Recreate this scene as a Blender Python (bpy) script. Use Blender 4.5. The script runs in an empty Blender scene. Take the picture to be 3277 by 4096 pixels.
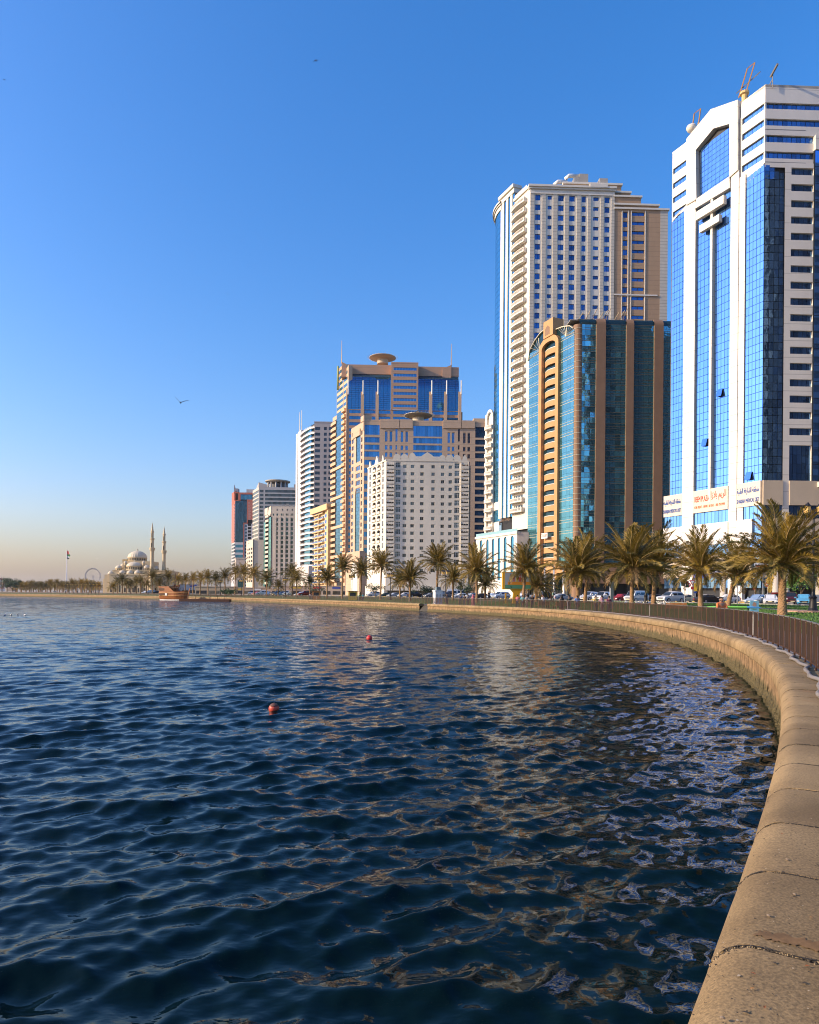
import bpy, bmesh, math, random
import numpy as np
from mathutils import Vector, Matrix, Quaternion
random.seed(7); RNG = np.random.default_rng(7)
R = math.radians
scene = bpy.context.scene
COL = scene.collection

# ------------------------------------------------------------------ camera
FPX, CX, HY, ROLL, CAMZ = 2800.0, 1638.5, 2375.0, 0.008, 2.85   # measured on the 3277 x 4096 photograph
cam_d = bpy.data.cameras.new('camera')
cam_d.sensor_fit = 'HORIZONTAL'; cam_d.sensor_width = 36.0
cam_d.lens = FPX / 3277.0 * 36.0
cam_d.shift_y = (HY - 2048.0) / 3277.0
cam_d.clip_start = 0.1; cam_d.clip_end = 20000
cam = bpy.data.objects.new('camera', cam_d); COL.objects.link(cam)
cam.matrix_world = Matrix.Translation((0, 0, CAMZ)) @ Matrix.Rotation(R(90), 4, 'X') @ Matrix.Rotation(ROLL, 4, 'Z')
scene.camera = cam

# ------------------------------------------------------------------ sky, sun, exposure
SUN_EL, SUN_AZ = 23.0, -11.0            # sun stands to the left, SUN_AZ degrees ahead of the camera's left
sx, sy = -math.cos(R(SUN_AZ)), math.sin(R(SUN_AZ))
world = bpy.data.worlds.new('World'); scene.world = world; world.use_nodes = True
wn = world.node_tree.nodes; wl = world.node_tree.links
bg = wn['Background']
sky = wn.new('ShaderNodeTexSky'); sky.sky_type = 'NISHITA'; sky.sun_disc = False
sky.sun_elevation = R(SUN_EL)
sky.sun_rotation = math.atan2(sx, sy)      # clockwise from +Y
sky.altitude = 0; sky.air_density = 1.4; sky.dust_density = 2.0; sky.ozone_density = 5.4
hsv = wn.new('ShaderNodeHueSaturation'); hsv.inputs['Saturation'].default_value = 1.27
hsv.inputs['Hue'].default_value = 0.5
tint = wn.new('ShaderNodeMix'); tint.data_type = 'RGBA'; tint.blend_type = 'MULTIPLY'; tint.inputs[0].default_value = 1.0
tint.inputs[7].default_value = (1.07, 0.925, 1.08, 1)      # the photograph's white balance leans to magenta
wl.new(sky.outputs[0], hsv.inputs['Color']); wl.new(hsv.outputs[0], tint.inputs[6]); wl.new(tint.outputs[2], bg.inputs['Color'])
bg.inputs['Strength'].default_value = 0.15
sun_d = bpy.data.lights.new('sun', 'SUN'); sun_d.energy = 3.3; sun_d.angle = R(0.53); sun_d.color = (1.0, 0.81, 0.55)
sun = bpy.data.objects.new('sun', sun_d); COL.objects.link(sun)
to_sun = Vector((sx * math.cos(R(SUN_EL)), sy * math.cos(R(SUN_EL)), math.sin(R(SUN_EL))))
sun.rotation_euler = to_sun.to_track_quat('Z', 'Y').to_euler(); sun.location = (-200, 0, 200)
vs = scene.view_settings
vs.view_transform = 'Standard'; vs.look = 'None'; vs.exposure = 0.76; vs.gamma = 1.0; vs.use_curve_mapping = False
try:
    scene.cycles.max_bounces = 7; scene.cycles.glossy_bounces = 4; scene.cycles.diffuse_bounces = 3
    scene.cycles.transparent_max_bounces = 12; scene.cycles.use_denoising = True
    scene.cycles.caustics_reflective = False; scene.cycles.caustics_refractive = False
    scene.cycles.sample_clamp_indirect = 6.0
    scene.cycles.pixel_filter_type = 'BLACKMAN_HARRIS'; scene.cycles.filter_width = 1.05; scene.cycles.denoising_prefilter = 'ACCURATE'
except Exception: pass

# ------------------------------------------------------------------ measuring: photograph pixel -> place
def ab(px, py):
    dx = (px - CX) / FPX; dy = (HY - py) / FPX
    return dx * math.cos(ROLL) - dy * math.sin(ROLL), dx * math.sin(ROLL) + dy * math.cos(ROLL)
def at_depth(px, py, Y):
    a, b = ab(px, py); return Vector((a * Y, Y, CAMZ + b * Y))
def on_level(px, py, z):
    a, b = ab(px, py); Y = (z - CAMZ) / b; return (a * Y, Y)

# ------------------------------------------------------------------ materials
MATS = {}
def new_mat(name):
    m = bpy.data.materials.new(name); m.use_nodes = True; MATS[name] = m
    nt = m.node_tree; return m, nt.nodes, nt.links, nt.nodes['Principled BSDF']
def mat(name, col, rough=0.6, metal=0.0, var=0.0, scale=4.0, bump=0.0, bscale=None, spec=0.5, emit=None, coords='Object', streak=False, rnd=0.0, joint=None):
    if name in MATS: return MATS[name]
    m, N, L, b = new_mat(name)
    b.inputs['Roughness'].default_value = rough; b.inputs['Metallic'].default_value = metal
    b.inputs['Specular IOR Level'].default_value = spec
    c4 = (*col, 1.0); b.inputs['Base Color'].default_value = c4
    m.diffuse_color = c4
    src = None
    if var or bump:
        if coords == 'World':
            g = N.new('ShaderNodeNewGeometry'); vec = g.outputs['Position']
        else:
            g = N.new('ShaderNodeTexCoord'); vec = g.outputs['Object']
        if streak:
            mp = N.new('ShaderNodeMapping'); mp.inputs['Scale'].default_value = (1, 1, 0.12)
            L.new(vec, mp.inputs[0]); vec = mp.outputs[0]
    if var:
        n = N.new('ShaderNodeTexNoise'); n.inputs['Scale'].default_value = scale; n.inputs['Detail'].default_value = 6
        n.inputs['Roughness'].default_value = 0.65
        L.new(vec, n.inputs['Vector'])
        r = N.new('ShaderNodeMapRange'); r.inputs[1].default_value = 0.25; r.inputs[2].default_value = 0.75
        r.inputs[3].default_value = 1 - var; r.inputs[4].default_value = 1 + var
        L.new(n.outputs[0], r.inputs[0])
        mx = N.new('ShaderNodeMix'); mx.data_type = 'RGBA'; mx.blend_type = 'MULTIPLY'; mx.inputs[0].default_value = 1
        mx.inputs[6].default_value = c4; L.new(r.outputs[0], mx.inputs[7]); src = mx.outputs[2]
    if rnd:
        oi = N.new('ShaderNodeObjectInfo')
        r2 = N.new('ShaderNodeMapRange'); r2.inputs[3].default_value = 1 - rnd; r2.inputs[4].default_value = 1 + rnd
        L.new(oi.outputs['Random'], r2.inputs[0])
        mx2 = N.new('ShaderNodeMix'); mx2.data_type = 'RGBA'; mx2.blend_type = 'MULTIPLY'; mx2.inputs[0].default_value = 1
        if src: L.new(src, mx2.inputs[6])
        else: mx2.inputs[6].default_value = c4
        L.new(r2.outputs[0], mx2.inputs[7]); src = mx2.outputs[2]
    if joint:                                   # open joints between cladding courses: (pitch, width, tone)
        gj = N.new('ShaderNodeNewGeometry'); sj = N.new('ShaderNodeSeparateXYZ'); L.new(gj.outputs['Position'], sj.inputs[0])
        md = N.new('ShaderNodeMath'); md.operation = 'MODULO'; md.inputs[1].default_value = joint[0]; L.new(sj.outputs['Z'], md.inputs[0])
        lt_ = N.new('ShaderNodeMath'); lt_.operation = 'LESS_THAN'; lt_.inputs[1].default_value = joint[1]; L.new(md.outputs[0], lt_.inputs[0])
        rj = N.new('ShaderNodeMapRange'); rj.inputs[3].default_value = 1.0; rj.inputs[4].default_value = joint[2]; L.new(lt_.outputs[0], rj.inputs[0])
        mj = N.new('ShaderNodeMix'); mj.data_type = 'RGBA'; mj.blend_type = 'MULTIPLY'; mj.inputs[0].default_value = 1
        if src: L.new(src, mj.inputs[6])
        else: mj.inputs[6].default_value = c4
        L.new(rj.outputs[0], mj.inputs[7]); src = mj.outputs[2]
    if src: L.new(src, b.inputs['Base Color'])
    if bump:
        n2 = N.new('ShaderNodeTexNoise'); n2.inputs['Scale'].default_value = bscale or scale * 6; n2.inputs['Detail'].default_value = 8
        L.new(vec, n2.inputs['Vector'])
        bp = N.new('ShaderNodeBump'); bp.inputs['Strength'].default_value = bump; bp.inputs['Distance'].default_value = 0.02
        L.new(n2.outputs[0], bp.inputs['Height']); L.new(bp.outputs[0], b.inputs['Normal'])
    if emit:
        b.inputs['Emission Color'].default_value = (*emit[0], 1); b.inputs['Emission Strength'].default_value = emit[1]
    return m
def glass(name, col, rough=0.05, metal=0.9, rnd=0.25, wav=0.0):
    """reflective tinted facade glass; every pane differs a little"""
    if name in MATS: return MATS[name]
    m = mat(name, col, rough, metal, rnd=rnd, spec=0.6)
    if wav:
        N = m.node_tree.nodes; L = m.node_tree.links; b = N['Principled BSDF']
        g = N.new('ShaderNodeNewGeometry'); n = N.new('ShaderNodeTexNoise')
        n.inputs['Scale'].default_value = 0.45; n.inputs['Detail'].default_value = 2
        L.new(g.outputs['Position'], n.inputs['Vector'])
        bp = N.new('ShaderNodeBump'); bp.inputs['Strength'].default_value = wav; bp.inputs['Distance'].default_value = 0.08
        L.new(n.outputs[0], bp.inputs['Height']); L.new(bp.outputs[0], b.inputs['Normal'])
    return m

# ------------------------------------------------------------------ mesh building
class MB:
    def __init__(s): s.v = []; s.f = []; s.m = []
    def add(s, vs, fs, mi=0):
        o = len(s.v); s.v.extend(vs); s.f.extend([tuple(i + o for i in f) for f in fs]); s.m.extend([mi] * len(fs))
    def hexa(s, p, mi=0):           # p: 4 bottom (ccw from above), 4 top
        s.add(p, [(3, 2, 1, 0), (4, 5, 6, 7), (0, 1, 5, 4), (1, 2, 6, 5), (2, 3, 7, 6), (3, 0, 4, 7)], mi)
    def box(s, x0, x1, y0, y1, z0, z1, mi=0):
        s.hexa([(x0, y0, z0), (x1, y0, z0), (x1, y1, z0), (x0, y1, z0), (x0, y0, z1), (x1, y0, z1), (x1, y1, z1), (x0, y1, z1)], mi)
    def prism(s, poly, z0, z1, mi=0, cap=True):    # poly ccw seen from above
        n = len(poly); vs = [(x, y, z0) for x, y in poly] + [(x, y, z1) for x, y in poly]
        fs = [(i, (i + 1) % n, n + (i + 1) % n, n + i) for i in range(n)]
        if cap: fs += [tuple(range(n - 1, -1, -1)), tuple(range(n, 2 * n))]
        s.add(vs, fs, mi)
    def tube(s, pts, r, n=6, mi=0, cap=True):
        pts = [Vector(p) for p in pts]; rs = r if isinstance(r, (list, tuple)) else [r] * len(pts)
        rings = []
        for i, p in enumerate(pts):
            t = (pts[min(i + 1, len(pts) - 1)] - pts[max(i - 1, 0)]).normalized()
            up = Vector((0, 0, 1)) if abs(t.z) < 0.95 else Vector((1, 0, 0))
            a = t.cross(up).normalized(); b = a.cross(t).normalized()
            rings.append([tuple(p + (a * math.cos(k * 2 * math.pi / n) + b * math.sin(k * 2 * math.pi / n)) * rs[i]) for k in range(n)])
        vs = [q for g in rings for q in g]; fs = []
        for i in range(len(pts) - 1):
            for k in range(n):
                fs.append((i * n + k, i * n + (k + 1) % n, (i + 1) * n + (k + 1) % n, (i + 1) * n + k))
        if cap: fs += [tuple(range(n - 1, -1, -1)), tuple((len(pts) - 1) * n + k for k in range(n))]
        s.add(vs, fs, mi)
    def lathe(s, prof, c=(0, 0, 0), n=16, mi=0, sx=1, sy=1, rib=0, a0=0.0):
        vs = []; fs = []
        for (r, z) in prof:
            for k in range(n):
                rr = r * (1 + (rib if k % 2 else 0)); t = a0 + k * 2 * math.pi / n
                vs.append((c[0] + rr * math.cos(t) * sx, c[1] + rr * math.sin(t) * sy, c[2] + z))
        for i in range(len(prof) - 1):
            for k in range(n):
                fs.append((i * n + k, i * n + (k + 1) % n, (i + 1) * n + (k + 1) % n, (i + 1) * n + k))
        if prof[0][0] > 1e-4: fs.append(tuple(range(n - 1, -1, -1)))
        if prof[-1][0] > 1e-4: fs.append(tuple((len(prof) - 1) * n + k for k in range(n)))
        s.add(vs, fs, mi)
    def mesh(s, name, mats, off=(0, 0, 0), smooth=False):
        me = bpy.data.meshes.new(name)
        vs = s.v if not any(off) else [(x - off[0], y - off[1], z - off[2]) for x, y, z in s.v]
        me.from_pydata([tuple(v) for v in vs], [], s.f)
        for m in mats: me.materials.append(m)
        if len(mats) > 1: me.polygons.foreach_set('material_index', s.m)
        if smooth: me.polygons.foreach_set('use_smooth', [True] * len(me.polygons))
        me.update(); return me

def tag(o, label=None, cat=None, group=None, kind=None):
    if label: o['label'] = label
    if cat: o['category'] = cat
    if group: o['group'] = group
    if kind: o['kind'] = kind
    return o
def raw(name, me, parent=None, loc=(0, 0, 0), rz=0.0, scale=None):
    o = bpy.data.objects.new(name, me); COL.objects.link(o)
    if parent: o.parent = parent
    o.location = loc
    if rz: o.rotation_euler = (0, 0, rz)
    if scale is not None: o.scale = scale
    return o
def thing(name, label, cat, loc=(0, 0, 0), rz=0.0, group=None):
    o = raw(name, None, None, loc, rz); o.empty_display_size = 0.2
    return tag(o, label, cat, group)
def part(root, name, mb, mats, smooth=False, local=False, kind=None):
    """a part whose geometry was written in world coordinates (or local=True)"""
    off = (0, 0, 0)
    if not local:
        off = tuple(root.location); p = root.parent
        while p is not None: off = tuple(a + b for a, b in zip(off, p.location)); p = p.parent
    o = raw(name, mb.mesh(name, mats if isinstance(mats, (list, tuple)) else [mats], off, smooth), root)
    if kind: o['kind'] = kind
    return o
def solo(name, mb, mats, label, cat, loc=None, group=None, smooth=False):
    loc = loc or (0, 0, 0)
    o = raw(name, mb.mesh(name, mats if isinstance(mats, (list, tuple)) else [mats], loc, smooth), None, loc)
    return tag(o, label, cat, group)
def struct(name, mb, mats, smooth=False, kind='structure'):
    o = raw(name, mb.mesh(name, mats if isinstance(mats, (list, tuple)) else [mats], (0, 0, 0), smooth)); o['kind'] = kind
    return o
def copy_tree(o, parent=None):
    c = o.copy(); COL.objects.link(c); c.parent = parent
    for ch in list(o.children): copy_tree(ch, c)
    return c
def text(root, name, body, m, size, loc, rz, extrude=0.02, align='LEFT', xs=1.0, width=None):
    cu = bpy.data.curves.new(name, 'FONT'); cu.body = body; cu.size = size; cu.extrude = extrude; cu.align_x = align; cu.align_y = 'CENTER'
    cu.resolution_u = 2
    tmp = bpy.data.objects.new('lettering_source', cu); me = bpy.data.meshes.new_from_object(tmp); bpy.data.objects.remove(tmp); bpy.data.curves.remove(cu)
    me.materials.clear(); me.materials.append(m); me.name = name
    if width:
        xx = [v.co.x for v in me.vertices]; xs = width / max(1e-6, max(xx) - min(xx))
    o = bpy.data.objects.new(name, me); COL.objects.link(o); o.parent = root; o['kind'] = 'stuff'
    L = Vector(loc) - (root.location if root else Vector())
    o.location = L; o.rotation_euler = (R(90), 0, rz); o.scale = (xs, 1, 1)
    return o
# ------------------------------------------------------------------ the sea wall's line (outer lip, traced on the photograph at the lip's level)
_edge = [(-9.0, -13.0), (-5.2, -7.2), (-2.6, -3.2), (-0.75, -0.2), (0.45, 1.75),
 (1.24, 3.03), (1.82, 3.96), (2.24, 4.64), (2.97, 5.84), (3.84, 7.33), (4.66, 8.78), (5.74, 10.77), (6.67, 12.54), (7.55, 14.3), (8.27, 15.81),
 (9.05, 17.6), (9.62, 18.92), (10.43, 21.01), (11.2, 23.1), (12.34, 26.5), (13.67, 31.0), (14.85, 35.8), (15.5, 39.3), (16.05, 43.2),
 (16.5, 47.3), (16.9, 52.0), (17.2, 57.5), (17.3, 64.0), (16.9, 72.5), (15.5, 82.5), (12.9, 91.0), (8.9, 100.0), (2.4, 114.0), (-2.9, 126.0), (-11.75, 145.0),
 (-22.4, 164.0), (-34.0, 186.0), (-50.8, 213.0), (-69.9, 240.0), (-95.2, 266.0), (-125.6, 292.0), (-162.0, 320.0), (-215.0, 352.0), (-290.0, 388.0), (-420.0, 430.0)]
def _chaikin(p, k=3):
    p = np.array(p, float)
    for _ in range(k):
        q = 0.75 * p[:-1] + 0.25 * p[1:]; r = 0.25 * p[:-1] + 0.75 * p[1:]
        m = np.empty((len(q) * 2, 2)); m[0::2] = q; m[1::2] = r
        p = np.vstack([p[:1], m, p[-1:]])
    return p
EDGE = _chaikin(_edge)
# a light smoothing keeps the curve's run even
for _ in range(30):
    EDGE[1:-1] = 0.5 * EDGE[1:-1] + 0.25 * (EDGE[:-2] + EDGE[2:])
_seg = np.hypot(*np.diff(EDGE, axis=0).T); ARC = np.concatenate([[0], np.cumsum(_seg)])
def wall_at(t):
    """point, direction and inward normal of the wall line at run length t"""
    x = np.interp(t, ARC, EDGE[:, 0]); y = np.interp(t, ARC, EDGE[:, 1])
    x1 = np.interp(t + 0.4, ARC, EDGE[:, 0]); y1 = np.interp(t + 0.4, ARC, EDGE[:, 1])
    x0 = np.interp(t - 0.4, ARC, EDGE[:, 0]); y0 = np.interp(t - 0.4, ARC, EDGE[:, 1])
    d = Vector((x1 - x0, y1 - y0)).normalized()
    return Vector((x, y)), d, Vector((d.y, -d.x))
def wall_dist(x, y):
    """distance inland of a place and the run length nearest to it"""
    d = np.hypot(EDGE[:, 0] - x, EDGE[:, 1] - y); i = int(np.argmin(d)); return float(d[i]), float(ARC[i])
GP_D = [0.0, 0.8, 5.0, 11.0, 14.0, 33.9, 34.0, 62.0, 62.1, 400.0]
GP_Z = [1.05, 1.05, 1.05, 1.68, 1.72, 1.78, 1.68, 1.70, 1.84, 1.9]
def ground_z(x, y):
    return float(np.interp(wall_dist(x, y)[0], GP_D, GP_Z))

# ------------------------------------------------------------------ water
def build_water():
    # rings that widen with distance from the shore corner where the camera stands
    na, rr = 620, [1.2]
    while rr[-1] < 700: rr.append(rr[-1] * 1.0050 + 0.0025)
    rr = np.array(rr); nr = len(rr)
    th = np.linspace(R(-62), R(33), na)
    T, Q = np.meshgrid(th, rr); X = Q * np.sin(T); Y = Q * np.cos(T)
    Z = np.zeros_like(X); cell = np.maximum(Q * (th[1] - th[0]), np.gradient(rr)[:, None] * np.ones_like(X))
    rng = np.random.default_rng(11)
    DX = np.zeros_like(X); DY = np.zeros_like(X)
    specs = []
    for lam, amp, n, spread in ((3.6, .012, 5, .5), (1.7, .0135, 9, .6), (0.95, .0125, 14, .8), (0.55, .0088, 20, 1.1), (0.33, .0048, 22, 1.6), (0.19, .0019, 18, 2.2)):
        for k in range(n):
            l = lam * rng.uniform(.75, 1.3)
            ang = math.pi * 0.58 + rng.normal(0, spread * .55)
            specs.append((l, amp * rng.uniform(.5, 1.2) / math.sqrt(n / 3.0), ang, rng.uniform(0, 6.28)))
    # patches where the breeze roughens or calms the surface
    gust = 1.0 + 0.25 * np.sin(X * .19 + 1.3 * np.sin(Y * .11) + .7) * np.sin(Y * .13 + X * .05) + 0.12 * np.sin(X * .71 - Y * .43)
    far = 1.0
    for l, a, ang, ph in specs:
        kx, ky = 2 * math.pi / l * math.cos(ang), 2 * math.pi / l * math.sin(ang)
        fade = np.clip((l / cell - 1.6) / 2.0, 0, 1)
        p = kx * X + ky * Y + ph
        aa = a * fade * (gust if l < 3 else 1)
        Z += aa * np.sin(p)
        q = 0.75 * aa
        DX += q * np.cos(p) * math.cos(ang); DY += q * np.cos(p) * math.sin(ang)
    X = X + DX; Y = Y + DY
    v = np.stack([X.ravel(), Y.ravel(), Z.ravel()], 1)
    i = np.arange(nr - 1)[:, None] * na + np.arange(na - 1)[None, :]
    f = np.stack([i, i + na, i + na + 1, i + 1], -1).reshape(-1, 4)
    me = bpy.data.meshes.new('water'); me.vertices.add(len(v)); me.vertices.foreach_set('co', v.ravel())
    me.loops.add(f.size); me.loops.foreach_set('vertex_index', f.ravel().astype(np.int32))
    me.polygons.add(len(f)); me.polygons.foreach_set('loop_start', np.arange(0, f.size, 4, dtype=np.int32))
    me.polygons.foreach_set('loop_total', np.full(len(f), 4, np.int32))
    me.update(calc_edges=True); me.polygons.foreach_set('use_smooth', [True] * len(f)); me.validate()
    m, N, L, b = new_mat('lagoon_water')
    b.inputs['Base Color'].default_value = (0.0015, 0.007, 0.007, 1); b.inputs['Roughness'].default_value = 0.03
    b.inputs['IOR'].default_value = 1.333; b.inputs['Specular IOR Level'].default_value = 0.30; b.inputs['Specular Tint'].default_value = (0.80, 0.96, 0.90, 1)
    g = N.new('ShaderNodeNewGeometry'); cd = N.new('ShaderNodeVectorMath'); cd.operation = 'LENGTH'; L.new(g.outputs['Position'], cd.inputs[0])
    mp = N.new('ShaderNodeMapping'); mp.inputs['Scale'].default_value = (1.0, 1.5, 1.0); L.new(g.outputs['Position'], mp.inputs[0])
    n1 = N.new('ShaderNodeTexNoise'); n1.inputs['Scale'].default_value = 5.0; n1.inputs['Detail'].default_value = 2.5; L.new(mp.outputs[0], n1.inputs['Vector'])
    n2 = N.new('ShaderNodeTexNoise'); n2.inputs['Scale'].default_value = 1.5; n2.inputs['Detail'].default_value = 3.0; L.new(mp.outputs[0], n2.inputs['Vector'])
    b1 = N.new('ShaderNodeBump'); b1.inputs['Strength'].default_value = 0.45; b1.inputs['Distance'].default_value = 0.02
    L.new(n1.outputs[0], b1.inputs['Height'])
    # chop too fine for the far mesh: grows in as the mesh waves fade out
    mr = N.new('ShaderNodeMapRange'); mr.inputs[1].default_value = 14; mr.inputs[2].default_value = 130; mr.inputs[3].default_value = 0.0; mr.inputs[4].default_value = 1.0
    L.new(cd.outputs['Value'], mr.inputs[0])
    b2 = N.new('ShaderNodeBump'); b2.inputs['Distance'].default_value = 0.34; L.new(mr.outputs[0], b2.inputs['Strength'])
    L.new(n2.outputs[0], b2.inputs['Height']); L.new(b1.outputs[0], b2.inputs['Normal']); L.new(b2.outputs[0], b.inputs['Normal'])
    me.materials.append(m)
    o = raw('water', me); o['kind'] = 'structure'
    # the rest of the lagoon: behind, beside and far away
    mb = MB(); z = -0.12
    mb.add([(-3000, -600, z), (600, -600, z), (600, 3000, z), (-3000, 3000, z)], [(0, 1, 2, 3)])
    struct('open_water', mb, m)
build_water()
# ------------------------------------------------------------------ ground, lawn, roads
def strip(name, d0, d1, m, t0=0.0, t1=None, step=2.0, dz=0.0, nd=2, kind='structure', flat=None):
    t1 = t1 or ARC[-1]; mb = MB(); ts = np.arange(t0, t1, step); ds = np.linspace(d0, d1, nd)
    for t in ts:
        p, d, n = wall_at(t)
        for q in ds:
            w = p + n * q
            mb.v.append((w.x, w.y, (flat if flat is not None else float(np.interp(q, GP_D, GP_Z))) + dz))
    for i in range(len(ts) - 1):
        for k in range(nd - 1):
            a = i * nd + k; mb.f.append((a, a + 1, a + nd + 1, a + nd)); mb.m.append(0)
    return struct(name, mb, m, kind=kind)
m_pave = mat('paving', (0.27, 0.22, 0.19), 0.85, var=0.2, scale=1.5, bump=.2, coords='World')
m_sand = mat('sandy_ground', (0.33, 0.27, 0.20), 0.95, var=0.2, scale=.3, coords='World')
m_asph = mat('asphalt', (0.055, 0.055, 0.06), 0.85, var=0.25, scale=.8, bump=.2, coords='World')
m_lawn = mat('lawn_soil', (0.055, 0.12, 0.018), 0.95, var=0.45, scale=.55, bump=.6, bscale=14, coords='World')
m_white = mat('white_paint', (0.78, 0.77, 0.74), 0.6, var=.08, scale=3)
m_yellowk = mat('kerb_yellow', (0.65, 0.42, 0.05), 0.7, var=.15)
strip('promenade', 0.75, 4.7, m_pave, nd=3)
strip('lawn', 4.7, 33.6, m_lawn, nd=14, dz=.004)
strip('footpath', 14.0, 16.2, m_pave, nd=2, dz=.02)
strip('road', 34.0, 61.8, m_asph, nd=3)
strip('town_ground', 61.9, 260.0, m_sand, nd=4, step=6.0)
# kerbs, painted black/yellow in lengths like the photograph's
def kerb(name, d, w, t0, t1, step=2.0, h=.14):
    mb = MB(); k = 0; t = t0
    while t < t1:
        p, dd, n = wall_at(t); q, d2, n2 = wall_at(t + step - .02); z = float(np.interp(d, GP_D, GP_Z)) - .12
        a, b_, c, e = p + n * d, p + n * (d + w), q + n2 * (d + w), q + n2 * d
        mb.hexa([(a.x, a.y, z), (b_.x, b_.y, z), (c.x, c.y, z), (e.x, e.y, z), (a.x, a.y, z + .12 + h), (b_.x, b_.y, z + .12 + h), (c.x, c.y, z + .12 + h), (e.x, e.y, z + .12 + h)], k % 2)
        t += step; k += 1
    return struct(name, mb, [mat('kerb_concrete', (.30, .28, .25), .9, var=.2), m_yellowk if d > 50 else MATS['kerb_concrete']])
kerb('kerb', 33.6, .4, 20, 330); kerb('kerb', 61.8, .4, 20, 330)
mbl = MB()
for t in np.arange(20, 320, 6.0):
    p, d, n = wall_at(t)
    for q in (42.0, 51.0):
        a = p + n * q; b_ = a + d * 2.4; nn = n * .14; z = 1.695 + .006
        mbl.add([(a.x, a.y, z), (a.x + nn.x, a.y + nn.y, z), (b_.x + nn.x, b_.y + nn.y, z), (b_.x, b_.y, z)], [(0, 1, 2, 3)])
struct('lane_markings', mbl, m_white)
# far shore beyond the bay's end, to the horizon
mbf = MB(); mbf.add([(-6000, 470, 1.0), (-420, 436, 1.0), (-280, 395, 1.0), (-60, 300, 1.0), (900, 150, 1.0), (5000, 400, 1.0), (5000, 9000, 1.0), (-6000, 9000, 1.0)], [tuple(range(8))])
struct('far_ground', mbf, m_sand)
# grass blades: a low tufted nap over the lawn nearest the camera
def grass():
    mb = MB(); rng = np.random.default_rng(3); n = 60000
    ts = rng.uniform(18, 130, n); ds = np.concatenate([rng.uniform(4.8, 13.9, n // 2), rng.uniform(16.3, 33.5, n - n // 2)])
    px_, py_ = np.interp(ts, ARC, EDGE[:, 0]), np.interp(ts, ARC, EDGE[:, 1])
    dx_, dy_ = np.interp(ts + .5, ARC, EDGE[:, 0]) - px_, np.interp(ts + .5, ARC, EDGE[:, 1]) - py_
    ll = np.hypot(dx_, dy_); x = px_ + dy_ / ll * ds; y = py_ - dx_ / ll * ds; z = np.interp(ds, GP_D, GP_Z)
    a = rng.uniform(0, 6.28, n); h = rng.uniform(.04, .10, n); w = .05
    v = np.zeros((n, 3, 3)); v[:, 0] = np.stack([x - np.cos(a) * w, y - np.sin(a) * w, z], 1); v[:, 1] = np.stack([x + np.cos(a) * w, y + np.sin(a) * w, z], 1)
    v[:, 2] = np.stack([x + rng.normal(0, .03, n), y + rng.normal(0, .03, n), z + h], 1)
    me = bpy.data.meshes.new('grass'); me.from_pydata(v.reshape(-1, 3).tolist(), [], np.arange(3 * n).reshape(-1, 3).tolist())
    me.materials.append(mat('grass_blade', (0.065, 0.15, 0.018), 0.7, var=.4, scale=.5, coords='World'))
    o = raw('grass', me); o['kind'] = 'stuff'; o['label'] = 'short green lawn grass between promenade and road'
grass()

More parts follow.
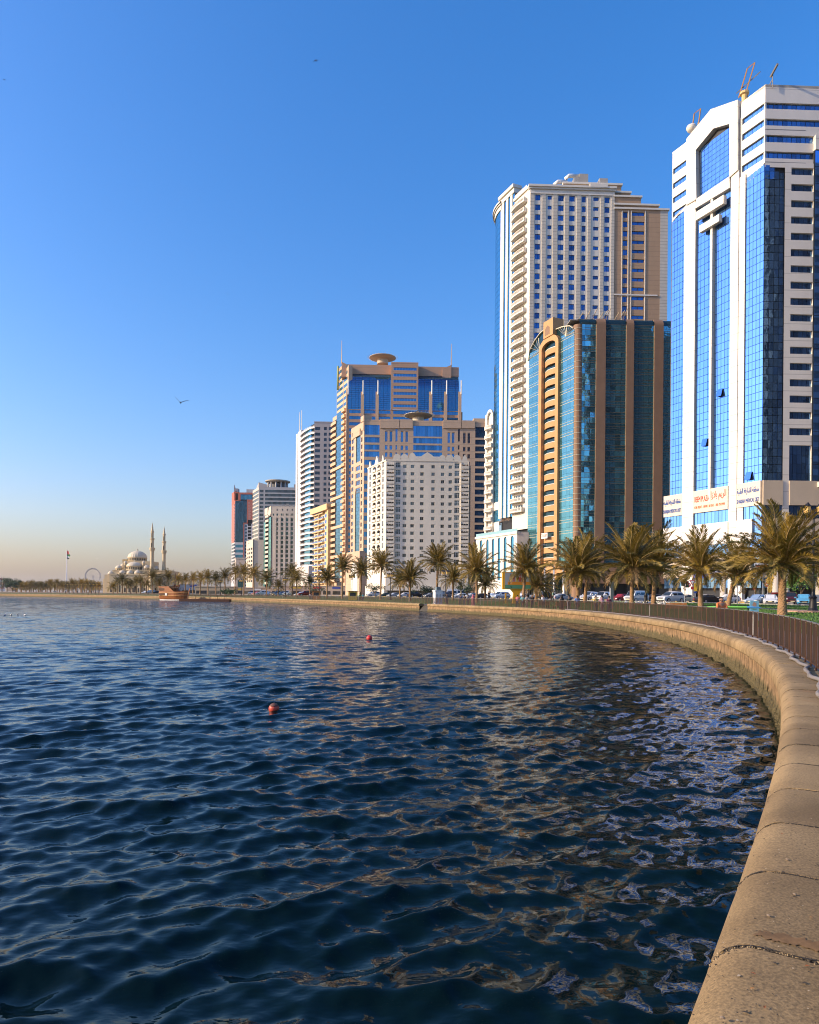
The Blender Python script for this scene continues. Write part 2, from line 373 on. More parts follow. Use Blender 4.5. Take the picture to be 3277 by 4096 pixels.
# ------------------------------------------------------------------ sea wall: coping blocks, facing panels, joints, weed
def wall_mats():
    m, N, L, b = new_mat('coping_concrete'); b.inputs['Roughness'].default_value = .85
    tc = N.new('ShaderNodeNewGeometry'); oi = N.new('ShaderNodeObjectInfo')
    n1 = N.new('ShaderNodeTexNoise'); n1.inputs['Scale'].default_value = 1.3; n1.inputs['Detail'].default_value = 5; L.new(tc.outputs['Position'], n1.inputs['Vector'])
    n2 = N.new('ShaderNodeTexNoise'); n2.inputs['Scale'].default_value = 75; n2.inputs['Detail'].default_value = 3; L.new(tc.outputs['Position'], n2.inputs['Vector'])
    v = N.new('ShaderNodeTexVoronoi'); v.inputs['Scale'].default_value = 13; L.new(tc.outputs['Position'], v.inputs['Vector'])
    cr = N.new('ShaderNodeValToRGB'); cr.color_ramp.elements[0].color = (.205, .135, .058, 1); cr.color_ramp.elements[1].color = (.35, .24, .112, 1)
    cr.color_ramp.elements[0].position = .3; cr.color_ramp.elements[1].position = .7; L.new(n1.outputs[0], cr.inputs[0])
    r2 = N.new('ShaderNodeMapRange'); r2.inputs[1].default_value = .3; r2.inputs[2].default_value = .7; r2.inputs[3].default_value = .62; r2.inputs[4].default_value = 1.32; L.new(n2.outputs[0], r2.inputs[0])
    ro = N.new('ShaderNodeMapRange'); ro.inputs[3].default_value = .86; ro.inputs[4].default_value = 1.1; L.new(oi.outputs['Random'], ro.inputs[0])
    mm = N.new('ShaderNodeMath'); mm.operation = 'MULTIPLY'; L.new(r2.outputs[0], mm.inputs[0]); L.new(ro.outputs[0], mm.inputs[1])
    # pits and specks
    pit = N.new('ShaderNodeMapRange'); pit.inputs[1].default_value = .05; pit.inputs[2].default_value = .10; pit.inputs[3].default_value = .3; pit.inputs[4].default_value = 1; L.new(v.outputs['Distance'], pit.inputs[0])
    wn_ = N.new('ShaderNodeMath'); wn_.operation = 'GREATER_THAN'; wn_.inputs[1].default_value = .62; L.new(v.outputs['Color'], wn_.inputs[0])
    pm = N.new('ShaderNodeMix'); pm.data_type = 'FLOAT'; pm.inputs[2].default_value = 1; L.new(wn_.outputs[0], pm.inputs[0]); L.new(pit.outputs[0], pm.inputs[3])
    m3 = N.new('ShaderNodeMath'); m3.operation = 'MULTIPLY'; L.new(mm.outputs[0], m3.inputs[0]); L.new(pm.outputs[0], m3.inputs[1])
    mx = N.new('ShaderNodeMix'); mx.data_type = 'RGBA'; mx.blend_type = 'MULTIPLY'; mx.inputs[0].default_value = 1; L.new(cr.outputs[0], mx.inputs[6]); L.new(m3.outputs[0], mx.inputs[7])
    # rusty run-off here and there
    mp = N.new('ShaderNodeMapping'); mp.inputs['Scale'].default_value = (.5, .5, 3); L.new(tc.outputs['Position'], mp.inputs[0])
    n4 = N.new('ShaderNodeTexNoise'); n4.inputs['Scale'].default_value = 2.1; n4.inputs['Detail'].default_value = 7; L.new(mp.outputs[0], n4.inputs['Vector'])
    rs = N.new('ShaderNodeMapRange'); rs.inputs[1].default_value = .64; rs.inputs[2].default_value = .70; rs.inputs[4].default_value = .55; L.new(n4.outputs[0], rs.inputs[0])
    mx2 = N.new('ShaderNodeMix'); mx2.data_type = 'RGBA'; L.new(rs.outputs[0], mx2.inputs[0]); L.new(mx.outputs[2], mx2.inputs[6]); mx2.inputs[7].default_value = (.30, .16, .06, 1)
    L.new(mx2.outputs[2], b.inputs['Base Color'])
    ad = N.new('ShaderNodeMath'); ad.operation = 'MULTIPLY'; L.new(n2.outputs[0], ad.inputs[0]); L.new(pm.outputs[0], ad.inputs[1])
    bp = N.new('ShaderNodeBump'); bp.inputs['Strength'].default_value = .5; bp.inputs['Distance'].default_value = .005; L.new(ad.outputs[0], bp.inputs['Height']); L.new(bp.outputs[0], b.inputs['Normal'])
    # facing: same stone, wet and weedy near the water line
    f, N, L, b = new_mat('wall_facing'); b.inputs['Roughness'].default_value = .8
    tc = N.new('ShaderNodeNewGeometry'); oi = N.new('ShaderNodeObjectInfo')
    n1 = N.new('ShaderNodeTexNoise'); n1.inputs['Scale'].default_value = 3.0; n1.inputs['Detail'].default_value = 7; L.new(tc.outputs['Position'], n1.inputs['Vector'])
    n3 = N.new('ShaderNodeTexNoise'); n3.inputs['Scale'].default_value = 22; n3.inputs['Detail'].default_value = 4; L.new(tc.outputs['Position'], n3.inputs['Vector'])
    cr = N.new('ShaderNodeValToRGB'); cr.color_ramp.elements[0].color = (.15, .088, .036, 1); cr.color_ramp.elements[1].color = (.325, .205, .095, 1); cr.color_ramp.elements[0].position = .3; cr.color_ramp.elements[1].position = .68
    L.new(n1.outputs[0], cr.inputs[0])
    sp = N.new('ShaderNodeSeparateXYZ'); L.new(tc.outputs['Position'], sp.inputs[0])
    ma = N.new('ShaderNodeMath'); ma.operation = 'MULTIPLY_ADD'; ma.inputs[1].default_value = .55; L.new(n1.outputs[0], ma.inputs[0]); L.new(sp.outputs['Z'], ma.inputs[2])
    we = N.new('ShaderNodeMapRange'); we.inputs[1].default_value = .62; we.inputs[2].default_value = .80; we.inputs[3].default_value = 1; we.inputs[4].default_value = 0; L.new(ma.outputs[0], we.inputs[0])
    wc = N.new('ShaderNodeValToRGB'); wc.color_ramp.elements[0].color = (.035, .03, .012, 1); wc.color_ramp.elements[1].color = (.17, .125, .04, 1); wc.color_ramp.elements[0].position = .35; wc.color_ramp.elements[1].position = .65; L.new(n3.outputs[0], wc.inputs[0])
    mx = N.new('ShaderNodeMix'); mx.data_type = 'RGBA'; L.new(we.outputs[0], mx.inputs[0]); L.new(cr.outputs[0], mx.inputs[6]); L.new(wc.outputs[0], mx.inputs[7])
    ro = N.new('ShaderNodeMapRange'); ro.inputs[3].default_value = .85; ro.inputs[4].default_value = 1.12; L.new(oi.outputs['Random'], ro.inputs[0])
    mz = N.new('ShaderNodeMix'); mz.data_type = 'RGBA'; mz.blend_type = 'MULTIPLY'; mz.inputs[0].default_value = 1; L.new(mx.outputs[2], mz.inputs[6]); L.new(ro.outputs[0], mz.inputs[7])
    L.new(mz.outputs[2], b.inputs['Base Color'])
    bp = N.new('ShaderNodeBump'); bp.inputs['Strength'].default_value = .8; bp.inputs['Distance'].default_value = .03; L.new(n3.outputs[0], bp.inputs['Height']); L.new(bp.outputs[0], b.inputs['Normal'])
    return m, f
m_cop, m_face = wall_mats()
m_joint = mat('joint_grit', (0.045, 0.036, 0.025), 0.95, var=.6, scale=60, bump=1.0, bscale=90, coords='World')
BLK = 1.03
COP_W, COP_Z = 0.86, 1.25
def coping_profile(): # (inward distance, height) from inner foot over the top to the outer lip
    pr = [(COP_W, .80), (COP_W, 1.225), (COP_W - .03, COP_Z - .004)]
    pr += [(.30, COP_Z), (.22, COP_Z - .003)]
    for k in range(1, 9):
        a = R(90 + k * 11.25); pr.append((.22 + .22 * math.cos(a), COP_Z - .22 + .217 * math.sin(a)))
    pr += [(0.0, .90), (.015, .87), (.10, .865)]
    return pr
def coping_block(seed):
    rng = random.Random(seed); mb = MB(); pr = coping_profile(); L_ = BLK - .034; xs = [0, L_ * .33, L_ * .66, L_]
    for x in xs:
        edge = .0015 if x in (0, L_) else 0
        for (d, z) in pr:
            j = rng.uniform(-.004, .004) if edge else rng.uniform(-.0015, .0015)
            mb.v.append((x, d + (edge if d < .2 else 0) + j * .5, z - (edge if z > 1 else 0) + j))
    n = len(pr)
    for i in range(len(xs) - 1):
        for k in range(n - 1): mb.f.append((i * n + k, (i + 1) * n + k, (i + 1) * n + k + 1, i * n + k + 1)); mb.m.append(0)
    e0 = len(mb.v); mb.v += mb.v[:n]; mb.v += mb.v[e0 - n:e0]; mb.f.append(tuple(range(e0, e0 + n))); mb.m.append(0); mb.f.append(tuple(range(e0 + 2 * n - 1, e0 + n - 1, -1))); mb.m.append(0)
    return mb.mesh('coping_block', [m_cop], smooth=True)
T0 = float(ARC[np.argmin(np.hypot(EDGE[:, 0] + 3.0, EDGE[:, 1] + 3.9))]); T_END = float(ARC[-1]) - 5
STAIR_T = float(ARC[np.argmin(np.hypot(EDGE[:, 0] - 1.6, EDGE[:, 1] - 115.0))])     # the gap with water steps
sw = tag(raw('sea_wall', None), 'curving beige concrete sea wall with rounded coping along the lagoon', 'sea wall')
cop_me = [coping_block(k) for k in range(6)]
def panel_mesh(seed):
    rng = random.Random(seed); mb = MB(); W = BLK - .03; nx, nz = 5, 9
    zs = [-.6, -.25, 0.0, .12, .26, .40, .55, .72, .88]
    for z in zs:
        for i in range(nx):
            bulge = max(0, .42 - z) * .16
            mb.v.append((W * i / (nx - 1), .085 - bulge + rng.uniform(-1, 1) * (.016 if z < .42 else .003), z))
    for a in range(nz - 1):
        for i in range(nx - 1): mb.f.append((a * nx + i, a * nx + i + 1, (a + 1) * nx + i + 1, (a + 1) * nx + i)); mb.m.append(0)
    return mb.mesh('facing_panel', [m_face], smooth=True)
pan_me = [panel_mesh(k) for k in range(6)]
t = T0; k = 0; far_c, far_p = MB(), MB()
def place_unit(me, t, name):
    p, d, n = wall_at(t + BLK / 2); a = p - d * (BLK / 2)
    M = Matrix(((d.x, n.x, 0, a.x), (d.y, n.y, 0, a.y), (0, 0, 1, 0), (0, 0, 0, 1)))
    return M
while t < T_END:
    gap = abs(t + BLK / 2 - STAIR_T) < 1.55
    for me, nm, acc in ((cop_me[k % 6], 'coping_block', far_c), (pan_me[(k * 5) % 6], 'facing_panel', far_p)):
        if gap: continue
        M = place_unit(me, t, nm)
        if k < 298:
            o = raw(nm, me, sw); o.matrix_local = M @ Matrix.Translation((0, 0, random.uniform(-.004, .004)))
        else:
            vs_ = [tuple(M @ v.co) for v in me.vertices]; acc.add(vs_, [tuple(p.vertices) for p in me.polygons])
    t += BLK; k += 1
part(sw, 'coping_far_run', far_c, m_cop, smooth=True, kind='stuff'); part(sw, 'facing_far_run', far_p, m_face, smooth=True, kind='stuff')
core = MB()
for seg0, seg1 in ((T0, STAIR_T - 1.6), (STAIR_T + 1.6, T_END)):
    ts = np.arange(seg0, seg1, 1.0); o_ = len(core.v)
    prof = [(.13, -.6), (.13, .83), (.03, .86), (.012, 1.02), (.08, 1.19), (.24, COP_Z - .012), (COP_W - .05, COP_Z - .012), (COP_W - .05, .7)]
    for tt in ts:
        p, d, n = wall_at(tt)
        for (q, z) in prof: w = p + n * q; core.v.append((w.x, w.y, z))
    n_ = len(prof)
    for i in range(len(ts) - 1):
        for j in range(n_ - 1):
            a = o_ + i * n_ + j; core.f.append((a, a + n_, a + n_ + 1, a + 1)); core.m.append(0)
part(sw, 'joint_core', core, m_joint)
# grit, shells and sand washed into the joints between the nearest blocks
def grit():
    rng = random.Random(21); mb = MB()
    for j in range(0, 46):
        tj = T0 + j * BLK - .017; p, d, n = wall_at(tj); pts_n = 520 if j < 14 else 90; wide = rng.uniform(.5, 1.3)
        for _ in range(pts_n):
            q = rng.uniform(.02, COP_W - .06); z = COP_Z - .004 if q > .22 else COP_Z - .22 + .215 * math.sin(math.acos(min(1, (.22 - q) / .22))) - .004
            u = rng.gauss(0, .014 * wide * (1 + .8 * math.sin(q * 9 + j))); s = rng.uniform(.003, .009); c = p + n * q + d * u; a = rng.uniform(0, 6.28)
            v = [(c.x + s * math.cos(a + k * 2.1), c.y + s * math.sin(a + k * 2.1), z - .002) for k in range(3)] + [(c.x, c.y, z + s * rng.uniform(.4, 1.0))]
            mb.add(v, [(0, 1, 3), (1, 2, 3), (2, 0, 3)], 0 if rng.random() < .72 else 1)
    part(sw, 'joint_gravel', mb, [mat('grit_dark', (.05, .04, .028), .9), mat('grit_pale', (.34, .25, .14), .9)], kind='stuff')
    st = MB()                                          # dark stained seam where each joint has opened
    for j in range(0, 60):
        tj = T0 + j * BLK - .017; p, d, n = wall_at(tj); last = None
        for k in range(15):
            q = .03 + (COP_W - .12) * k / 14; z = COP_Z + .0012 if q > .22 else COP_Z - .22 + .2185 * math.sin(math.acos(min(1, (.22 - q) / .22))) + .0012
            w = max(.001, .004 + .006 * rng.random() - .004 * (rng.random() < .3)); c = p + n * q + d * rng.uniform(-.006, .006); cur = [(c.x - d.x * w, c.y - d.y * w, z), (c.x + d.x * w, c.y + d.y * w, z)]
            if last: st.add([last[0], last[1], cur[1], cur[0]], [(0, 1, 2, 3)])
            last = cur
    part(sw, 'joint_seams', st, m_joint, kind='stuff')
grit()
def specks():            # grains, droppings and chips worn out of the coping's face
    rng = random.Random(33); mb = MB()
    for _ in range(5200):
        tt = T0 + 2 + rng.random() ** 1.7 * 30; p, d, n = wall_at(tt); q = rng.uniform(.03, COP_W - .05); z = COP_Z + .0006 if q > .22 else COP_Z - .22 + .2185 * math.sin(math.acos(min(1, (.22 - q) / .22))) + .0006
        s = rng.uniform(.0015, .0055) * (1 + 1.2 * (rng.random() < .06)); c = p + n * q; a = rng.uniform(0, 6.28)
        mb.add([(c.x + s * r_ * math.cos(a + k * 1.26), c.y + s * r_ * math.sin(a + k * 1.26), z + .0006 * k) for k, r_ in enumerate((1, .6, 1.3, .7, .9))], [(0, 1, 2, 3, 4)], 0 if rng.random() < .7 else 1)
    part(sw, 'surface_specks', mb, [mat('speck_dark', (.06, .045, .03), .9), mat('speck_pale', (.42, .34, .23), .9)], kind='stuff')
    stn = MB(); outline = [(3010, 3735), (3070, 3722), (3150, 3738), (3220, 3752), (3277, 3768), (3330, 3790), (3320, 3812), (3260, 3800), (3200, 3782), (3140, 3775), (3090, 3760), (3040, 3752)]
    ro = []
    for (x0, y0), (x1, y1) in zip(outline, outline[1:] + outline[:1]):
        for k in range(6): ro.append((x0 + (x1 - x0) * k / 6 + rng.gauss(0, 5), y0 + (y1 - y0) * k / 6 + rng.gauss(0, 4)))
    stn.add([(*on_level(x, y, COP_Z + .0016), COP_Z + .0016) for x, y in ro][::-1], [tuple(range(len(ro)))]); part(sw, 'rust_stain', stn, mat('rust_stain', (.185, .105, .042), .9, var=.5, scale=14, coords='World'))
specks()
# water steps in the gap
st = MB()
p, d, n = wall_at(STAIR_T)
def wp(u, q, z): w = p + d * u + n * q; return (w.x, w.y, z)
m_step = mat('wet_steps', (0.05, 0.045, 0.035), 0.6, var=.4, scale=6)
stair = tag(raw('water_steps', None, None, (p.x, p.y, 0)), 'dark wet concrete steps going down to the water through the sea wall', 'steps')
for i in range(7):
    mb = MB(); z1 = 1.05 - i * .17; q1 = 1.0 - i * .16
    mb.hexa([wp(-1.5, q1 - .16, -.5), wp(1.5, q1 - .16, -.5), wp(1.5, q1 + .35, -.5), wp(-1.5, q1 + .35, -.5), wp(-1.5, q1 - .16, z1), wp(1.5, q1 - .16, z1), wp(1.5, q1 + .35, z1), wp(-1.5, q1 + .35, z1)])
    part(stair, 'step', mb, m_step)
# weed fringe of small tufts at the water line
def weed():
    mb = MB(); rng = random.Random(5)
    for _ in range(9000):
        tt = T0 + 12 + rng.random() ** 1.6 * 130
        if abs(tt - STAIR_T) < 1.7: continue
        p, d, n = wall_at(tt); z = rng.uniform(0.0, .42) * rng.random(); q = .075 - max(0, .42 - z) * .16
        s = rng.uniform(.012, .04); c = p + n * (q - .006); j = d * s
        mb.add([(c.x - j.x, c.y - j.y, z - s), (c.x + j.x, c.y + j.y, z - s), (c.x - n.x * s * 1.2, c.y - n.y * s * 1.2, z + s * rng.uniform(-.8, 1.0))], [(0, 1, 2)])
    part(sw, 'weed_fringe', mb, mat('weed', (0.09, 0.085, 0.015), 0.8, var=.6, scale=8, coords='World'), kind='stuff')
weed()

# ------------------------------------------------------------------ promenade fence
m_rust = mat('fence_brown', (0.075, 0.032, 0.012), 0.55, var=.35, scale=5, bump=.15, rnd=.25)
m_bar = mat('fence_bar', (0.040, 0.020, 0.009), 0.6, var=.35, scale=3, coords='World')
m_steel = mat('fence_steel', (0.20, 0.19, 0.18), 0.45, metal=.3, var=.2)
m_bolt = mat('bolt_steel', (0.5, 0.45, 0.38), 0.35, metal=.8)
m_oldwhite = mat('flaked_white', (0.62, 0.58, 0.52), 0.7, var=.3, scale=9)
FD, FH = 0.80, 1.02
fence = tag(raw('promenade_fence', None), 'brown steel picket fence with flat plate posts on the sea wall', 'fence')
def post_mesh():
    mb = MB()                                         # plate post standing on a bolted foot
    mb.box(-.055, .055, -.012, .012, COP_Z - .16, COP_Z + FH, 0)
    mb.box(-.066, .066, -.030, -.012, COP_Z - .17, COP_Z + .07, 0)
    mb.box(-.062, .062, -.02, .02, COP_Z + FH, COP_Z + FH + .012, 1)
    for z in (COP_Z - .11, COP_Z - .04, COP_Z + .03): mb.box(-.012, .012, -.038, -.030, z - .012, z + .012, 2)
    mb.box(-.012, .012, -.018, -.012, COP_Z + FH - .06, COP_Z + FH - .036, 2)
    return mb.mesh('post', [m_rust, m_steel, m_bolt])
pm = post_mesh(); BAY = 1.06; t = T0 + 1.0; k = 0; bars = MB(); rails = MB(); farposts = MB()
while t < T_END - 2:
    p, d, n = wall_at(t); c = p + n * FD
    if k < 298:
        o = raw('post', pm, fence); o.matrix_local = Matrix(((d.x, n.x, 0, c.x), (d.y, n.y, 0, c.y), (0, 0, 1, random.uniform(-.006, .006)), (0, 0, 0, 1)))
        if k % 23 == 9:                               # a strip where white paint is left
            mb = MB(); mb.box(-.062, -.055, -.013, .013, COP_Z + .1, COP_Z + .9)
            w = raw('paint_strip', mb.mesh('paint_strip', [m_oldwhite]), o)
    else:
        e = d * .055; f_ = n * .012; z0, z1 = COP_Z - .16, COP_Z + FH
        q = [(c.x - e.x - f_.x, c.y - e.y - f_.y), (c.x - e.x + f_.x, c.y - e.y + f_.y), (c.x + e.x + f_.x, c.y + e.y + f_.y), (c.x + e.x - f_.x, c.y + e.y - f_.y)]
        farposts.prism(q, z0, z1)
    nb = 9 if k < 130 else 5
    w_ = .020 if k < 130 else .034
    for j in range(1, nb + 1):
        pj, dj, nj = wall_at(t + BAY * j / (nb + 1)); cj = pj + nj * (FD + .02); e = dj * w_; f_ = nj * .006
        q = [(cj.x - e.x - f_.x, cj.y - e.y - f_.y), (cj.x - e.x + f_.x, cj.y - e.y + f_.y), (cj.x + e.x + f_.x, cj.y + e.y + f_.y), (cj.x + e.x - f_.x, cj.y + e.y - f_.y)]
        bars.prism(q, COP_Z + .09, COP_Z + FH - .02, cap=False)
    t += BAY; k += 1
part(fence, 'picket_bars', bars, m_bar, kind='stuff')
part(fence, 'far_posts', farposts, m_rust, kind='stuff')
for nm, zc, h, w, m in (('top_rail', COP_Z + FH - .012, .024, .05, m_steel), ('bottom_rail', COP_Z + .08, .03, .03, m_rust)):
    mb = MB(); ts = np.arange(T0 + 1, T_END - 2, .53); o_ = 0
    for tt in ts:
        p, d, n = wall_at(tt)
        for q, z in ((FD - .025 + .03, zc - h / 2), (FD - .025 + .03 + w, zc - h / 2), (FD - .025 + .03 + w, zc + h / 2), (FD - .025 + .03, zc + h / 2)):
            w3 = p + n * q; mb.v.append((w3.x, w3.y, z))
    for i in range(len(ts) - 1):
        for j in range(4): mb.f.append((i * 4 + j, i * 4 + (j + 1) % 4, (i + 1) * 4 + (j + 1) % 4, (i + 1) * 4 + j)); mb.m.append(0)
    part(fence, nm, mb, m)
# grey conduit lying along the coping, with joints
m_cond = mat('conduit_grey', (0.20, 0.18, 0.165), 0.6, var=.2, scale=8, coords='World')
cond = tag(raw('cable_conduit', None), 'grey plastic cable conduit snaking along the coping beside the fence', 'conduit')
pts = []; tt = T0 + 1
while tt < 95:
    p, d, n = wall_at(tt); q = .60 + .055 * math.sin(tt * 1.9) + .03 * math.sin(tt * 4.3 + 1)
    c = p + n * q; pts.append((c.x, c.y, COP_Z + .042 + .012 * max(0, math.sin(tt * 2.7)))); tt += .22
mb = MB(); mb.tube(pts, .040, 8); part(cond, 'pipe', mb, m_cond, smooth=True)
for i in range(4, len(pts) - 1, 5):
    a, b_ = Vector(pts[i]), Vector(pts[i + 1]); e = (b_ - a).normalized() * .05
    mb = MB(); mb.tube([a - e, a + e], .047, 8); part(cond, 'coupling', mb, m_cond)
# ------------------------------------------------------------------ facades
VPX = 380.0                                       # the town's cross streets all run towards this place on the horizon
_va = ab(VPX, HY + ROLL * (VPX - CX))[0]
DIR_L = Vector((-_va, -1.0)).normalized()         # seen from outside, left -> right, on the sunlit fronts
DIR_R = Vector((math.cos(R(2.2)), math.sin(R(2.2))))   # on the shaded fronts
class Facade:
    def __init__(s, O, r, root=None):
        s.O = Vector(O); s.r = Vector(r).normalized(); s.n = Vector((s.r.y, -s.r.x)); s.rz = math.atan2(s.r.y, s.r.x); s.root = root
    def at(s, px, py):
        a, b = ab(px, py); k = (a * s.O.y - s.O.x) / (s.r.x - a * s.r.y); Y = s.O.y + k * s.r.y
        return k, CAMZ + b * Y
    def s_(s, px, py=1700): return s.at(px, py)[0]
    def P(s, k, z, d=0.0): w = s.O + s.r * k + s.n * d; return (w.x, w.y, z)
    def box(s, mb, s0, s1, z0, z1, d0, d1, mi=0):     # d0 inner, d1 outer
        P = s.P
        mb.hexa([P(s0, z0, d1), P(s1, z0, d1), P(s1, z0, d0), P(s0, z0, d0), P(s0, z1, d1), P(s1, z1, d1), P(s1, z1, d0), P(s0, z1, d0)], mi)
    def poly(s, mb, pts, d0, d1, mi=0):               # an outline (s, z), counter-clockwise seen from outside, with thickness
        n = len(pts); vs = [s.P(a, b, d1) for a, b in pts] + [s.P(a, b, d0) for a, b in pts]
        fs = [tuple(range(n)), tuple(range(2 * n - 1, n - 1, -1))] + [(i, n + i, n + (i + 1) % n, (i + 1) % n) for i in range(n)]
        mb.add(vs, fs, mi)
    def wall(s, mb, s0, s1, z0, z1, holes, d=0.0, depth=.35, mi=0, rmi=None):
        """wall skin with real openings and their reveals"""
        rmi = mi if rmi is None else rmi
        holes = [(max(a, s0), min(b, s1), max(c, z0), min(e, z1)) for a, b, c, e in holes if a < s1 and b > s0 and c < z1 and e > z0]
        xs = sorted({s0, s1, *[h[0] for h in holes], *[h[1] for h in holes]})
        for a, b in zip(xs[:-1], xs[1:]):
            if b - a < 1e-5: continue
            m = (a + b) / 2; iv = sorted((h[2], h[3]) for h in holes if h[0] < m < h[1]); z = z0
            for c, e in iv + [(z1, z1)]:
                if c > z + 1e-5: mb.add([s.P(a, z, d), s.P(b, z, d), s.P(b, c, d), s.P(a, c, d)], [(0, 1, 2, 3)], mi)
                z = max(z, e)
        for a, b, c, e in holes:
            q = [s.P(a, c, d), s.P(b, c, d), s.P(b, e, d), s.P(a, e, d)]; r_ = [s.P(a, c, d - depth), s.P(b, c, d - depth), s.P(b, e, d - depth), s.P(a, e, d - depth)]
            mb.add(q + r_, [(0, 4, 5, 1), (1, 5, 6, 2), (2, 6, 7, 3), (3, 7, 4, 0)], rmi)
CNT = {}; REST = {}
def piece(root, fac, name, me, s0, s1, z0, z1, d, tilt=0.0):
    """one window or pane: a shared unit mesh set into the facade; past 290 of a kind on one building the rest are joined"""
    key = (root.name, name); CNT[key] = CNT.get(key, 0) + 1
    p = fac.P(s0, z0, d); L = root.location
    if CNT[key] <= 290:
        o = raw(name, me, root, (p[0] - L.x, p[1] - L.y, p[2] - L.z), 0, (s1 - s0, 1, z1 - z0))
        o.rotation_euler = (random.gauss(0, tilt), 0, fac.rz + random.gauss(0, tilt)); return o
    R_ = REST.setdefault(key, (root, me, MB())); M = Matrix.Translation(p) @ Matrix.Rotation(fac.rz, 4, 'Z') @ Matrix.Diagonal((s1 - s0, 1, z1 - z0, 1))
    R_[2].add([tuple(M @ v.co) for v in me.vertices], [tuple(q.vertices) for q in me.polygons])
    R_[2].m[-len(me.polygons):] = [q.material_index for q in me.polygons]
def finish_pieces():
    for (rn, name), (root, me, mb) in REST.items():
        part(root, name + '_field', mb, list(me.materials), kind='stuff')
    REST.clear()
def win_mesh(name, gm, fm, fw=.07, mull=(0.5,), trans=(), depth=.06):
    """unit window: glass set in a frame, x 0-1, z 0-1, outward is -y"""
    mb = MB(); g = depth
    mb.add([(0, g, 0), (1, g, 0), (1, g, 1), (0, g, 1)], [(0, 1, 2, 3)], 0)
    def bar(x0, x1, z0, z1): mb.add([(x0, 0, z0), (x1, 0, z0), (x1, 0, z1), (x0, 0, z1), (x0, g, z0), (x1, g, z0), (x1, g, z1), (x0, g, z1)], [(0, 1, 2, 3), (1, 5, 6, 2), (4, 0, 3, 7), (3, 2, 6, 7), (4, 5, 1, 0)], 1)
    if fw:
        bar(0, fw, 0, 1); bar(1 - fw, 1, 0, 1); bar(fw, 1 - fw, 0, fw); bar(fw, 1 - fw, 1 - fw, 1)
    for x in mull: bar(x - fw * .4, x + fw * .4, fw, 1 - fw)
    for z in trans: bar(fw, 1 - fw, z - fw * .4, z + fw * .4)
    return mb.mesh(name, [gm, fm])
def pane_mesh(name, gm): 
    mb = MB(); mb.add([(0, 0, 0), (1, 0, 0), (1, 0, 1), (0, 0, 1), (0, .06, 0), (1, .06, 0), (1, .06, 1), (0, .06, 1)], [(0, 1, 2, 3), (1, 5, 6, 2), (4, 0, 3, 7), (3, 2, 6, 7), (4, 5, 1, 0)], 0)
    return mb.mesh(name, [gm])
def curtain(root, fac, s0, s1, z0, z1, nc, nr, me, d=0.0, gap=.10, name='glass_pane', tilt=.0025, topf=None):
    ds, dz = (s1 - s0) / nc, (z1 - z0) / nr
    for i in range(nc):
        for j in range(nr):
            a, b, c, e = s0 + i * ds + gap / 2, s0 + (i + 1) * ds - gap / 2, z0 + j * dz + gap / 2, z0 + (j + 1) * dz - gap / 2
            if topf:
                t = topf((a + b) / 2)
                if c > t - .3: continue
                e = min(e, t)
            piece(root, fac, name, me, a, b, c, e, d, tilt)
def block(mb, fL, fR, sL, sR, z0, z1, mi=0, inset=.0):
    """closed core volume behind two facades that share their corner O: sL = left end on fL (negative), sR = right end on fR"""
    A = fL.O - fL.n * inset - fR.n * inset; a = A + fL.r * sL; b = A; c = A + fR.r * (sR); d = a + fR.r * (sR)
    mb.prism([(a.x, a.y), (b.x, b.y), (c.x, c.y), (d.x, d.y)], z0, z1, mi)
def tower(name, label, px_corner, depth, py=1700):
    a, _ = ab(px_corner, py); O = (a * depth, depth)
    root = thing(name, label, 'building', (O[0], O[1], 1.8))
    return root, Facade(O, DIR_L, root), Facade(O, DIR_R, root)
G0 = 1.8
m_dark = mat('dark_recess', (0.012, 0.014, 0.018), .6)
m_frame_d = mat('window_frame_dark', (0.03, 0.04, 0.06), .5)
m_frame_w = mat('window_frame_white', (0.70, 0.70, 0.68), .5)
m_int = mat('window_glass_room', (0.10, 0.09, 0.07), .12, var=.5, scale=.6, rnd=.5)
m_roof = mat('roof_grey', (0.32, 0.30, 0.27), .9, var=.15)

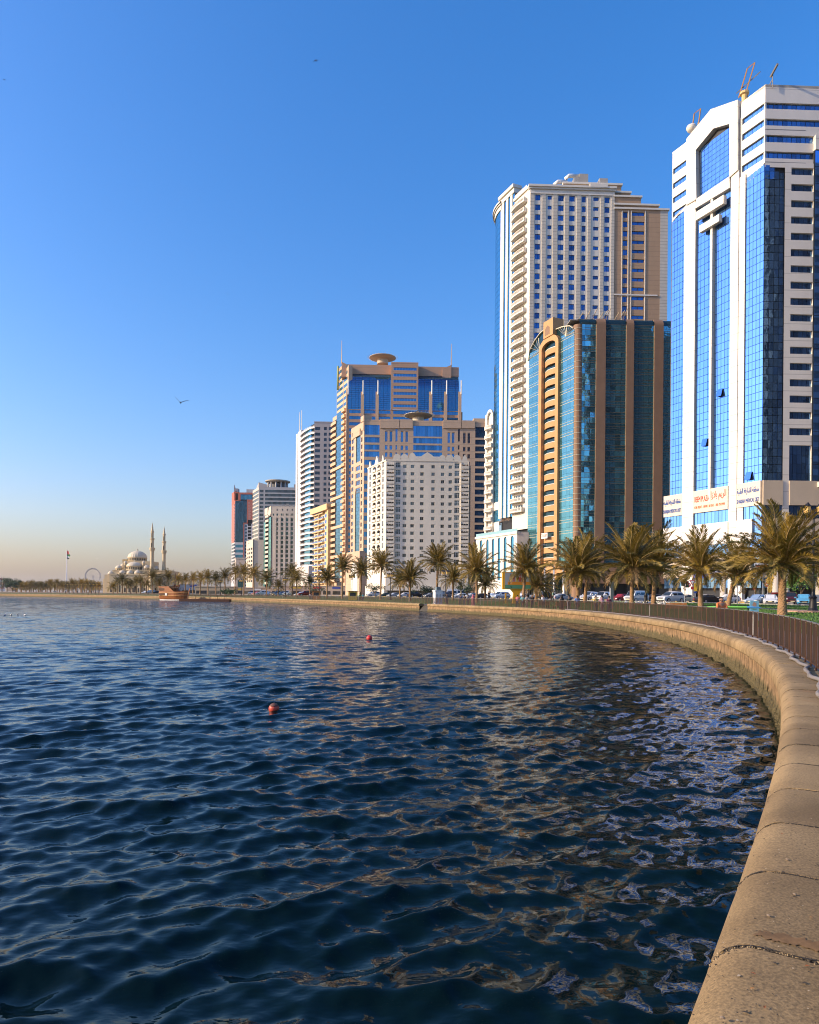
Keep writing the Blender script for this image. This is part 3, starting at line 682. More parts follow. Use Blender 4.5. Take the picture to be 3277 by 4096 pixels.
# ================================================================== 1. white and blue glass tower at the right edge
def plaza():
    root, L, Rr = tower('office_tower', 'tall white tower with blue mirror glass and shield shaped frame at right edge', 3056, 155, 1150)
    z_ = .41745; X1 = lambda x, y: (2640 + x * z_, 250 + y * z_); X2 = lambda x, y: (2640 + x * z_, 1150 + y * z_)
    w = mat('plaza_white_panel', (0.70, 0.65, 0.565), .55, var=.07, scale=.15, coords='World', streak=True, joint=(3.72, .16, .72))
    be = mat('plaza_beige_panel', (0.52, 0.42, 0.30), .6, var=.06, scale=.3, coords='World')
    gb = glass('plaza_blue_glass', (0.20, 0.46, 0.95), .035, .92, rnd=.07)
    gd = glass('plaza_shaded_glass', (0.10, 0.21, 0.40), .04, .85, rnd=.35, wav=.25)  # shaded fronts' copy of the blue glass, dark reflections put into its colour
    grey = mat('panel_groove', (0.25, 0.24, 0.23), .8)
    pb, pd = pane_mesh('glass_pane', gb), pane_mesh('band_pane', gd)
    cs = lambda F, x, y=2156: F.at(*X1(x, y))[0]
    zc = lambda y: Rr.at(*X1(1008, y))[1]            # heights read on the corner
    zc2 = lambda y: Rr.at(*X2(985, y))[1]
    sA0, sA1 = cs(L, 112), cs(L, 243); sB0, sB1 = cs(L, 350), cs(L, 688); sC0 = cs(L, 823); sG = cs(L, 765)
    fin0, fin1 = cs(L, 502), cs(L, 522)
    ztop = zc(207); sEnd = Rr.at(3460, 1150)[0]
    zbase = zc2(1850)                                 # underside of the tower shaft
    core = MB(); block(core, L, Rr, sA0 + .3, sEnd, G0, zc(430), 0, .9)
    part(root, 'core', core, m_dark)
    # rear front, seen mirrored in the teal building's glass
    bO = L.O + L.r * sA0 - L.n * .2; back = Facade((bO.x + DIR_R.x * sEnd, bO.y + DIR_R.y * sEnd), (-DIR_R.x, -DIR_R.y)); mb = MB(); fz = zc(1170) - zc(1326); z = 12.0; hb = []
    while z < zc(430) - fz: hb.append((2.0, 9.0, z, z + fz * .5)); hb.append((11.0, sEnd - 2, z, z + fz * .62)); z += fz
    back.wall(mb, 0, sEnd, G0, zc(400), hb, .6, .5); part(root, 'rear_wall', mb, w)
    for h in hb: piece(root, back, 'rear_window', pd, *h, .2, .004)
    # --- upper white skin, left part: four ribbon windows
    zl = lambda x, y: L.at(*X1(x, y))[1]
    roofL = zl(123, 875); soff = zl(123, 1493)
    rows = [(zl(128, 1020 + 138 * i + (55 if i == 0 else 55)), zl(128, 1022 + 137 * i)) for i in range(4)]
    mb = MB(); sP1 = cs(L, 275); e = .5
    holes = [(sA0 + .25, sP1, a, b) for a, b in rows]
    L.wall(mb, sA0, sP1, soff, roofL, holes, 0, .5)
    L.poly(mb, [(sA0, soff - 0), (sP1, soff - 0), (sP1, roofL), (sA0, roofL)], -1.2, -.95)
    # underside taper of the left block
    L.poly(mb, [(sA0, soff - .9), (sA1 + .2, soff - 2.0 + 3.2), (sA1 + .2, soff + .02), (sA0, soff + .02)], -.6, 0)
    # roof slab edge and left return
    L.box(mb, sA0 - .02, sP1, roofL, roofL + .4, -6, .03)
    for a, b in rows:
        n = 5; 
        for i in range(n):
            d = (sP1 - sA0 - .25) / n; piece(root, L, 'band_pane', pb, sA0 + .25 + i * d + .04, sA0 + .25 + (i + 1) * d - .04, a, b, -.35, .002)
    # --- shield frame (projects)
    def lp(x, y): return L.at(*X1(x, y))
    out = [lp(275, 1372), lp(350, 1328), lp(352, 1410), lp(692, 1205), lp(692, 1105), lp(768, 1035), lp(768, 365), lp(510, 455), lp(385, 607), lp(275, 740)]
    inn = [lp(372, 1312), lp(688, 1097), lp(688, 595), lp(535, 640), lp(365, 845)]
    D1 = .75
    # frame pieces around the pentagon window
    o = out; i_ = inn
    for quad in ([o[9], (lp(275, 1372)), lp(350, 1328), i_[0], i_[4]], [i_[4], i_[3], o[7], o[8], o[9]], [i_[3], i_[2], o[6], o[7]],
                 [i_[2], i_[1], lp(692, 1105), o[5], o[6]], [lp(352, 1410), lp(692, 1205), i_[1], i_[0]]):
        L.poly(mb, quad, -.6, D1)
    part(root, 'upper_wall', mb, w)
    mb = MB(); q = [lp(386, 1302)[0]]
    # pentagon glass in panes
    p0, p1 = i_[0][0], i_[1][0]; zb = min(i_[0][1], i_[1][1]); 
    za, zb_, zt = i_[4][1], i_[3][1], i_[2][1]; sap = i_[3][0]
    def pent(s): 
        if s < sap: return za + (zb_ - za) * max(0, (s - i_[4][0]) / (sap - i_[4][0]))
        return zb_ + (zt - zb_) * (s - sap) / (i_[2][0] - sap)
    curtain(root, L, p0 + .2, p1 - .1, zb, zt, 8, 10, pb, -.3, topf=pent)
    back = MB(); L.poly(back, inn, -.9, -.5); part(root, 'glass_backing', back, m_dark)
    # --- upper right part: four ribbons round the corner
    mb = MB(); rb = [(zc(440), zc(380)), (zc(600), zc(534)), (zc(760), zc(690)), (zc(914), zc(848))]
    zS = zc(960)
    L.wall(mb, sG, 0, zS, ztop, [(sG + .35, 0, a, b) for a, b in rb], 0, .5)
    Rr.wall(mb, 0, sEnd, zc(1000), ztop, [(0, sEnd, a, b) for a, b in rb], 0, .5)
    # parapet slab and recess back
    P0 = L.P(sG, 0, 0); P1 = L.P(0, 0, 0); P2 = Rr.P(sEnd, 0, 0)
    back2 = L.P(sG, 0, -14); mb.prism([(P0[0], P0[1]), (P1[0], P1[1]), (P2[0], P2[1]), (P2[0], P2[1] + 16), (back2[0], back2[1])], ztop - .6, ztop - .02)
    part(root, 'crown_wall', mb, w)
    for a, b in rb:
        n = 5; d = (0 - sG - .35) / n
        for i in range(n): piece(root, L, 'band_pane', pb, sG + .35 + i * d + .05, sG + .35 + (i + 1) * d - .05, a, b, -.4, .002)
        n = 22; d = sEnd / n
        for i in range(n): piece(root, Rr, 'band_pane', pd, i * d + .05, (i + 1) * d - .05, a, b, -.4, .004)
    mb = MB(); Rr.box(mb, .02, cs(Rr, 1385), zc(640), zc(634), .0, .03); Rr.box(mb, .02, cs(Rr, 1388), zc(954), zc(948), 0, .03); part(root, 'joint_groove', mb, grey)
    # --- shaft piers on the sunlit front
    mb = MB()
    L.poly(mb, [(sA1, zbase - 14), (sB0, zbase - 14), (sB0, lp(350, 1410)[1]), (sB0 - .1, lp(350, 1330)[1]), lp(275, 1372), (sA1, lp(275, 1372)[1])], -.6, .45)
    part(root, 'pier', mb, w)
    mb = MB(); zg = lp(768, 1035)[1]
    L.poly(mb, [(sB1, zbase - 14), (sG - .06, zbase - 14), (sG - .06, zg), (sB1, lp(692, 1105)[1])], -.6, .45); part(root, 'pier', mb, w)
    mb = MB(); L.box(mb, sG + .06, sC0, zbase - 14, zS + .01, -.6, .35); L.poly(mb, [(sC0, zc(1098) + 0), lp(1003, 962), (0, zS + .01), (sC0, zS + .01)], -.5, .02); part(root, 'pier', mb, w)
    mb = MB(); L.box(mb, sG - .06, sG + .06, zbase - 14, zc(365), -.5, .2); part(root, 'joint_groove', mb, grey)
    # cross beams and centre fin
    mb = MB(); L.box(mb, fin0, fin1, zc2(1935) - 1.2, lp(512, 1400)[1] + 2, -.3, .75); part(root, 'centre_fin', mb, w)
    def bar(x0, y0, x1, y1, x2, y2, dd):
        mb = MB(); a = lp(x0, y0); b = lp(x1, y1); c = lp(x2, y2); L.poly(mb, [(a[0], c[1]), (b[0], c[1]), (b[0], a[1]), (a[0], a[1])], .45, dd); part(root, 'cross_bar', mb, be2)
    be2 = mat('plaza_cream_bar', (0.74, 0.68, 0.57), .6, var=.05)
    bar(388, 1447, 655, 1300, 390, 1524, 1.5); bar(422, 1577, 612, 1467, 425, 1642, 1.5)
    # --- glass bays of the sunlit front
    zA = lambda s: soff - .9 + (s - sA0) / (sA1 - sA0) * 1.1
    zbA = zc2(1975) if False else L.at(*X2(100, 1995))[1]
    fl = (zc(1170) - zc(1326)); h2 = fl / 2; H = zS - zbase; nr = max(1, round(H / h2))
    curtain(root, L, sA0, sA1, zbase, soff + .3, 5, round((soff + .3 - zbase) / h2), pb, -.05, topf=zA)
    zB1 = lp(692, 1205)[1]
    curtain(root, L, sB0 + .1, fin0 - .1, zbase - 1, lp(352, 1410)[1], 4, round((lp(352, 1410)[1] - zbase) / h2), pb, -.1, name='shaft_pane')
    curtain(root, L, fin1 + .1, sB1, zbase - 1, zB1, 5, round((zB1 - zbase) / h2), pb, -.1, name='shaft_pane')
    tC = lambda s: lp(830, 1098)[1] + (s - sC0) / (0 - sC0) * (zS - lp(830, 1098)[1]) - .3
    curtain(root, L, sC0 + .1, 0, zbase, zS, 5, nr, pb, .1, name='corner_pane', topf=tC)
    mb = MB(); L.box(mb, sA0, 0, zbase - 14, zS - 1, -1.0, -.45); part(root, 'glass_backing', mb, m_dark)
    # three opened sashes
    for (x, y) in ((580, 1045), (435, 1520), (862, 1845)):
        k, z = L.at(*X2(x, y)); mb = MB(); d = .12 if x < 800 else .3
        mb.add([L.P(k - .75, z + 1.8, d + .02), L.P(k + .75, z + 1.8, d + .02), L.P(k + .75, z, d + .5), L.P(k - .75, z, d + .5)], [(0, 1, 2, 3)]); part(root, 'open_sash', mb, gb)
        mb = MB(); mb.add([L.P(k - .75, z + 1.8, d + .015), L.P(k + .75, z + 1.8, d + .015), L.P(k + .75, z, d + .015), L.P(k - .75, z, d + .015)], [(0, 1, 2, 3)]); part(root, 'sash_opening', mb, m_dark)
    # --- shaded front
    sD1, sE0, sE1 = cs(Rr, 1185), cs(Rr, 1247), cs(Rr, 1460)
    tD = lambda s: zS - .2 - s / sD1 * (zc(995) - zc(1003)) * 0 - s / sD1 * 2.2
    curtain(root, Rr, .05, sD1, zbase, zS, 4, nr, pd, 0, name='shade_pane', topf=tD, tilt=.008)
    mb = MB(); rows = []; zt = Rr.at(*X1(1255, 1012))[1]; j = 0
    while zt - j * fl > zc2(1440): rows.append((zt - j * fl - .44 * fl, zt - j * fl)); j += 1
    rows.append((zc2(1860), zc2(1508)))
    Rr.wall(mb, sD1, sE1, zbase, zc(960), [(sE0, sE1, a, b) for a, b in rows], .25, .5)
    Rr.box(mb, sD1, sE0, zbase - 14, zbase, -.5, .25); part(root, 'shaded_wall', mb, w)
    for a, b in rows:
        nrw = 1 if b - a < 5 else 4
        for i in range(5):
            for r_ in range(nrw):
                d = (sE1 - sE0) / 5; h = (b - a) / nrw; piece(root, Rr, 'ribbon_pane', pd, sE0 + i * d + .04, sE0 + (i + 1) * d - .04, a + r_ * h + .03, a + (r_ + 1) * h - .03, -.2, .006)
    mb = MB(); Rr.box(mb, 0, sEnd, zbase - 14, zc(1000), -1.0, -.5); part(root, 'glass_backing', mb, m_dark)
    # glass box that projects at the right edge
    zbx = Rr.at(*X1(1480, 850))[1]
    mb = MB(); Rr.box(mb, sE1 + .1, sEnd, zbx, zbx + 3.2, -.5, .75); Rr.box(mb, sE1 + .05, sEnd, zbase + .3, zbx, -.5, .35, 1); part(root, 'bay_frame', mb, [w, m_dark])
    curtain(root, Rr, sE1 + .15, sEnd, zbase, zbx, 9, round((zbx - zbase) / (fl / 1.0)), pb, .5, name='bay_pane', tilt=.003)
    mb = MB(); Rr.box(mb, sE1 + 1.2, sE1 + 2.6, zc2(1910), zc2(1862), 0, 1.0); part(root, 'bay_foot', mb, w)
    # --- podium: bands round both fronts
    z1 = zbase; lev = [(z1 - 5.4, z1, 1), (z1 - 8.3, z1 - 5.4, 0), (z1 - 13.4, z1 - 8.3, 1), (z1 - 16.0, z1 - 13.4, 0), (z1 - 21.2, z1 - 16.0, 1), (z1 - 23.8, z1 - 21.2, 0), (9.6, z1 - 23.8, 1)]
    for n_, (a, b, kd) in enumerate(lev):
        if b < a + .3: continue
        if kd:
            mb = MB(); L.box(mb, sA1 - 6.2 + n_ * .0, sA1 - .02, a, b, -.5, .5); L.box(mb, sB0 + .02, sB1 - .02, a, b, -.5, .7); 
            L.box(mb, sG + .1, (0.0 if n_ == 0 else -2.2), a, b, -.5, .55); part(root, 'podium_band', mb, mat('plaza_sign_band', (.64, .56, .44), .6, var=.05) if n_ == 0 else be if n_ != 2 else mat('plaza_white_panel2', (.76, .73, .68), .6, var=.05))
            mb = MB(); Rr.box(mb, (0.0 if n_ == 0 else 2.6), sD1 - .02, a, b, -.5, .55); Rr.box(mb, sE0 + .02, sEnd, a, b, -.5, .55); part(root, 'podium_band', mb, be)
        else:
            for (F, p, q, nn) in ((L, sA1 - 6.2, sA1, 6), (L, sB0, sB1, 10), (L, sG + .1, 0, 6), (Rr, 0, sD1, 6), (Rr, sE0, sEnd, 14)):
                dd = (q - p) / nn
                for i in range(nn): piece(root, F, 'podium_pane', pd if F is Rr else pb, p + i * dd + .05, p + (i + 1) * dd - .05, a + .03, b - .03, .1, .01)
    for i in range(5):
        za = z1 - 21.2 + i * 2.6; piece(root, L, 'podium_pane', pb, -2.15, -.05, za, za + 2.5, .05, .004); piece(root, Rr, 'podium_pane', pd, .05, 2.55, za, za + 2.5, .05, .004)
    mb = MB(); L.box(mb, sA1 - 6.2, -.02, 9.4, zbase, -2, -.1); Rr.box(mb, .02, sEnd, 9.4, zbase, -2, -.1); part(root, 'glass_backing', mb, m_dark)
    mb = MB(); L.box(mb, sA1, sB0, G0, zbase - 13, -.6, .45); part(root, 'pier', mb, w)
    mb = MB(); L.box(mb, sB1, sC0, G0, zbase - 13, -.6, .45); part(root, 'pier', mb, w)
    # ground floor: recessed shop fronts, round columns, bank sign
    sd = glass('shop_glass', (0.10, 0.13, 0.14), .08, .5, rnd=.4); ps = pane_mesh('shop_pane', sd)
    for (F, p, q, nn) in ((L, sA1 - 6, sA1, 4), (L, sB0, sB1, 7), (L, sC0, -.3, 5), (Rr, .2, sD1, 4), (Rr, sE0, sEnd, 12)):
        dd = (q - p) / nn
        for i in range(nn):
            for r_ in range(2): piece(root, F, 'shop_pane', ps, p + i * dd + .06, p + (i + 1) * dd - .06, G0 + .3 + r_ * 3.6, G0 + 3.7 + r_ * 3.6, -1.4, .01)
    colm = mat('column_stone', (0.45, 0.40, 0.33), .5, var=.2, streak=True)
    for (F, k) in ((L, sB0 + 9.0), (L, sC0 + 8.5), (Rr, sD1 + 1.0), (Rr, sE0 + 7)):
        p = F.P(k, G0, .2); mb = MB(); mb.lathe([(.85, 0), (.85, .25), (.72, .35), (.72, 7.6)], p, 14); part(root, 'column', mb, colm, smooth=True)
    mb = MB(); L.box(mb, sA1 - 6, 0, G0, G0 + .3, -3, .6); Rr.box(mb, 0, sEnd, G0, G0 + .3, -3, .6); part(root, 'plinth', mb, mat('plinth_stone', (.36, .30, .25), .7, var=.2))
    sg = mat('sign_blue', (0.03, 0.06, 0.32), .5)
    p = L.P(sB0 + 1.6, 8.4, .75); sb = MB(); L.box(sb, sB0 + .5, sB0 + (sB1 - sB0) * .85, 7.3, 9.5, .5, .78); so = part(root, 'bank_sign', sb, sg)
    wt = mat('sign_white', (.85, .85, .85), .5); rd = mat('sign_red', (.62, .045, .02), .5); bl = mat('sign_letter_blue', (.03, .10, .38), .5)
    def sign(F, body, m, size, k, z, d, width): text(root, 'sign_lettering', body, m, size, F.P(k, z, d), F.rz, .03, 'LEFT', 1, width)
    wB = sB1 - sB0
    sign(L, 'FAB', wt, 1.7, sB0 + wB * .60, 8.35, .82, wB * .16); sign(L, 'First Abu Dhabi Bank', wt, .75, sB0 + 1.2, 8.35, .82, wB * .42)
    zs = z1 - 1.9
    sign(L, 'REEM PLAZA', rd, 2.0, sB0 + wB * .06, zs - .3, .74, wB * .42)
    ar1 = ''.join(reversed('\ufe8d\ufedf\ufead\ufef3\ufee2 \ufe91\ufefc\ufeaf\ufe8d')); sign(L, ar1, rd, 2.2, sB0 + wB * .53, zs + .3, .74, wB * .42)
    sign(L, 'FOR RENT - OFFICE & FLAT - 050 7972999', mat('sign_orange', (.70, .14, .03), .5), .9, sB0 + wB * .06, zs - 2.2, .74, wB * .86)
    ar2 = ''.join(reversed('\ufee3\ufee7\ufec4\ufed8\ufe94 \ufe8d\ufedf\ufeb7\ufe8e\ufead\ufed7\ufe94 \ufe8d\ufedf\ufec4\ufe92\ufef4\ufe94'))
    for k0, k1 in ((sG + .2, -.1), (sA1 - 6.1, sA1 - .1)):
        sign(L, ar2, bl, 1.7, k0, zs + .1, .6, (k1 - k0) * .95); sign(L, 'SHARJAH MEDICAL DIST', bl, 1.3, k0, zs - 2.2, .6, (k1 - k0) * .96)
    # roof cranes (window cleaning gantries)
    org = mat('crane_orange', (.40, .19, .06), .5); yel = mat('crane_mast', (.62, .42, .16), .6)
    for (x, y, sc, mast) in ((775, 365, 1.0, 1), (300, 590, .5, 0), (1045, 205, .5, 2)):
        k, z = lp(x, y); mb = MB(); dd = -1.2
        if mast == 1:
            mb.lathe([(.6, -1), (.6, 1.7), (1.0, 1.8), (1.0, 2.3)], L.P(k, z, dd), 10, 1); z += 2.0
        if mast == 2:
            mb.tube([L.P(k, z - .5, dd), L.P(k, z + 2.6, dd)], .1, 6, 2); mb.tube([L.P(k - 2.2, z - .6, dd), L.P(k, z + 1.4, dd)], .12, 6, 2); mb.tube([L.P(k - .5, z + 2.3, dd), L.P(k + 2, z + 3.1, dd + 1)], .28, 6, 2)
        else:
            for o_ in (0, 2.0): mb.tube([L.P(k - 1.6 * sc + o_, z + (0 if mast else -.6), dd), L.P(k + 1.6 * sc + o_, z + 4.4 * sc, dd + 1.0)], .16, 4, 0)
            mb.tube([L.P(k + 1.6 * sc, z + 4.4 * sc, dd + 1), L.P(k + 1.6 * sc + 2.0, z + 4.4 * sc, dd + 1)], .12, 4, 0)
            if mast: mb.tube([L.P(k - 2.2, z + 1.5, dd), L.P(k + 4.2, z + 2.2, dd)], .15, 4, 2)
            mb.tube([L.P(k, z - 1, dd - 1), L.P(k, z + 1.0, dd - 1)], .1, 4, 2)
        part(root, 'roof_crane', mb, [org, yel, mat('crane_grey', (.22, .2, .18), .6)])
    k, z = lp(300, 670); mb = MB(); mb.lathe([(.1, -.3), (.9, 0), (1.3, .8), (1.1, 1.3), (.05, 1.5)], L.P(k + .4, z, .3), 10); part(root, 'floodlight_drum', mb, w, smooth=True)
    return root
plaza()
def fpiece(root, F, name, me, k, z, d=0.0, mirror=False):
    key = (root.name, name); CNT[key] = CNT.get(key, 0) + 1
    p = F.P(k, z, d); L = root.location
    if CNT[key] <= 290: return raw(name, me, root, (p[0] - L.x, p[1] - L.y, p[2] - L.z), F.rz)
    R_ = REST.setdefault(key, (root, me, MB())); M = Matrix.Translation(p) @ Matrix.Rotation(F.rz, 4, 'Z')
    R_[2].add([tuple(M @ v.co) for v in me.vertices], [tuple(q.vertices) for q in me.polygons]); R_[2].m[-len(me.polygons):] = [q.material_index for q in me.polygons]
def sc(ox, oy, s): return lambda x, y: (ox + x * s, oy + y * s)
def balcony_mesh(name, w, dep, mats, h=1.05, bow=0.0, slab=.3, bal=False, arch=0):
    """floor slab with parapet; x along the front, -y outward"""
    mb = MB(); n = 8 if bow else 1; 
    xs = [w * i / n for i in range(n + 1)]; ys = [-(dep - bow + bow * math.sin(math.pi * i / n)) if bow else -dep for i in range(n + 1)]
    for i in range(n):
        a, b, c, e = xs[i], xs[i + 1], ys[i], ys[i + 1]
        mb.hexa([(a, c, -slab), (b, e, -slab), (b, .0, -slab), (a, .0, -slab), (a, c, 0), (b, e, 0), (b, 0, 0), (a, 0, 0)], 0)
        if bal:
            mb.hexa([(a, c, h - .18), (b, e, h - .18), (b, e + .2, h - .18), (a, c + .2, h - .18), (a, c, h), (b, e, h), (b, e + .2, h), (a, c + .2, h)], 0)
            for q in range(max(2, int((b - a) / .55))):
                x = a + (b - a) * (q + .5) / max(2, int((b - a) / .55)); y = c + (e - c) * ((x - a) / (b - a)); mb.box(x - .1, x + .1, y + .03, y + .2, 0, h - .18, 0)
        else:
            mb.hexa([(a, c, 0), (b, e, 0), (b, e + .15, 0), (a, c + .15, 0), (a, c, h), (b, e, h), (b, e + .15, h), (a, c + .15, h)], 0)
    for x in (0, w - .15): mb.box(x, x + .15, ys[0], 0, 0, h, 0)
    if len(mats) > 1:
        for i in range(n):
            a, b, c, e = xs[i], xs[i + 1], ys[i], ys[i + 1]; mb.hexa([(a, c, h + .05), (b, e, h + .05), (b, e + .06, h + .05), (a, c + .06, h + .05), (a, c, h + .28), (b, e, h + .28), (b, e + .06, h + .28), (a, c + .06, h + .28)], 1)
    return mb.mesh(name, mats)

# ================================================================== 2. tall white and tan tower with balconies
def whitetower():
    root, L, Rr = tower('apartment_tower', 'tall white and tan apartment tower with stacked balconies behind the teal glass building', 2120, 245, 1000)
    A = sc(1930, 660, .45797); B = sc(1880, 1240, .5009)
    w = mat('white_stone_clad', (0.70, 0.65, 0.55), .7, var=.07, scale=.2, coords='World', streak=True); pil = mat('rusticated_stone', (0.56, 0.51, 0.42), .8, var=.10, scale=.5, coords='World', joint=(1.15, .25, .72))
    tan = mat('tan_stone_clad', (0.42, 0.27, 0.155), .75, var=.08, scale=.3, coords='World', joint=(1.7, .16, .8)); trim = mat('cream_trim', (0.72, 0.66, 0.56), .7, var=.06)
    gw = glass('hotel_window_glass', (0.03, 0.14, 0.34), .06, .75, rnd=.35); gc = glass('cyan_curtain_glass', (0.10, 0.42, 0.66), .05, .85, rnd=.12)
    wm = win_mesh('window', gw, m_frame_d, .05, (.5,)); pc = pane_mesh('glass_pane', gc)
    sR = lambda x, y=800: Rr.at(*A(x, y))[0]; zR = lambda x, y: Rr.at(*A(x, y))[1]; sL = lambda x, y=900: L.at(*A(x, y))[0]; zL = lambda x, y: L.at(*A(x, y))[1]
    zt = zR(420, 175); sW, sT, sE = sR(1152), sR(1552), sR(1618); zt2 = zR(1620, 388)
    core = MB(); block(core, L, Rr, sL(172), sE - .5, G0, zt2 - 2, 0, .8); part(root, 'core', core, m_dark)
    pitch = (zR(485, 257) - zR(480, 1290)) / 12.0
    holes = []; ms = MB()
    cols = [(463, 508, 50, 257), (571, 607, 33, 268), (664, 712, 50, 264), (761, 809, 50, 268), (870, 905, 52, 273), (970, 1018, 32, 281), (1069, 1113, 50, 281)]
    for (x0, x1, h, yt) in cols:
        a, b = sR(x0, yt), sR(x1, yt); z1 = zR(x0, yt); hh = z1 - zR(x0, yt + h)
        for j in range(34):
            zt_ = z1 - j * pitch
            if zt_ - hh < 30: break
            holes.append((a, b, zt_ - hh, zt_))
    Rr.wall(ms, 0, sW, G0, zt - 1.2, holes, 0, .3); part(root, 'white_wall', ms, w)
    for h in holes: piece(root, Rr, 'window', wm, *h, -.2)
    for (x0, x1) in ((415, 450), (518, 552), (614, 652), (716, 750), (820, 855), (916, 945), (1028, 1056), (1122, 1150)):
        mb = MB(); Rr.box(mb, sR(x0), sR(x1), 30, zt - 2.6, -.1, .22); part(root, 'pilaster', mb, pil)
    mb = MB(); Rr.box(mb, -.5, sW + .3, zt - 1.3, zt - .7, -1, .5); Rr.box(mb, -.7, sW + .5, zt - .7, zt, -1.5, .9); Rr.box(mb, 0, sW, zt - 3.0, zt - 2.6, 0, .35)
    Rr.box(mb, sR(930), sR(1085), zt - .5, zt + .7, -1, 1.0); part(root, 'cornice', mb, trim)
    # tan part with stepped top
    hol = []; z1 = zR(1226, 410); hh = z1 - zR(1226, 460); p2 = (zR(1226, 410) - zR(1222, 1230)) / 10.0
    for j in range(30): hol.append((sR(1227), sR(1266), z1 - j * p2 - hh, z1 - j * p2))
    z2 = zR(1304, 412); h2 = z2 - zR(1304, 442)
    for j in range(30): hol.append((sR(1304), sR(1414), z2 - j * p2 - h2, z2 - j * p2))
    hol = [h for h in hol if h[2] > 30]
    mb = MB(); Rr.wall(mb, sW, sT, G0, zR(1300, 385), hol, .03, .3); part(root, 'tan_wall', mb, tan)
    for h in hol: piece(root, Rr, 'window', wm, *h, -.2)
    mb = MB()
    for (x0, x1, y) in ((712, 1222, 150), (1150, 1300, 218), (1150, 1382, 278), (1150, 1535, 352), (1150, 1620, 390)):
        z = zR(x1, y); Rr.box(mb, sR(x0), sR(x1), zR(1300, 385) - .2, z - .3, -10, .02 if x1 > 1300 else -1.5, 0); Rr.box(mb, sR(x0) - .2, sR(x1) + .35, z - .35, z + .25, -10, .45 if x1 > 1300 else -1.0, 1)
    part(root, 'stepped_roof', mb, [tan, trim])
    mb = MB(); Rr.box(mb, sT, sE, G0, zR(1620, 395), -6, .06); part(root, 'end_wall', mb, pil)
    for x in (1218, 1273, 1299, 1421): mb = MB(); Rr.box(mb, sR(x) - .12, sR(x) + .12, 30, zR(x, 400), 0, .2); part(root, 'trim_strip', mb, trim)
    mb = MB(); Rr.box(mb, sW, sR(1530), zR(1300, 1142), zR(1300, 1130), 0, .3); part(root, 'string_course', mb, trim)
    # roof plant
    gy = mat('plant_metal', (.42, .38, .32), .6, var=.2)
    for (x, y, ww, h) in ((900, 130, 3.2, 3.4), (1075, 140, 3.0, 2.2), (840, 128, 2.0, 2.2)):
        k, z = Rr.at(*A(x, y)); mb = MB(); Rr.box(mb, k - ww / 2, k + ww / 2, z - .5, z + h, -5, -2); part(root, 'roof_plant', mb, gy)
    for (x, y) in ((700, 178), (800, 125)):
        k, z = Rr.at(*A(x, y)); mb = MB(); mb.tube([Rr.P(k - 2, z, -3), Rr.P(k - 2, z + 2.2, -3), Rr.P(k - 1, z + 3.0, -3), Rr.P(k + 2.4, z + 3.0, -3)], .7, 8); part(root, 'roof_duct', mb, m_frame_w, smooth=True)
    # sunlit side: pier, balcony stack, striped bays, curved glass end
    mb = MB(); sP = sL(382); zb = L.at(*B(400, 1640))[1]
    L.box(mb, sP, -.01, 26, zL(400, 205), -.8, .02); part(root, 'white_wall', mb, w)
    sBa = sL(277)
    door = glass('balcony_door_glass', (.10, .14, .16), .1, .4, rnd=.4); dm = win_mesh('balcony_door', door, m_frame_w, .08, (.33, .66))
    hol = []; zb0 = zL(330, 365); pb_ = (zL(330, 365) - zL(320, 1397)) / 12.0
    bm = balcony_mesh('balcony', sP - sBa + .6, 1.9, [trim], 1.05, .5, .45, True); zlast = L.at(*B(385, 1650))[1]; rows = []
    j = 0
    while zb0 - j * pb_ > zlast - 1: rows.append(zb0 - j * pb_); j += 1
    for z in rows: hol.append((sBa + 1.0, sP - 1.0, z + .1, z + 2.4))
    mb = MB(); L.wall(mb, sBa, sP, 26, zL(330, 225), hol, -.05, .8); L.box(mb, sBa - .1, -.02, zL(400, 205) - .3, zL(400, 205) + .6, -2, .5); part(root, 'balcony_wall', mb, w)
    for h in hol: piece(root, L, 'balcony_door', dm, *h, -.5)
    for z in rows: fpiece(root, L, 'balcony', bm, sBa - .3, z, -.04)
    st = MB(); zs = zL(240, 270)
    for (x0, x1) in ((160, 188), (205, 224), (242, 260)): L.box(st, sL(x0), sL(x1), L.at(*B(280, 1660))[1], zs, -.6, .15)
    L.box(st, sL(155), sBa, zs - .3, zs + 1.5, -3, .3); L.box(st, sL(150), sBa + .3, zs + 1.5, zs + 2.6, -3, .9); part(root, 'white_fins', st, w)
    for (x0, x1) in ((188, 205), (224, 242), (260, 276)): curtain(root, L, sL(x0), sL(x1), L.at(*B(280, 1660))[1], zs - .3, 1, 26, pc, -.1, .08)
    # curved glass end
    r_ = 17.0; c = L.O + L.r * (sL(168)) - L.n * r_; z1 = zL(130, 420); z0 = L.at(*B(210, 1535))[1]
    a_n = math.atan2(L.n.y, L.n.x); nseg = 9; rows_n = 52; SW = R(52)
    def cp(i, z, rr): a = a_n - SW * i / nseg; return (c.x + rr * math.cos(a), c.y + rr * math.sin(a), z)
    def drum(mb, za, zb, rr, cap=False):
        for i in range(nseg): mb.add([cp(i + 1, za, rr), cp(i, za, rr), cp(i, zb, rr), cp(i + 1, zb, rr)] + [cp(i + 1, zb, rr - 3), cp(i, zb, rr - 3)], [(0, 1, 2, 3), (3, 2, 5, 4)])
    cpane = MB()
    for i in range(nseg):
        for j in range(rows_n):
            za, zb2 = z0 + (z1 - z0) * j / rows_n + .05, z0 + (z1 - z0) * (j + 1) / rows_n - .05
            cpane.add([cp(i + .98, za, r_), cp(i + .02, za, r_), cp(i + .02, zb2, r_), cp(i + .98, zb2, r_)], [(0, 1, 2, 3)])
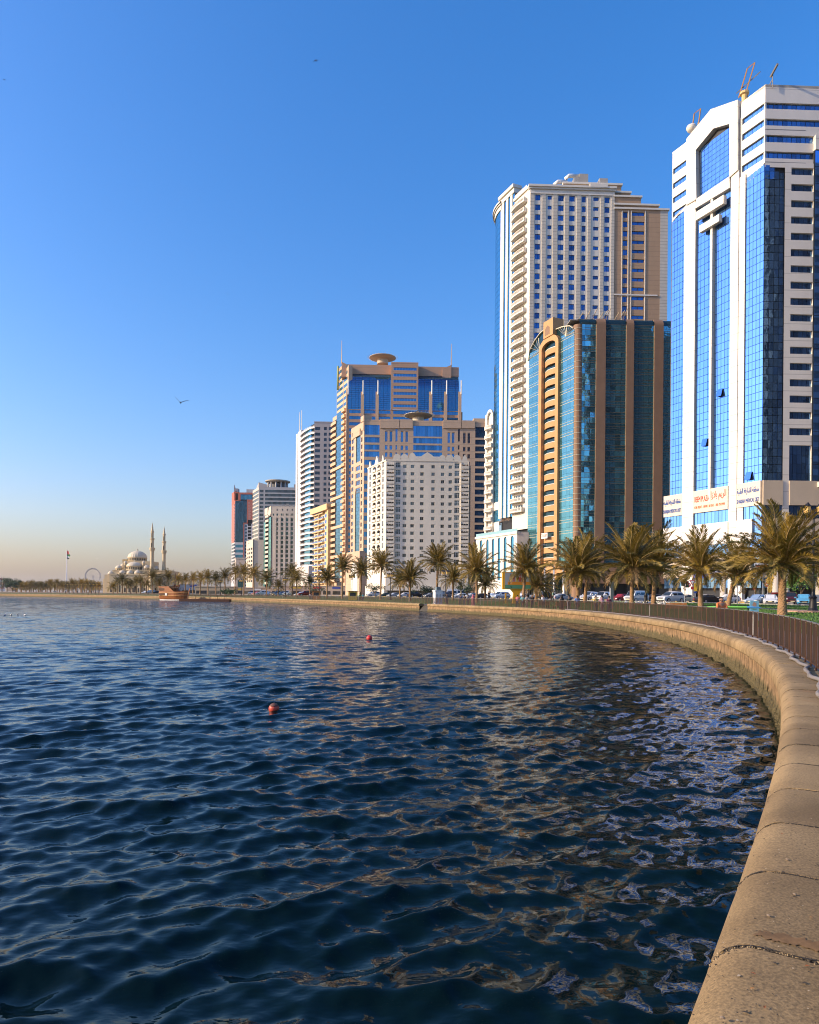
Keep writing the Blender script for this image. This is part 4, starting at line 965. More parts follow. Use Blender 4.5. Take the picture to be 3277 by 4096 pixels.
    part(root, 'curved_glazing', cpane, gc, kind='stuff')
    mb = MB(); drum(mb, z0, z1, r_ - .15); part(root, 'glass_backing', mb, m_dark)
    mb = MB(); drum(mb, z1 - .2, z1 + 1.4, r_ + .3); drum(mb, z1 + 1.4, z1 + 2.0, r_ + .7); drum(mb, z1 + 2.0, z1 + 2.7, r_ + 1.1); part(root, 'round_cornice', mb, trim)
    zq = L.at(*B(200, 1740))[1]
    mb = MB(); drum(mb, z0 - 3.0, z0, r_ + .2); drum(mb, zq - 2, z0 - 7.5, r_ + .2); part(root, 'round_base', mb, w)
    mb = MB(); drum(mb, z0 - 7.4, z0 - 3.1, r_); part(root, 'curved_glazing', mb, gc)
    # slim balcony turret at the far left
    k, zz = L.at(*B(160, 800)); tl = MB(); k0, k1 = L.at(*B(132, 1200))[0], L.at(*B(186, 1200))[0]; zbt = L.at(*B(150, 1775))[1]
    L.box(tl, k0 - 2, k1 - 1.0, zbt, zz - 1, -3.5, -.5); 
    for i in range(9):
        a0, a1 = math.pi * i / 9, math.pi * (i + 1) / 9; cx_, ww = (k0 + k1) / 2, (k1 - k0) / 2
        L.poly(tl, [(cx_ - ww * math.cos(a0) * .72, zz - 3 + 2.2 * math.sin(a0)), (cx_ - ww * math.cos(a0), zz - 3 + 3.2 * math.sin(a0)), (cx_ - ww * math.cos(a1), zz - 3 + 3.2 * math.sin(a1)), (cx_ - ww * math.cos(a1) * .72, zz - 3 + 2.2 * math.sin(a1))][::-1], -.3, .3)
    for kk in (k0, k1 - .5): L.box(tl, kk, kk + .5, zbt, zz - 3, -.4, .2)
    part(root, 'turret_frame', tl, w)
    bt = balcony_mesh('turret_balcony', k1 - k0, 1.5, [trim], 1.0, .6, .4, True); z = zbt + 1
    while z < zz - 5: fpiece(root, L, 'turret_balcony', bt, k0, z, .1); z += pb_
    # podium with tall arched windows
    pO = Facade((ab(2069, 2150)[0] * 238, 238), DIR_L); pR = Facade(pO.O, DIR_R); zp = pO.at(*B(378, 1775))[1]; sl = pO.at(*B(48, 1900))[0]; sr = pR.at(*B(470, 1900))[0]
    mb = MB(); block(mb, pO, pR, sl + .3, sr, G0, zp - .6, 0, .6); part(root, 'podium_core', mb, m_dark)
    ar = [(78, 100, 1838), (130, 150, 1832), (175, 195, 1826), (222, 243, 1818), (270, 293, 1812), (325, 350, 1803)]
    wl_, gl = MB(), []; prev = sl; zbot = 8.0
    for (x0, x1, yt) in ar:
        a, b = pO.at(*B(x0, 1950))[0], pO.at(*B(x1, 1950))[0]; zt_ = pO.at(*B((x0 + x1) / 2, yt))[1]; rr = (b - a) / 2
        pO.wall(wl_, prev, a, G0, zp, [], .0); 
        pO.wall(wl_, a, b, G0, zbot, [], 0)
        m = 8; cx_ = (a + b) / 2; zc_ = zt_ - rr
        arc = [(cx_ - rr * math.cos(math.pi * i / m), zc_ + rr * math.sin(math.pi * i / m)) for i in range(m + 1)]
        for i in range(m):
            (xa, za), (xb, zb_) = arc[i], arc[i + 1]; wl_.add([pO.P(xa, za, 0), pO.P(xb, zb_, 0), pO.P(xb, zp, 0), pO.P(xa, zp, 0)], [(0, 1, 2, 3)])
            wl_.add([pO.P(xa, za, 0), pO.P(xb, zb_, 0), pO.P(xb, zb_, -.4), pO.P(xa, za, -.4)], [(3, 2, 1, 0)])
        for q in (a, b): wl_.add([pO.P(q, zbot, 0), pO.P(q, zc_, 0), pO.P(q, zc_, -.4), pO.P(q, zbot, -.4)], [(0, 1, 2, 3)])
        mb = MB(); mb.add([pO.P(a, zbot, -.3), pO.P(b, zbot, -.3)] + [pO.P(x, z, -.3) for x, z in arc[::-1]], [tuple(range(2 + len(arc)))]); part(root, 'arched_window', mb, gc)
        prev = b
    pO.wall(wl_, prev, 0, G0, zp, [], 0); pO.box(wl_, sl - .2, .3, zp - .5, zp + .3, -1, .35); part(root, 'podium_wall', wl_, w)
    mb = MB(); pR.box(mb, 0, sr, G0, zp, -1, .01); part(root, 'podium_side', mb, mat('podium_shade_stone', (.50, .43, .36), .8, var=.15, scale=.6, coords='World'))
    mb = MB(); pO.box(mb, sl, 0, zp + .3, zp + 1.4, -.1, -.03); part(root, 'terrace_glass', mb, glass('terrace_glass', (.25, .42, .45), .1, .3))
    text(root, 'sign_lettering', 'SULAF TOWER', mat('sign_brown', (.25, .15, .08), .5), 1.5, L.P(L.at(*B(250, 1690))[0], L.at(*B(290, 1678))[1], .6), L.rz, .03, 'LEFT', 1, abs(L.at(*B(250, 1690))[0] - L.at(*B(330, 1690))[0]))
whitetower()

# ================================================================== 3. teal glass building with tan arch
def teal():
    root, L, Rr = tower('glass_tower', 'teal glass building with tan arch of curved balconies and brown stone columns', 2300, 216, 1700)
    B = sc(1880, 1240, .5009)
    tan = mat('arch_tan_render', (0.50, 0.27, 0.105), .7, var=.07, scale=.4, coords='World'); br = mat('brown_stone_column', (0.235, 0.135, 0.075), .7, var=.12, scale=.4, coords='World')
    gl = glass('teal_glass_sunlit', (0.13, 0.36, 0.42), .06, .75, rnd=.10); gr = glass('teal_glass_shaded', (0.17, 0.46, 0.54), .04, .85, rnd=.5, wav=.5)
    lt = mat('pale_mullion', (0.52, 0.47, 0.33), .5, metal=.3); dk = glass('dark_spandrel', (.02, .06, .07), .1, .5)
    pl, pr = pane_mesh('glass_pane', gl), pane_mesh('shade_pane', gr)
    sL = lambda x, y=1300: L.at(*B(x, y))[0]; zL = lambda x, y: L.at(*B(x, y))[1]; sR = lambda x, y=1300: Rr.at(*B(x, y))[0]; zR = lambda x, y: Rr.at(*B(x, y))[1]
    s0, s1 = sL(466), sL(826); zt = zR(880, 112); ztop = zR(880, 50); sE = sR(1606)
    fl = (zR(900, 250) - zR(900, 1130)) / 10.0
    core = MB(); block(core, L, Rr, s0 + .5, sE - .3, G0, zt - .5, 0, 1.6); part(root, 'core', core, m_dark)
    # sunlit front: outline
    prof = [(470, 400), (480, 318), (520, 240), (560, 185), (610, 140), (690, 150), (740, 130), (800, 122), (826, 140)]
    def topz(s):
        pts = [L.at(*B(x, y)) for x, y in prof]; return float(np.interp(s, [p[0] for p in pts], [p[1] for p in pts]))
    a0, a1, a2, a3 = sL(561), sL(597), sL(697), sL(717)
    zlow = 12.0
    nr = round((topz(s1) - zlow) / (fl / 2))
    curtain(root, L, s0, a0, zlow, zlow + nr * fl / 2, 3, nr, pl, 0, .05, topf=topz); curtain(root, L, a3, s1, zlow, zlow + nr * fl / 2, 4, nr, pl, 0, .05, topf=topz)
    mb = MB()
    for j in range(nr + 1):
        z = zlow + j * fl / 2
        for (p, q) in ((s0, a0), (a3, s1)):
            if topz((p + q) / 2) > z and (j % 2 == 0): L.box(mb, p, q, z - .06, z + .06, 0, .07); L.box(mb, p, q, z + .75, z + .84, 0, .07)
    part(root, 'sill_lines', mb, lt, kind='stuff')
    # rounded crest of the front: fan ribs and rim
    mb = MB(); pts = [L.at(*B(x, y)) for x, y in prof]
    for (x0, y0), (x1, y1) in zip(pts[:-1], pts[1:]): L.poly(mb, [(x0, y0 - .3), (x1, y1 - .3), (x1, y1), (x0, y0)], -1.5, .25)
    for (cx_, cy_, r_, q0, q1) in ((560, 330, 105, 95, 170), (770, 210, 80, 20, 150)):
        for q in range(q0, q1, 13):
            p = L.at(*B(cx_, cy_)); e = L.at(*B(cx_ + r_ * math.cos(R(q)), cy_ - r_ * math.sin(R(q)))); mb.tube([L.P(p[0], p[1], .1), L.P(e[0], min(e[1], topz(e[0])), .1)], .06, 4)
    part(root, 'crest_ribs', mb, lt)
    mb = MB(); L.poly(mb, [(s0, zlow), (s1, zlow)] + [(p[0], p[1] - .1) for p in pts[::-1]], -1.4, -.3); part(root, 'glass_backing', mb, dk)
    # arch: two pillars and round head
    mb = MB(); zsp = zL(640, 300); cx_ = (a0 + a3) / 2; ro, ri = (a3 - a0) / 2, (a3 - a0) / 2 - (a1 - a0) * .62
    L.box(mb, a0, a0 + (ro - ri), zlow - 6, zsp, -.4, .9); L.box(mb, a3 - (ro - ri), a3, zlow - 6, zsp, -.4, .9)
    n = 14; kx = 1.0; hz = zL(640, 212) - zsp
    for i in range(n):
        t0, t1 = math.pi * i / n, math.pi * (i + 1) / n
        f = lambda rr, t, hh: (cx_ - rr * math.cos(t), zsp + hh * math.sin(t))
        L.poly(mb, [f(ri, t0, hz - 1.9), f(ri, t1, hz - 1.9), f(ro, t1, hz), f(ro, t0, hz)], -.4, .9)
    part(root, 'arch_frame', mb, tan, smooth=False)
    mb = MB(); k0, k1 = sL(612, 150), sL(688, 150); L.box(mb, k0, k1, zL(640, 210) - .5, zL(650, 84), -3, 1.2); part(root, 'arch_keystone', mb, tan)
    mb = MB(); q0, q1 = sL(625, 150), sL(662, 150); zz0, zz1 = zL(640, 205), zL(640, 130)
    L.poly(mb, [(q0, zz0), (q1, zz0), (q1, zz1 - .9), ((q0 + q1) / 2, zz1), (q0, zz1 - .9)], 1.0, 1.23); part(root, 'keystone_niche', mb, br)
    # recessed balcony bay
    mb = MB(); L.box(mb, a0 + .5, a3 - .5, zlow - 6, zsp + hz - 2.2, -2.6, -2.3); part(root, 'bay_wall', mb, mat('bay_wall_render', (.42, .30, .18), .8))
    bw = a3 - a0 - 2 * (ro - ri) - .1
    bm = balcony_mesh('balcony', bw, 2.9, [tan, mat('balcony_rail_pale', (.55, .52, .44), .5)], 1.35, 1.1, .35); dd = glass('balcony_door_dark', (.05, .05, .05), .12, .4, rnd=.5); dm = win_mesh('balcony_door', dd, mat('door_frame_brown', (.30, .20, .11), .6), .06, (.4, .7)); z = zL(640, 350)
    while z > 9.5:
        fpiece(root, L, 'balcony', bm, a0 + (ro - ri) + .05, z, -2.25); piece(root, L, 'balcony_door', dm, a0 + 1.4, a3 - 1.2, z + .1, z + 2.5, -2.2); z -= fl
    tlz = zL(630, 1805); mb = MB(); L.box(mb, cx_ - 1.9, cx_ + 1.5, tlz - .9, tlz + .9, 1.68, 1.74); part(root, 'let_sign', mb, m_frame_w)
    text(root, 'sign_lettering', 'TO LET', mat('sign_red_orange', (.6, .12, .04), .5), 1.4, L.P(cx_ - 1.8, tlz, 1.78), L.rz, .02, 'LEFT', 1, 3.1)
    # round corner column strip
    c = L.O - L.n * 1.3 - Rr.n * .7; mb = MB(); mb.lathe([(1.5, G0), (1.5, zt)], (c.x, c.y, 0), 20); part(root, 'corner_column', mb, br)
    mb = MB(); k = 0
    z = zlow
    while z < zt - .5: mb.lathe([(1.55, z), (1.62, z + .1), (1.55, z + .2)], (c.x, c.y, 0), 20); z += fl / 2
    part(root, 'column_rings', mb, lt, kind='stuff')
    # shaded front: glass bays between brown columns, rolling back at the top
    bays = [(868, 1000, 3), (1075, 1240, 4), (1300, 1462, 4), (1535, 1606, 2)]; colz = [(1000, 1075), (1240, 1300), (1462, 1535)]
    nr = round((zt - zlow) / (fl / 2))
    for (x0, x1, nc) in bays: curtain(root, Rr, sR(x0), sR(x1), zlow, zt, nc, nr, pr, 0, .05, name='shade_pane', tilt=.016)
    mb = MB()
    for (x0, x1, nc) in bays:
        for j in range(nr + 1):
            z = zlow + j * (zt - zlow) / nr; Rr.box(mb, sR(x0), sR(x1), z - .05, z + .05, 0, .06)
            if j % 2: Rr.box(mb, sR(x0), sR(x1), z + .7, z + .78, 0, .06)
    part(root, 'sill_lines', mb, mat('bronze_mullion', (.26, .20, .12), .4, metal=.5), kind='stuff')
    for (x0, x1) in colz: mb = MB(); Rr.box(mb, sR(x0), sR(x1), 9, zt + .02, -.5, .45); part(root, 'stone_column', mb, br)
    rad = ztop - zt; roll = lambda dd: [(-dd - rad + (rad) * math.cos(R(a)) , zt + rad * math.sin(R(a))) for a in range(0, 91, 15)]
    for lst, m, nm, off in ((bays, dk, 'roof_glazing', 0), ([(a, b, 0) for a, b in colz], br, 'column_head', .45)):
        for (x0, x1, _) in lst:
            mb = MB(); pr_ = [(d + off, z) for d, z in roll(0)]
            for (d0, z0), (d1, z1) in zip(pr_[:-1], pr_[1:]): mb.add([Rr.P(sR(x0), z0, d0), Rr.P(sR(x1), z0, d0), Rr.P(sR(x1), z1, d1), Rr.P(sR(x0), z1, d1)], [(0, 1, 2, 3)])
            part(root, nm, mb, m, smooth=True)
    mb = MB(); Rr.box(mb, -1, sE, ztop - .3, ztop - .02, -20, -rad); part(root, 'roof', mb, m_roof)
    # roof aerial frames
    for i, x in enumerate((885, 945, 1000, 1050, 1085, 1110, 1180, 1225, 1250)):
        k, z = Rr.at(*B(x, 48)); mb = MB(); mb.tube([Rr.P(k, z - .5, -6), Rr.P(k + 2.2, z + 3.2 + (i % 3) * .6, -5)], .12, 4); mb.tube([Rr.P(k + .8, z - .5, -6), Rr.P(k + 1.2, z + 1.6, -5.4)], .08, 4); part(root, 'roof_aerial', mb, mat('aerial_tan', (.5, .36, .2), .6))
    mb = MB(); k, z = Rr.at(*B(1555, 62)); mb.lathe([(2.6, -.5), (2.6, .4), (2.0, 1.6), (.1, 2.2)], Rr.P(k, z, -8), 14); part(root, 'roof_dome', mb, tan, smooth=True)
    # street floor
    mb = MB(); Rr.box(mb, -1, sE, 6.5, 12, -1, .8); part(root, 'podium_band', mb, br)
    ps = pane_mesh('shop_pane', glass('shop_glass2', (.08, .09, .09), .08, .4, rnd=.5))
    for i in range(9): piece(root, Rr, 'shop_pane', ps, i * sE / 9 + .2, (i + 1) * sE / 9 - .2, G0, 6.4, -1.0, .01)
    for i in range(5):
        k = s0 + 1.5 + i * (s1 - s0) / 5; p = L.P(k, G0, .6); mb = MB(); mb.lathe([(.6, 0), (.55, .4), (.55, 10.2)], p, 12); part(root, 'column', mb, mat('steel_column', (.45, .43, .40), .35, metal=.5), smooth=True)
    for i in range(8): piece(root, L, 'shop_pane', ps, s0 + i * (s1 - s0) / 8 + .1, s0 + (i + 1) * (s1 - s0) / 8 - .1, G0, 9.8, -.8, .01)
    mb = MB(); L.box(mb, s0, s1, 9.8, 12, -1, .9); part(root, 'podium_band', mb, tan)
teal()
def ribbon(root, F, s0, s1, rows, nc, me, d=-.2, name='ribbon_pane', tilt=.003, gap=.06):
    w = (s1 - s0) / nc
    for (a, b) in rows:
        for i in range(nc): piece(root, F, name, me, s0 + i * w + gap / 2, s0 + (i + 1) * w - gap / 2, a, b, d, tilt)
def atd(F, q, d): return Facade(F.O + F.n * d, F.r).at(*q)
def helipad(root, F, k, z, d, r, m, legs=True, col=None):
    p = F.P(k, z, d); mb = MB(); mb.lathe([(r * .42, -3.5), (r * .42, -.8), (r * .8, -.5), (r, .1), (r, .35), (r * .92, .4), (.05, .4)], p, 28, 0)
    for i in range(28):
        a = i * 2 * math.pi / 28; mb.tube([(p[0] + r * math.cos(a), p[1] + r * math.sin(a), p[2] + .2), (p[0] + (r + 1.3) * math.cos(a), p[1] + (r + 1.3) * math.sin(a), p[2] + .55)], .07, 4, 0)
    part(root, 'helipad', mb, m)
def arch_strip(mb, F, a, b, zb, zt, d, n=6, mi=0):
    """filled round-headed opening outline"""
    r = (b - a) / 2; zc = zt - r; c = (a + b) / 2
    mb.add([F.P(a, zb, d), F.P(b, zb, d)] + [F.P(c + r * math.cos(math.pi * i / n), zc + r * math.sin(math.pi * i / n), d) for i in range(n + 1)], [tuple(range(n + 3))], mi)

# ================================================================== 4. white block with scalloped parapet
def scallop():
    root, L, Rr = tower('apartment_block', 'white apartment block with scalloped parapet and small punched windows', 1544, 300, 2100)
    A = sc(1180, 1380, .47536)
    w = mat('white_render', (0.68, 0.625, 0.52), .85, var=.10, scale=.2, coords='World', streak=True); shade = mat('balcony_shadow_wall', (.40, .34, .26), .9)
    gi = glass('small_window_glass', (.11, .12, .11), .15, .35, rnd=.8); wm = win_mesh('window', gi, mat('frame_tan', (.42, .36, .28), .6), .08, (.5,)); bm_ = win_mesh('wide_window', gi, m_frame_w, .05, (.33, .66), (.65,))
    sR = lambda x, y=1400: Rr.at(*A(x, y))[0]; zR = lambda x, y: Rr.at(*A(x, y))[1]; sL = lambda x, y=1400: L.at(*A(x, y))[0]; zL = lambda x, y: L.at(*A(x, y))[1]
    zt = zR(770, 968); s0 = sL(610); sE = sR(1462); P = (zR(905, 1005) - zR(905, 1755)) / 12.0
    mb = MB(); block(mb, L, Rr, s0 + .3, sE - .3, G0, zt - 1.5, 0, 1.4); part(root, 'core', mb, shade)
    holes, wide = [], []
    for (x0, x1) in ((907, 938), (972, 1003), (1052, 1083), (1146, 1176), (1226, 1256), (1291, 1321)):
        for j in range(15): z = zR(x0, 1006 + (x0 - 905) * .018) - j * P; holes.append((sR(x0), sR(x1), z - 1.45, z))
    for (x0, x1) in ((846, 888), (1341, 1383)):
        for j in range(15): z = zR(x0, 986 + (x0 - 845) * .018) - j * P; wide.append((sR(x0), sR(x1), z - 2.3, z))
    bal = []
    for (x0, x1) in ((768, 832), (1396, 1458)):
        for j in range(15): z = zR(x0, 988) - j * P; bal.append((sR(x0), sR(x1), z - 2.35, z - .25))
    mb = MB(); Rr.wall(mb, 0, sE, 6, zt, holes + wide + bal, 0, .3); part(root, 'shaded_wall', mb, w)
    for h in holes: piece(root, Rr, 'window', wm, *h, -.2)
    for h in wide: piece(root, Rr, 'wide_window', bm_, *h, -.2)
    bw = bal[0][1] - bal[0][0]; me = MB()                # scalloped balcony hood, posts and bowed parapet
    n = 3
    for i in range(n):
        a, b = bw * i / n, bw * (i + 1) / n; r = (b - a) / 2; c = (a + b) / 2
        for q in range(6):
            t0, t1 = math.pi * q / 6, math.pi * (q + 1) / 6
            x0, z0, x1, z1 = c - r * math.cos(t0), 1.1 + r * .75 * math.sin(t0), c - r * math.cos(t1), 1.1 + r * .75 * math.sin(t1)
            me.add([(x0, -.55, z0), (x1, -.55, z1), (x1, -.55, 2.5), (x0, -.55, 2.5), (x0, .1, z0), (x1, .1, z1), (x1, .1, 2.5), (x0, .1, 2.5)], [(0, 1, 2, 3), (5, 4, 0, 1), (3, 2, 6, 7)], 0)
    me.box(-.1, bw + .1, -.75, .05, -.35, .0, 0); me.box(-.1, bw + .1, -.75, -.6, 0, .75, 0); me.box(-.1, .1, -.7, .05, 0, 2.5, 0); me.box(bw - .1, bw + .1, -.7, .05, 0, 2.5, 0)
    bme = me.mesh('balcony', [w])
    for h in bal: fpiece(root, Rr, 'balcony', bme, h[0], h[2] - .1, .02)
    # sunlit side
    hl = []; mb = MB(); PL = P
    for (x0, x1) in ((625, 638), (733, 746)):
        for j in range(15): z = zL(x0, 1038 - (x0 - 625) * .44) - j * PL; hl.append((sL(x0), sL(x1), z - 2.3, z))
    bl = []
    for (x0, x1) in ((652, 680), (690, 718)):
        for j in range(15): z = zL(x0, 1032 - (x0 - 652) * .42) - j * PL; bl.append((sL(x0), sL(x1), z - 2.3, z))
    L.wall(mb, s0, 0, 6, zt, hl + [(a, b, c, d) for a, b, c, d in bl], 0, .5); part(root, 'sunlit_wall', mb, w)
    for h in hl: piece(root, L, 'window', bm_, *h, -.2)
    b2 = bl[0][1] - bl[0][0]; me = MB(); r = b2 / 2
    for q in range(8):
        t0, t1 = math.pi * q / 8, math.pi * (q + 1) / 8; f = lambda t: (r - r * math.cos(t), 1.15 + 1.1 * math.sin(t))
        (x0, z0), (x1, z1) = f(t0), f(t1); me.add([(x0, -.02, z0), (x1, -.02, z1), (x1, -.02, 2.35), (x0, -.02, 2.35), (x0, .5, z0), (x1, .5, z1)], [(0, 1, 2, 3), (5, 4, 0, 1)], 0)
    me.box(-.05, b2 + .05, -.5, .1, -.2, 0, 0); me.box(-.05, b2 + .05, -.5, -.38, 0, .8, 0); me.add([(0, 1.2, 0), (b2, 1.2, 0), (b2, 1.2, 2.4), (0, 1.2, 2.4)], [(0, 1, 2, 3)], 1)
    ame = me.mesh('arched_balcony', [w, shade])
    for h in bl: fpiece(root, L, 'arched_balcony', ame, h[0], h[2], .0)
    # parapet ornaments
    mb = MB(); Rr.box(mb, -.2, sE + .2, zt - .3, zt + .3, -1, .2); L.box(mb, s0 - .2, .2, zt - .3, zt + .3, -1, .2); part(root, 'parapet', mb, w)
    for (F, x, y, ww, h, tri) in ((L, 633, 1010, 2.2, 2.6, 2), (L, 690, 990, 4.6, 3.4, 1), (L, 742, 965, 2.2, 2.6, 2), (Rr, 860, 960, 3.6, 2.4, 0), (Rr, 922, 960, 3.8, 2.4, 0), (Rr, 988, 965, 3.4, 3.0, 0), (Rr, 1115, 965, 8.2, 3.4, 1), (Rr, 1240, 968, 3.2, 2.2, 0), (Rr, 1303, 968, 3.8, 2.4, 0), (Rr, 1365, 968, 3.6, 2.4, 0), (Rr, 1430, 970, 2.2, 2.6, 2)):
        k = F.at(*A(x, y))[0]; mb = MB(); pts = []
        for i in range(11):
            u = -1 + 2 * i / 10
            zz = h * (math.sqrt(max(0, 1 - u * u)) if tri == 0 else ((1 - abs(u)) ** .75 if tri == 1 else (1 - abs(u)) ** .55)); pts.append((k - u * ww / 2, zt + .3 + zz))
        F.poly(mb, [(k - ww / 2, zt + .2), (k + ww / 2, zt + .2)] + pts, -.5, .15); part(root, 'parapet_scallop', mb, w)
    mb = MB(); Rr.box(mb, sR(970), sR(1220), zt - .5, zt + 2.6, -12, -4); part(root, 'roof_room', mb, w)
    # ground floor arches
    mb = MB(); L.box(mb, s0 - .5, -.02, G0, 6.2, -1, .6); Rr.box(mb, .02, sE, 4.2, 6.2, -1, .6); part(root, 'street_band', mb, w)
    for i in range(9): mb = MB(); a = sE * i / 9 + .4; Rr.box(mb, a, a + sE / 9 - .8, G0, 4.1, -1.2, -.9); part(root, 'shop_front', mb, m_int)
scallop()

# ================================================================== 5. tan block with blue bands and roof disc
def tanblock():
    root, L, Rr = tower('tan_tower', 'tan stone block with blue glass bands and a round helipad behind the white block', 1456, 350, 1800)
    A = sc(1180, 1380, .47536)
    t = mat('tan_panel', (0.54, 0.38, 0.25), .7, var=.07, scale=.2, coords='World', streak=True, joint=(3.55, .2, .78)); g = glass('band_blue_glass', (0.06, 0.22, 0.42), .05, .8, rnd=.3); gl = glass('band_teal_glass', (.10, .26, .36), .06, .7, rnd=.25)
    pm_, pl = pane_mesh('ribbon_pane', g), pane_mesh('side_pane', gl); wm = win_mesh('window', g, t, .06, (.5,))
    sR = lambda x, y=800: Rr.at(*A(x, y))[0]; zR = lambda x, y: Rr.at(*A(x, y))[1]; sL = lambda x, y=900: L.at(*A(x, y))[0]; zL = lambda x, y: L.at(*A(x, y))[1]
    zt = zR(700, 640); sE = sR(1612); s0 = sL(472); P = (zR(900, 845) - zR(900, 905)) * 1.0
    mb = MB(); block(mb, L, Rr, s0 + .3, sE - .3, G0, zt - 1, 0, 1.2); part(root, 'core', mb, m_dark)
    mb = MB()
    zrow = zR(900, 842)
    band = lambda y0, y1, x: (zR(x, y1), zR(x, y0))
    rowsA = [band(672, 755, 640), band(775, 820, 640), band(838, 880, 640), band(895, 940, 640)] + [(zR(640, 940) - 1.6 - j * 4.0 - 2.4, zR(640, 940) - 1.6 - j * 4.0) for j in range(18)]
    hA = [(sR(586), sR(712), a, b) for a, b in rowsA if a > 8]
    rowsC = [band(680, 770, 1110), band(783, 828, 1110), band(843, 886, 1110), band(902, 945, 1110)] + [(zR(1110, 945) - 1.6 - j * 3.75 - 2.6, zR(1110, 945) - 1.6 - j * 3.75) for j in range(18)]
    hC = [(sR(997), sR(1240), a, b) for a, b in rowsC if a > 8]
    rowsE = [band(690, 780, 1560), band(797, 838, 1560), band(853, 895, 1560), band(910, 952, 1560)] + [(zR(1560, 952) - 1.6 - j * 3.55 - 2.5, zR(1560, 952) - 1.6 - j * 3.55) for j in range(19)]
    hE = [(sR(1518), sR(1611), a, b) for a, b in rowsE if a > 8]
    hw = []
    for (x0, x1) in ((758, 780), (797, 820), (890, 912), (930, 952), (1285, 1306), (1322, 1344), (1416, 1438), (1453, 1475)):
        o = (x0 - 758) * .022
        hw.append((sR(x0), sR(x1), zR(x0, 815 + o), zR(x0, 722 + o)))
        for j in range(14):
            z = zR(x0, 842 + o) - j * P; hw.append((sR(x0), sR(x1), z - 2.3, z))
    for (x0, x1) in ((838, 872), (1364, 1397)): hw.append((sR(x0), sR(x1), zR(x0, 700), zR(x0, 672))); hw.append((sR(x0 + 8), sR(x1 - 8), zR(x0, 815), zR(x0, 700)))
    for (x0, x1) in ((847, 860), (1373, 1386)):
        for j in range(14): z = zR(x0, 842) - j * P; hw.append((sR(x0), sR(x1), z - 2.3, z))
    hw = [h for h in hw if h[2] > 8]
    Rr.wall(mb, 0, sE, G0, zt, hA + hC + hE + hw, 0, .4); part(root, 'shaded_wall', mb, t)
    for hs, nc in ((hA, 7), (hC, 10), (hE, 5)):
        for h in hs: ribbon(root, Rr, h[0], h[1], [(h[2], h[3])], nc, pm_, -.3)
    for h in hw: piece(root, Rr, 'window', wm, *h, -.25)
    mb = MB()
    for (x0, x1) in ((715, 880), (880, 993), (1243, 1400), (1400, 1516)): Rr.box(mb, sR(x0) + .15, sR(x1) - .15, zR(x0, 700), zt + 1.0, 0, .5)
    Rr.box(mb, -.3, sR(585), zt - 5, zt + 2.8, -3, .4); Rr.box(mb, sE - 1, sE + .6, zt - 3, zt + .8, -3, .4); Rr.box(mb, 0, sE, zt - .02, zt + .7, -1.2, -.1); part(root, 'parapet', mb, t)
    # sunlit side
    mb = MB(); zl = zL(520, 640); hs = []
    for (x0, x1, y0, n, st, hh) in ((516, 552, 990, 1, 0, 0),): pass
    fl = P
    hs += [(sL(514), sL(552), zL(530, 985), zL(530, 720))]
    for j in range(4): z = zL(530, 985) - 2.0 - j * fl * 1.05; hs.append((sL(512), sL(548), z - 2.4, z))
    hs += [(sL(510), sL(550), 20.0, zL(530, 1220))]
    for j in range(26): z = zL(484, 740) - j * fl; hs.append((sL(478), sL(494), z - 2.2, z)) if z > 10 else None
    for j in range(26): z = zL(560, 720) - j * fl; hs.append((sL(556), sL(568), z - 2.2, z)) if z > 10 else None
    L.wall(mb, s0, 0, G0, zt, hs, 0, .4); L.box(mb, sL(556), .2, zt, zt + 2.8, -4, .3); L.box(mb, sL(490), sL(550), zt - 6, zt - 2.5, -1, .4); part(root, 'sunlit_wall', mb, t)
    for h in hs:
        if h[3] - h[2] > 6: curtain(root, L, h[0], h[1], h[2], h[3], 4, max(2, round((h[3] - h[2]) / 1.8)), pl, -.3, .07, name='side_pane')
        else: piece(root, L, 'side_window', wm, *h, -.25)
    k, z = atd(Rr, A(1038, 598), -10); helipad(root, Rr, k, z, -10, 7.2, mat('helipad_cream', (.58, .49, .36), .7))
    mb = MB(); kk, zz = Rr.at(*A(1560, 660)); Rr.box(mb, kk - 3, kk + 4, zt, zt + 3.0, -8, -3); part(root, 'roof_room', mb, mat('roof_room_tan', (.62, .45, .28), .8))
    mb = MB(); k, z = L.at(*A(530, 1740)); L.box(mb, sL(465), 0.5, G0, z, -1, 2.0); part(root, 'podium', mb, t)
    mb = MB(); k0, k1 = L.at(*A(505, 1900))[0], L.at(*A(560, 1900))[0]; arch_strip(mb, L, k0, k1, G0, G0 + 17, 2.1); part(root, 'entrance_arch', mb, mat('arch_white', (.7, .68, .63), .7))
tanblock()

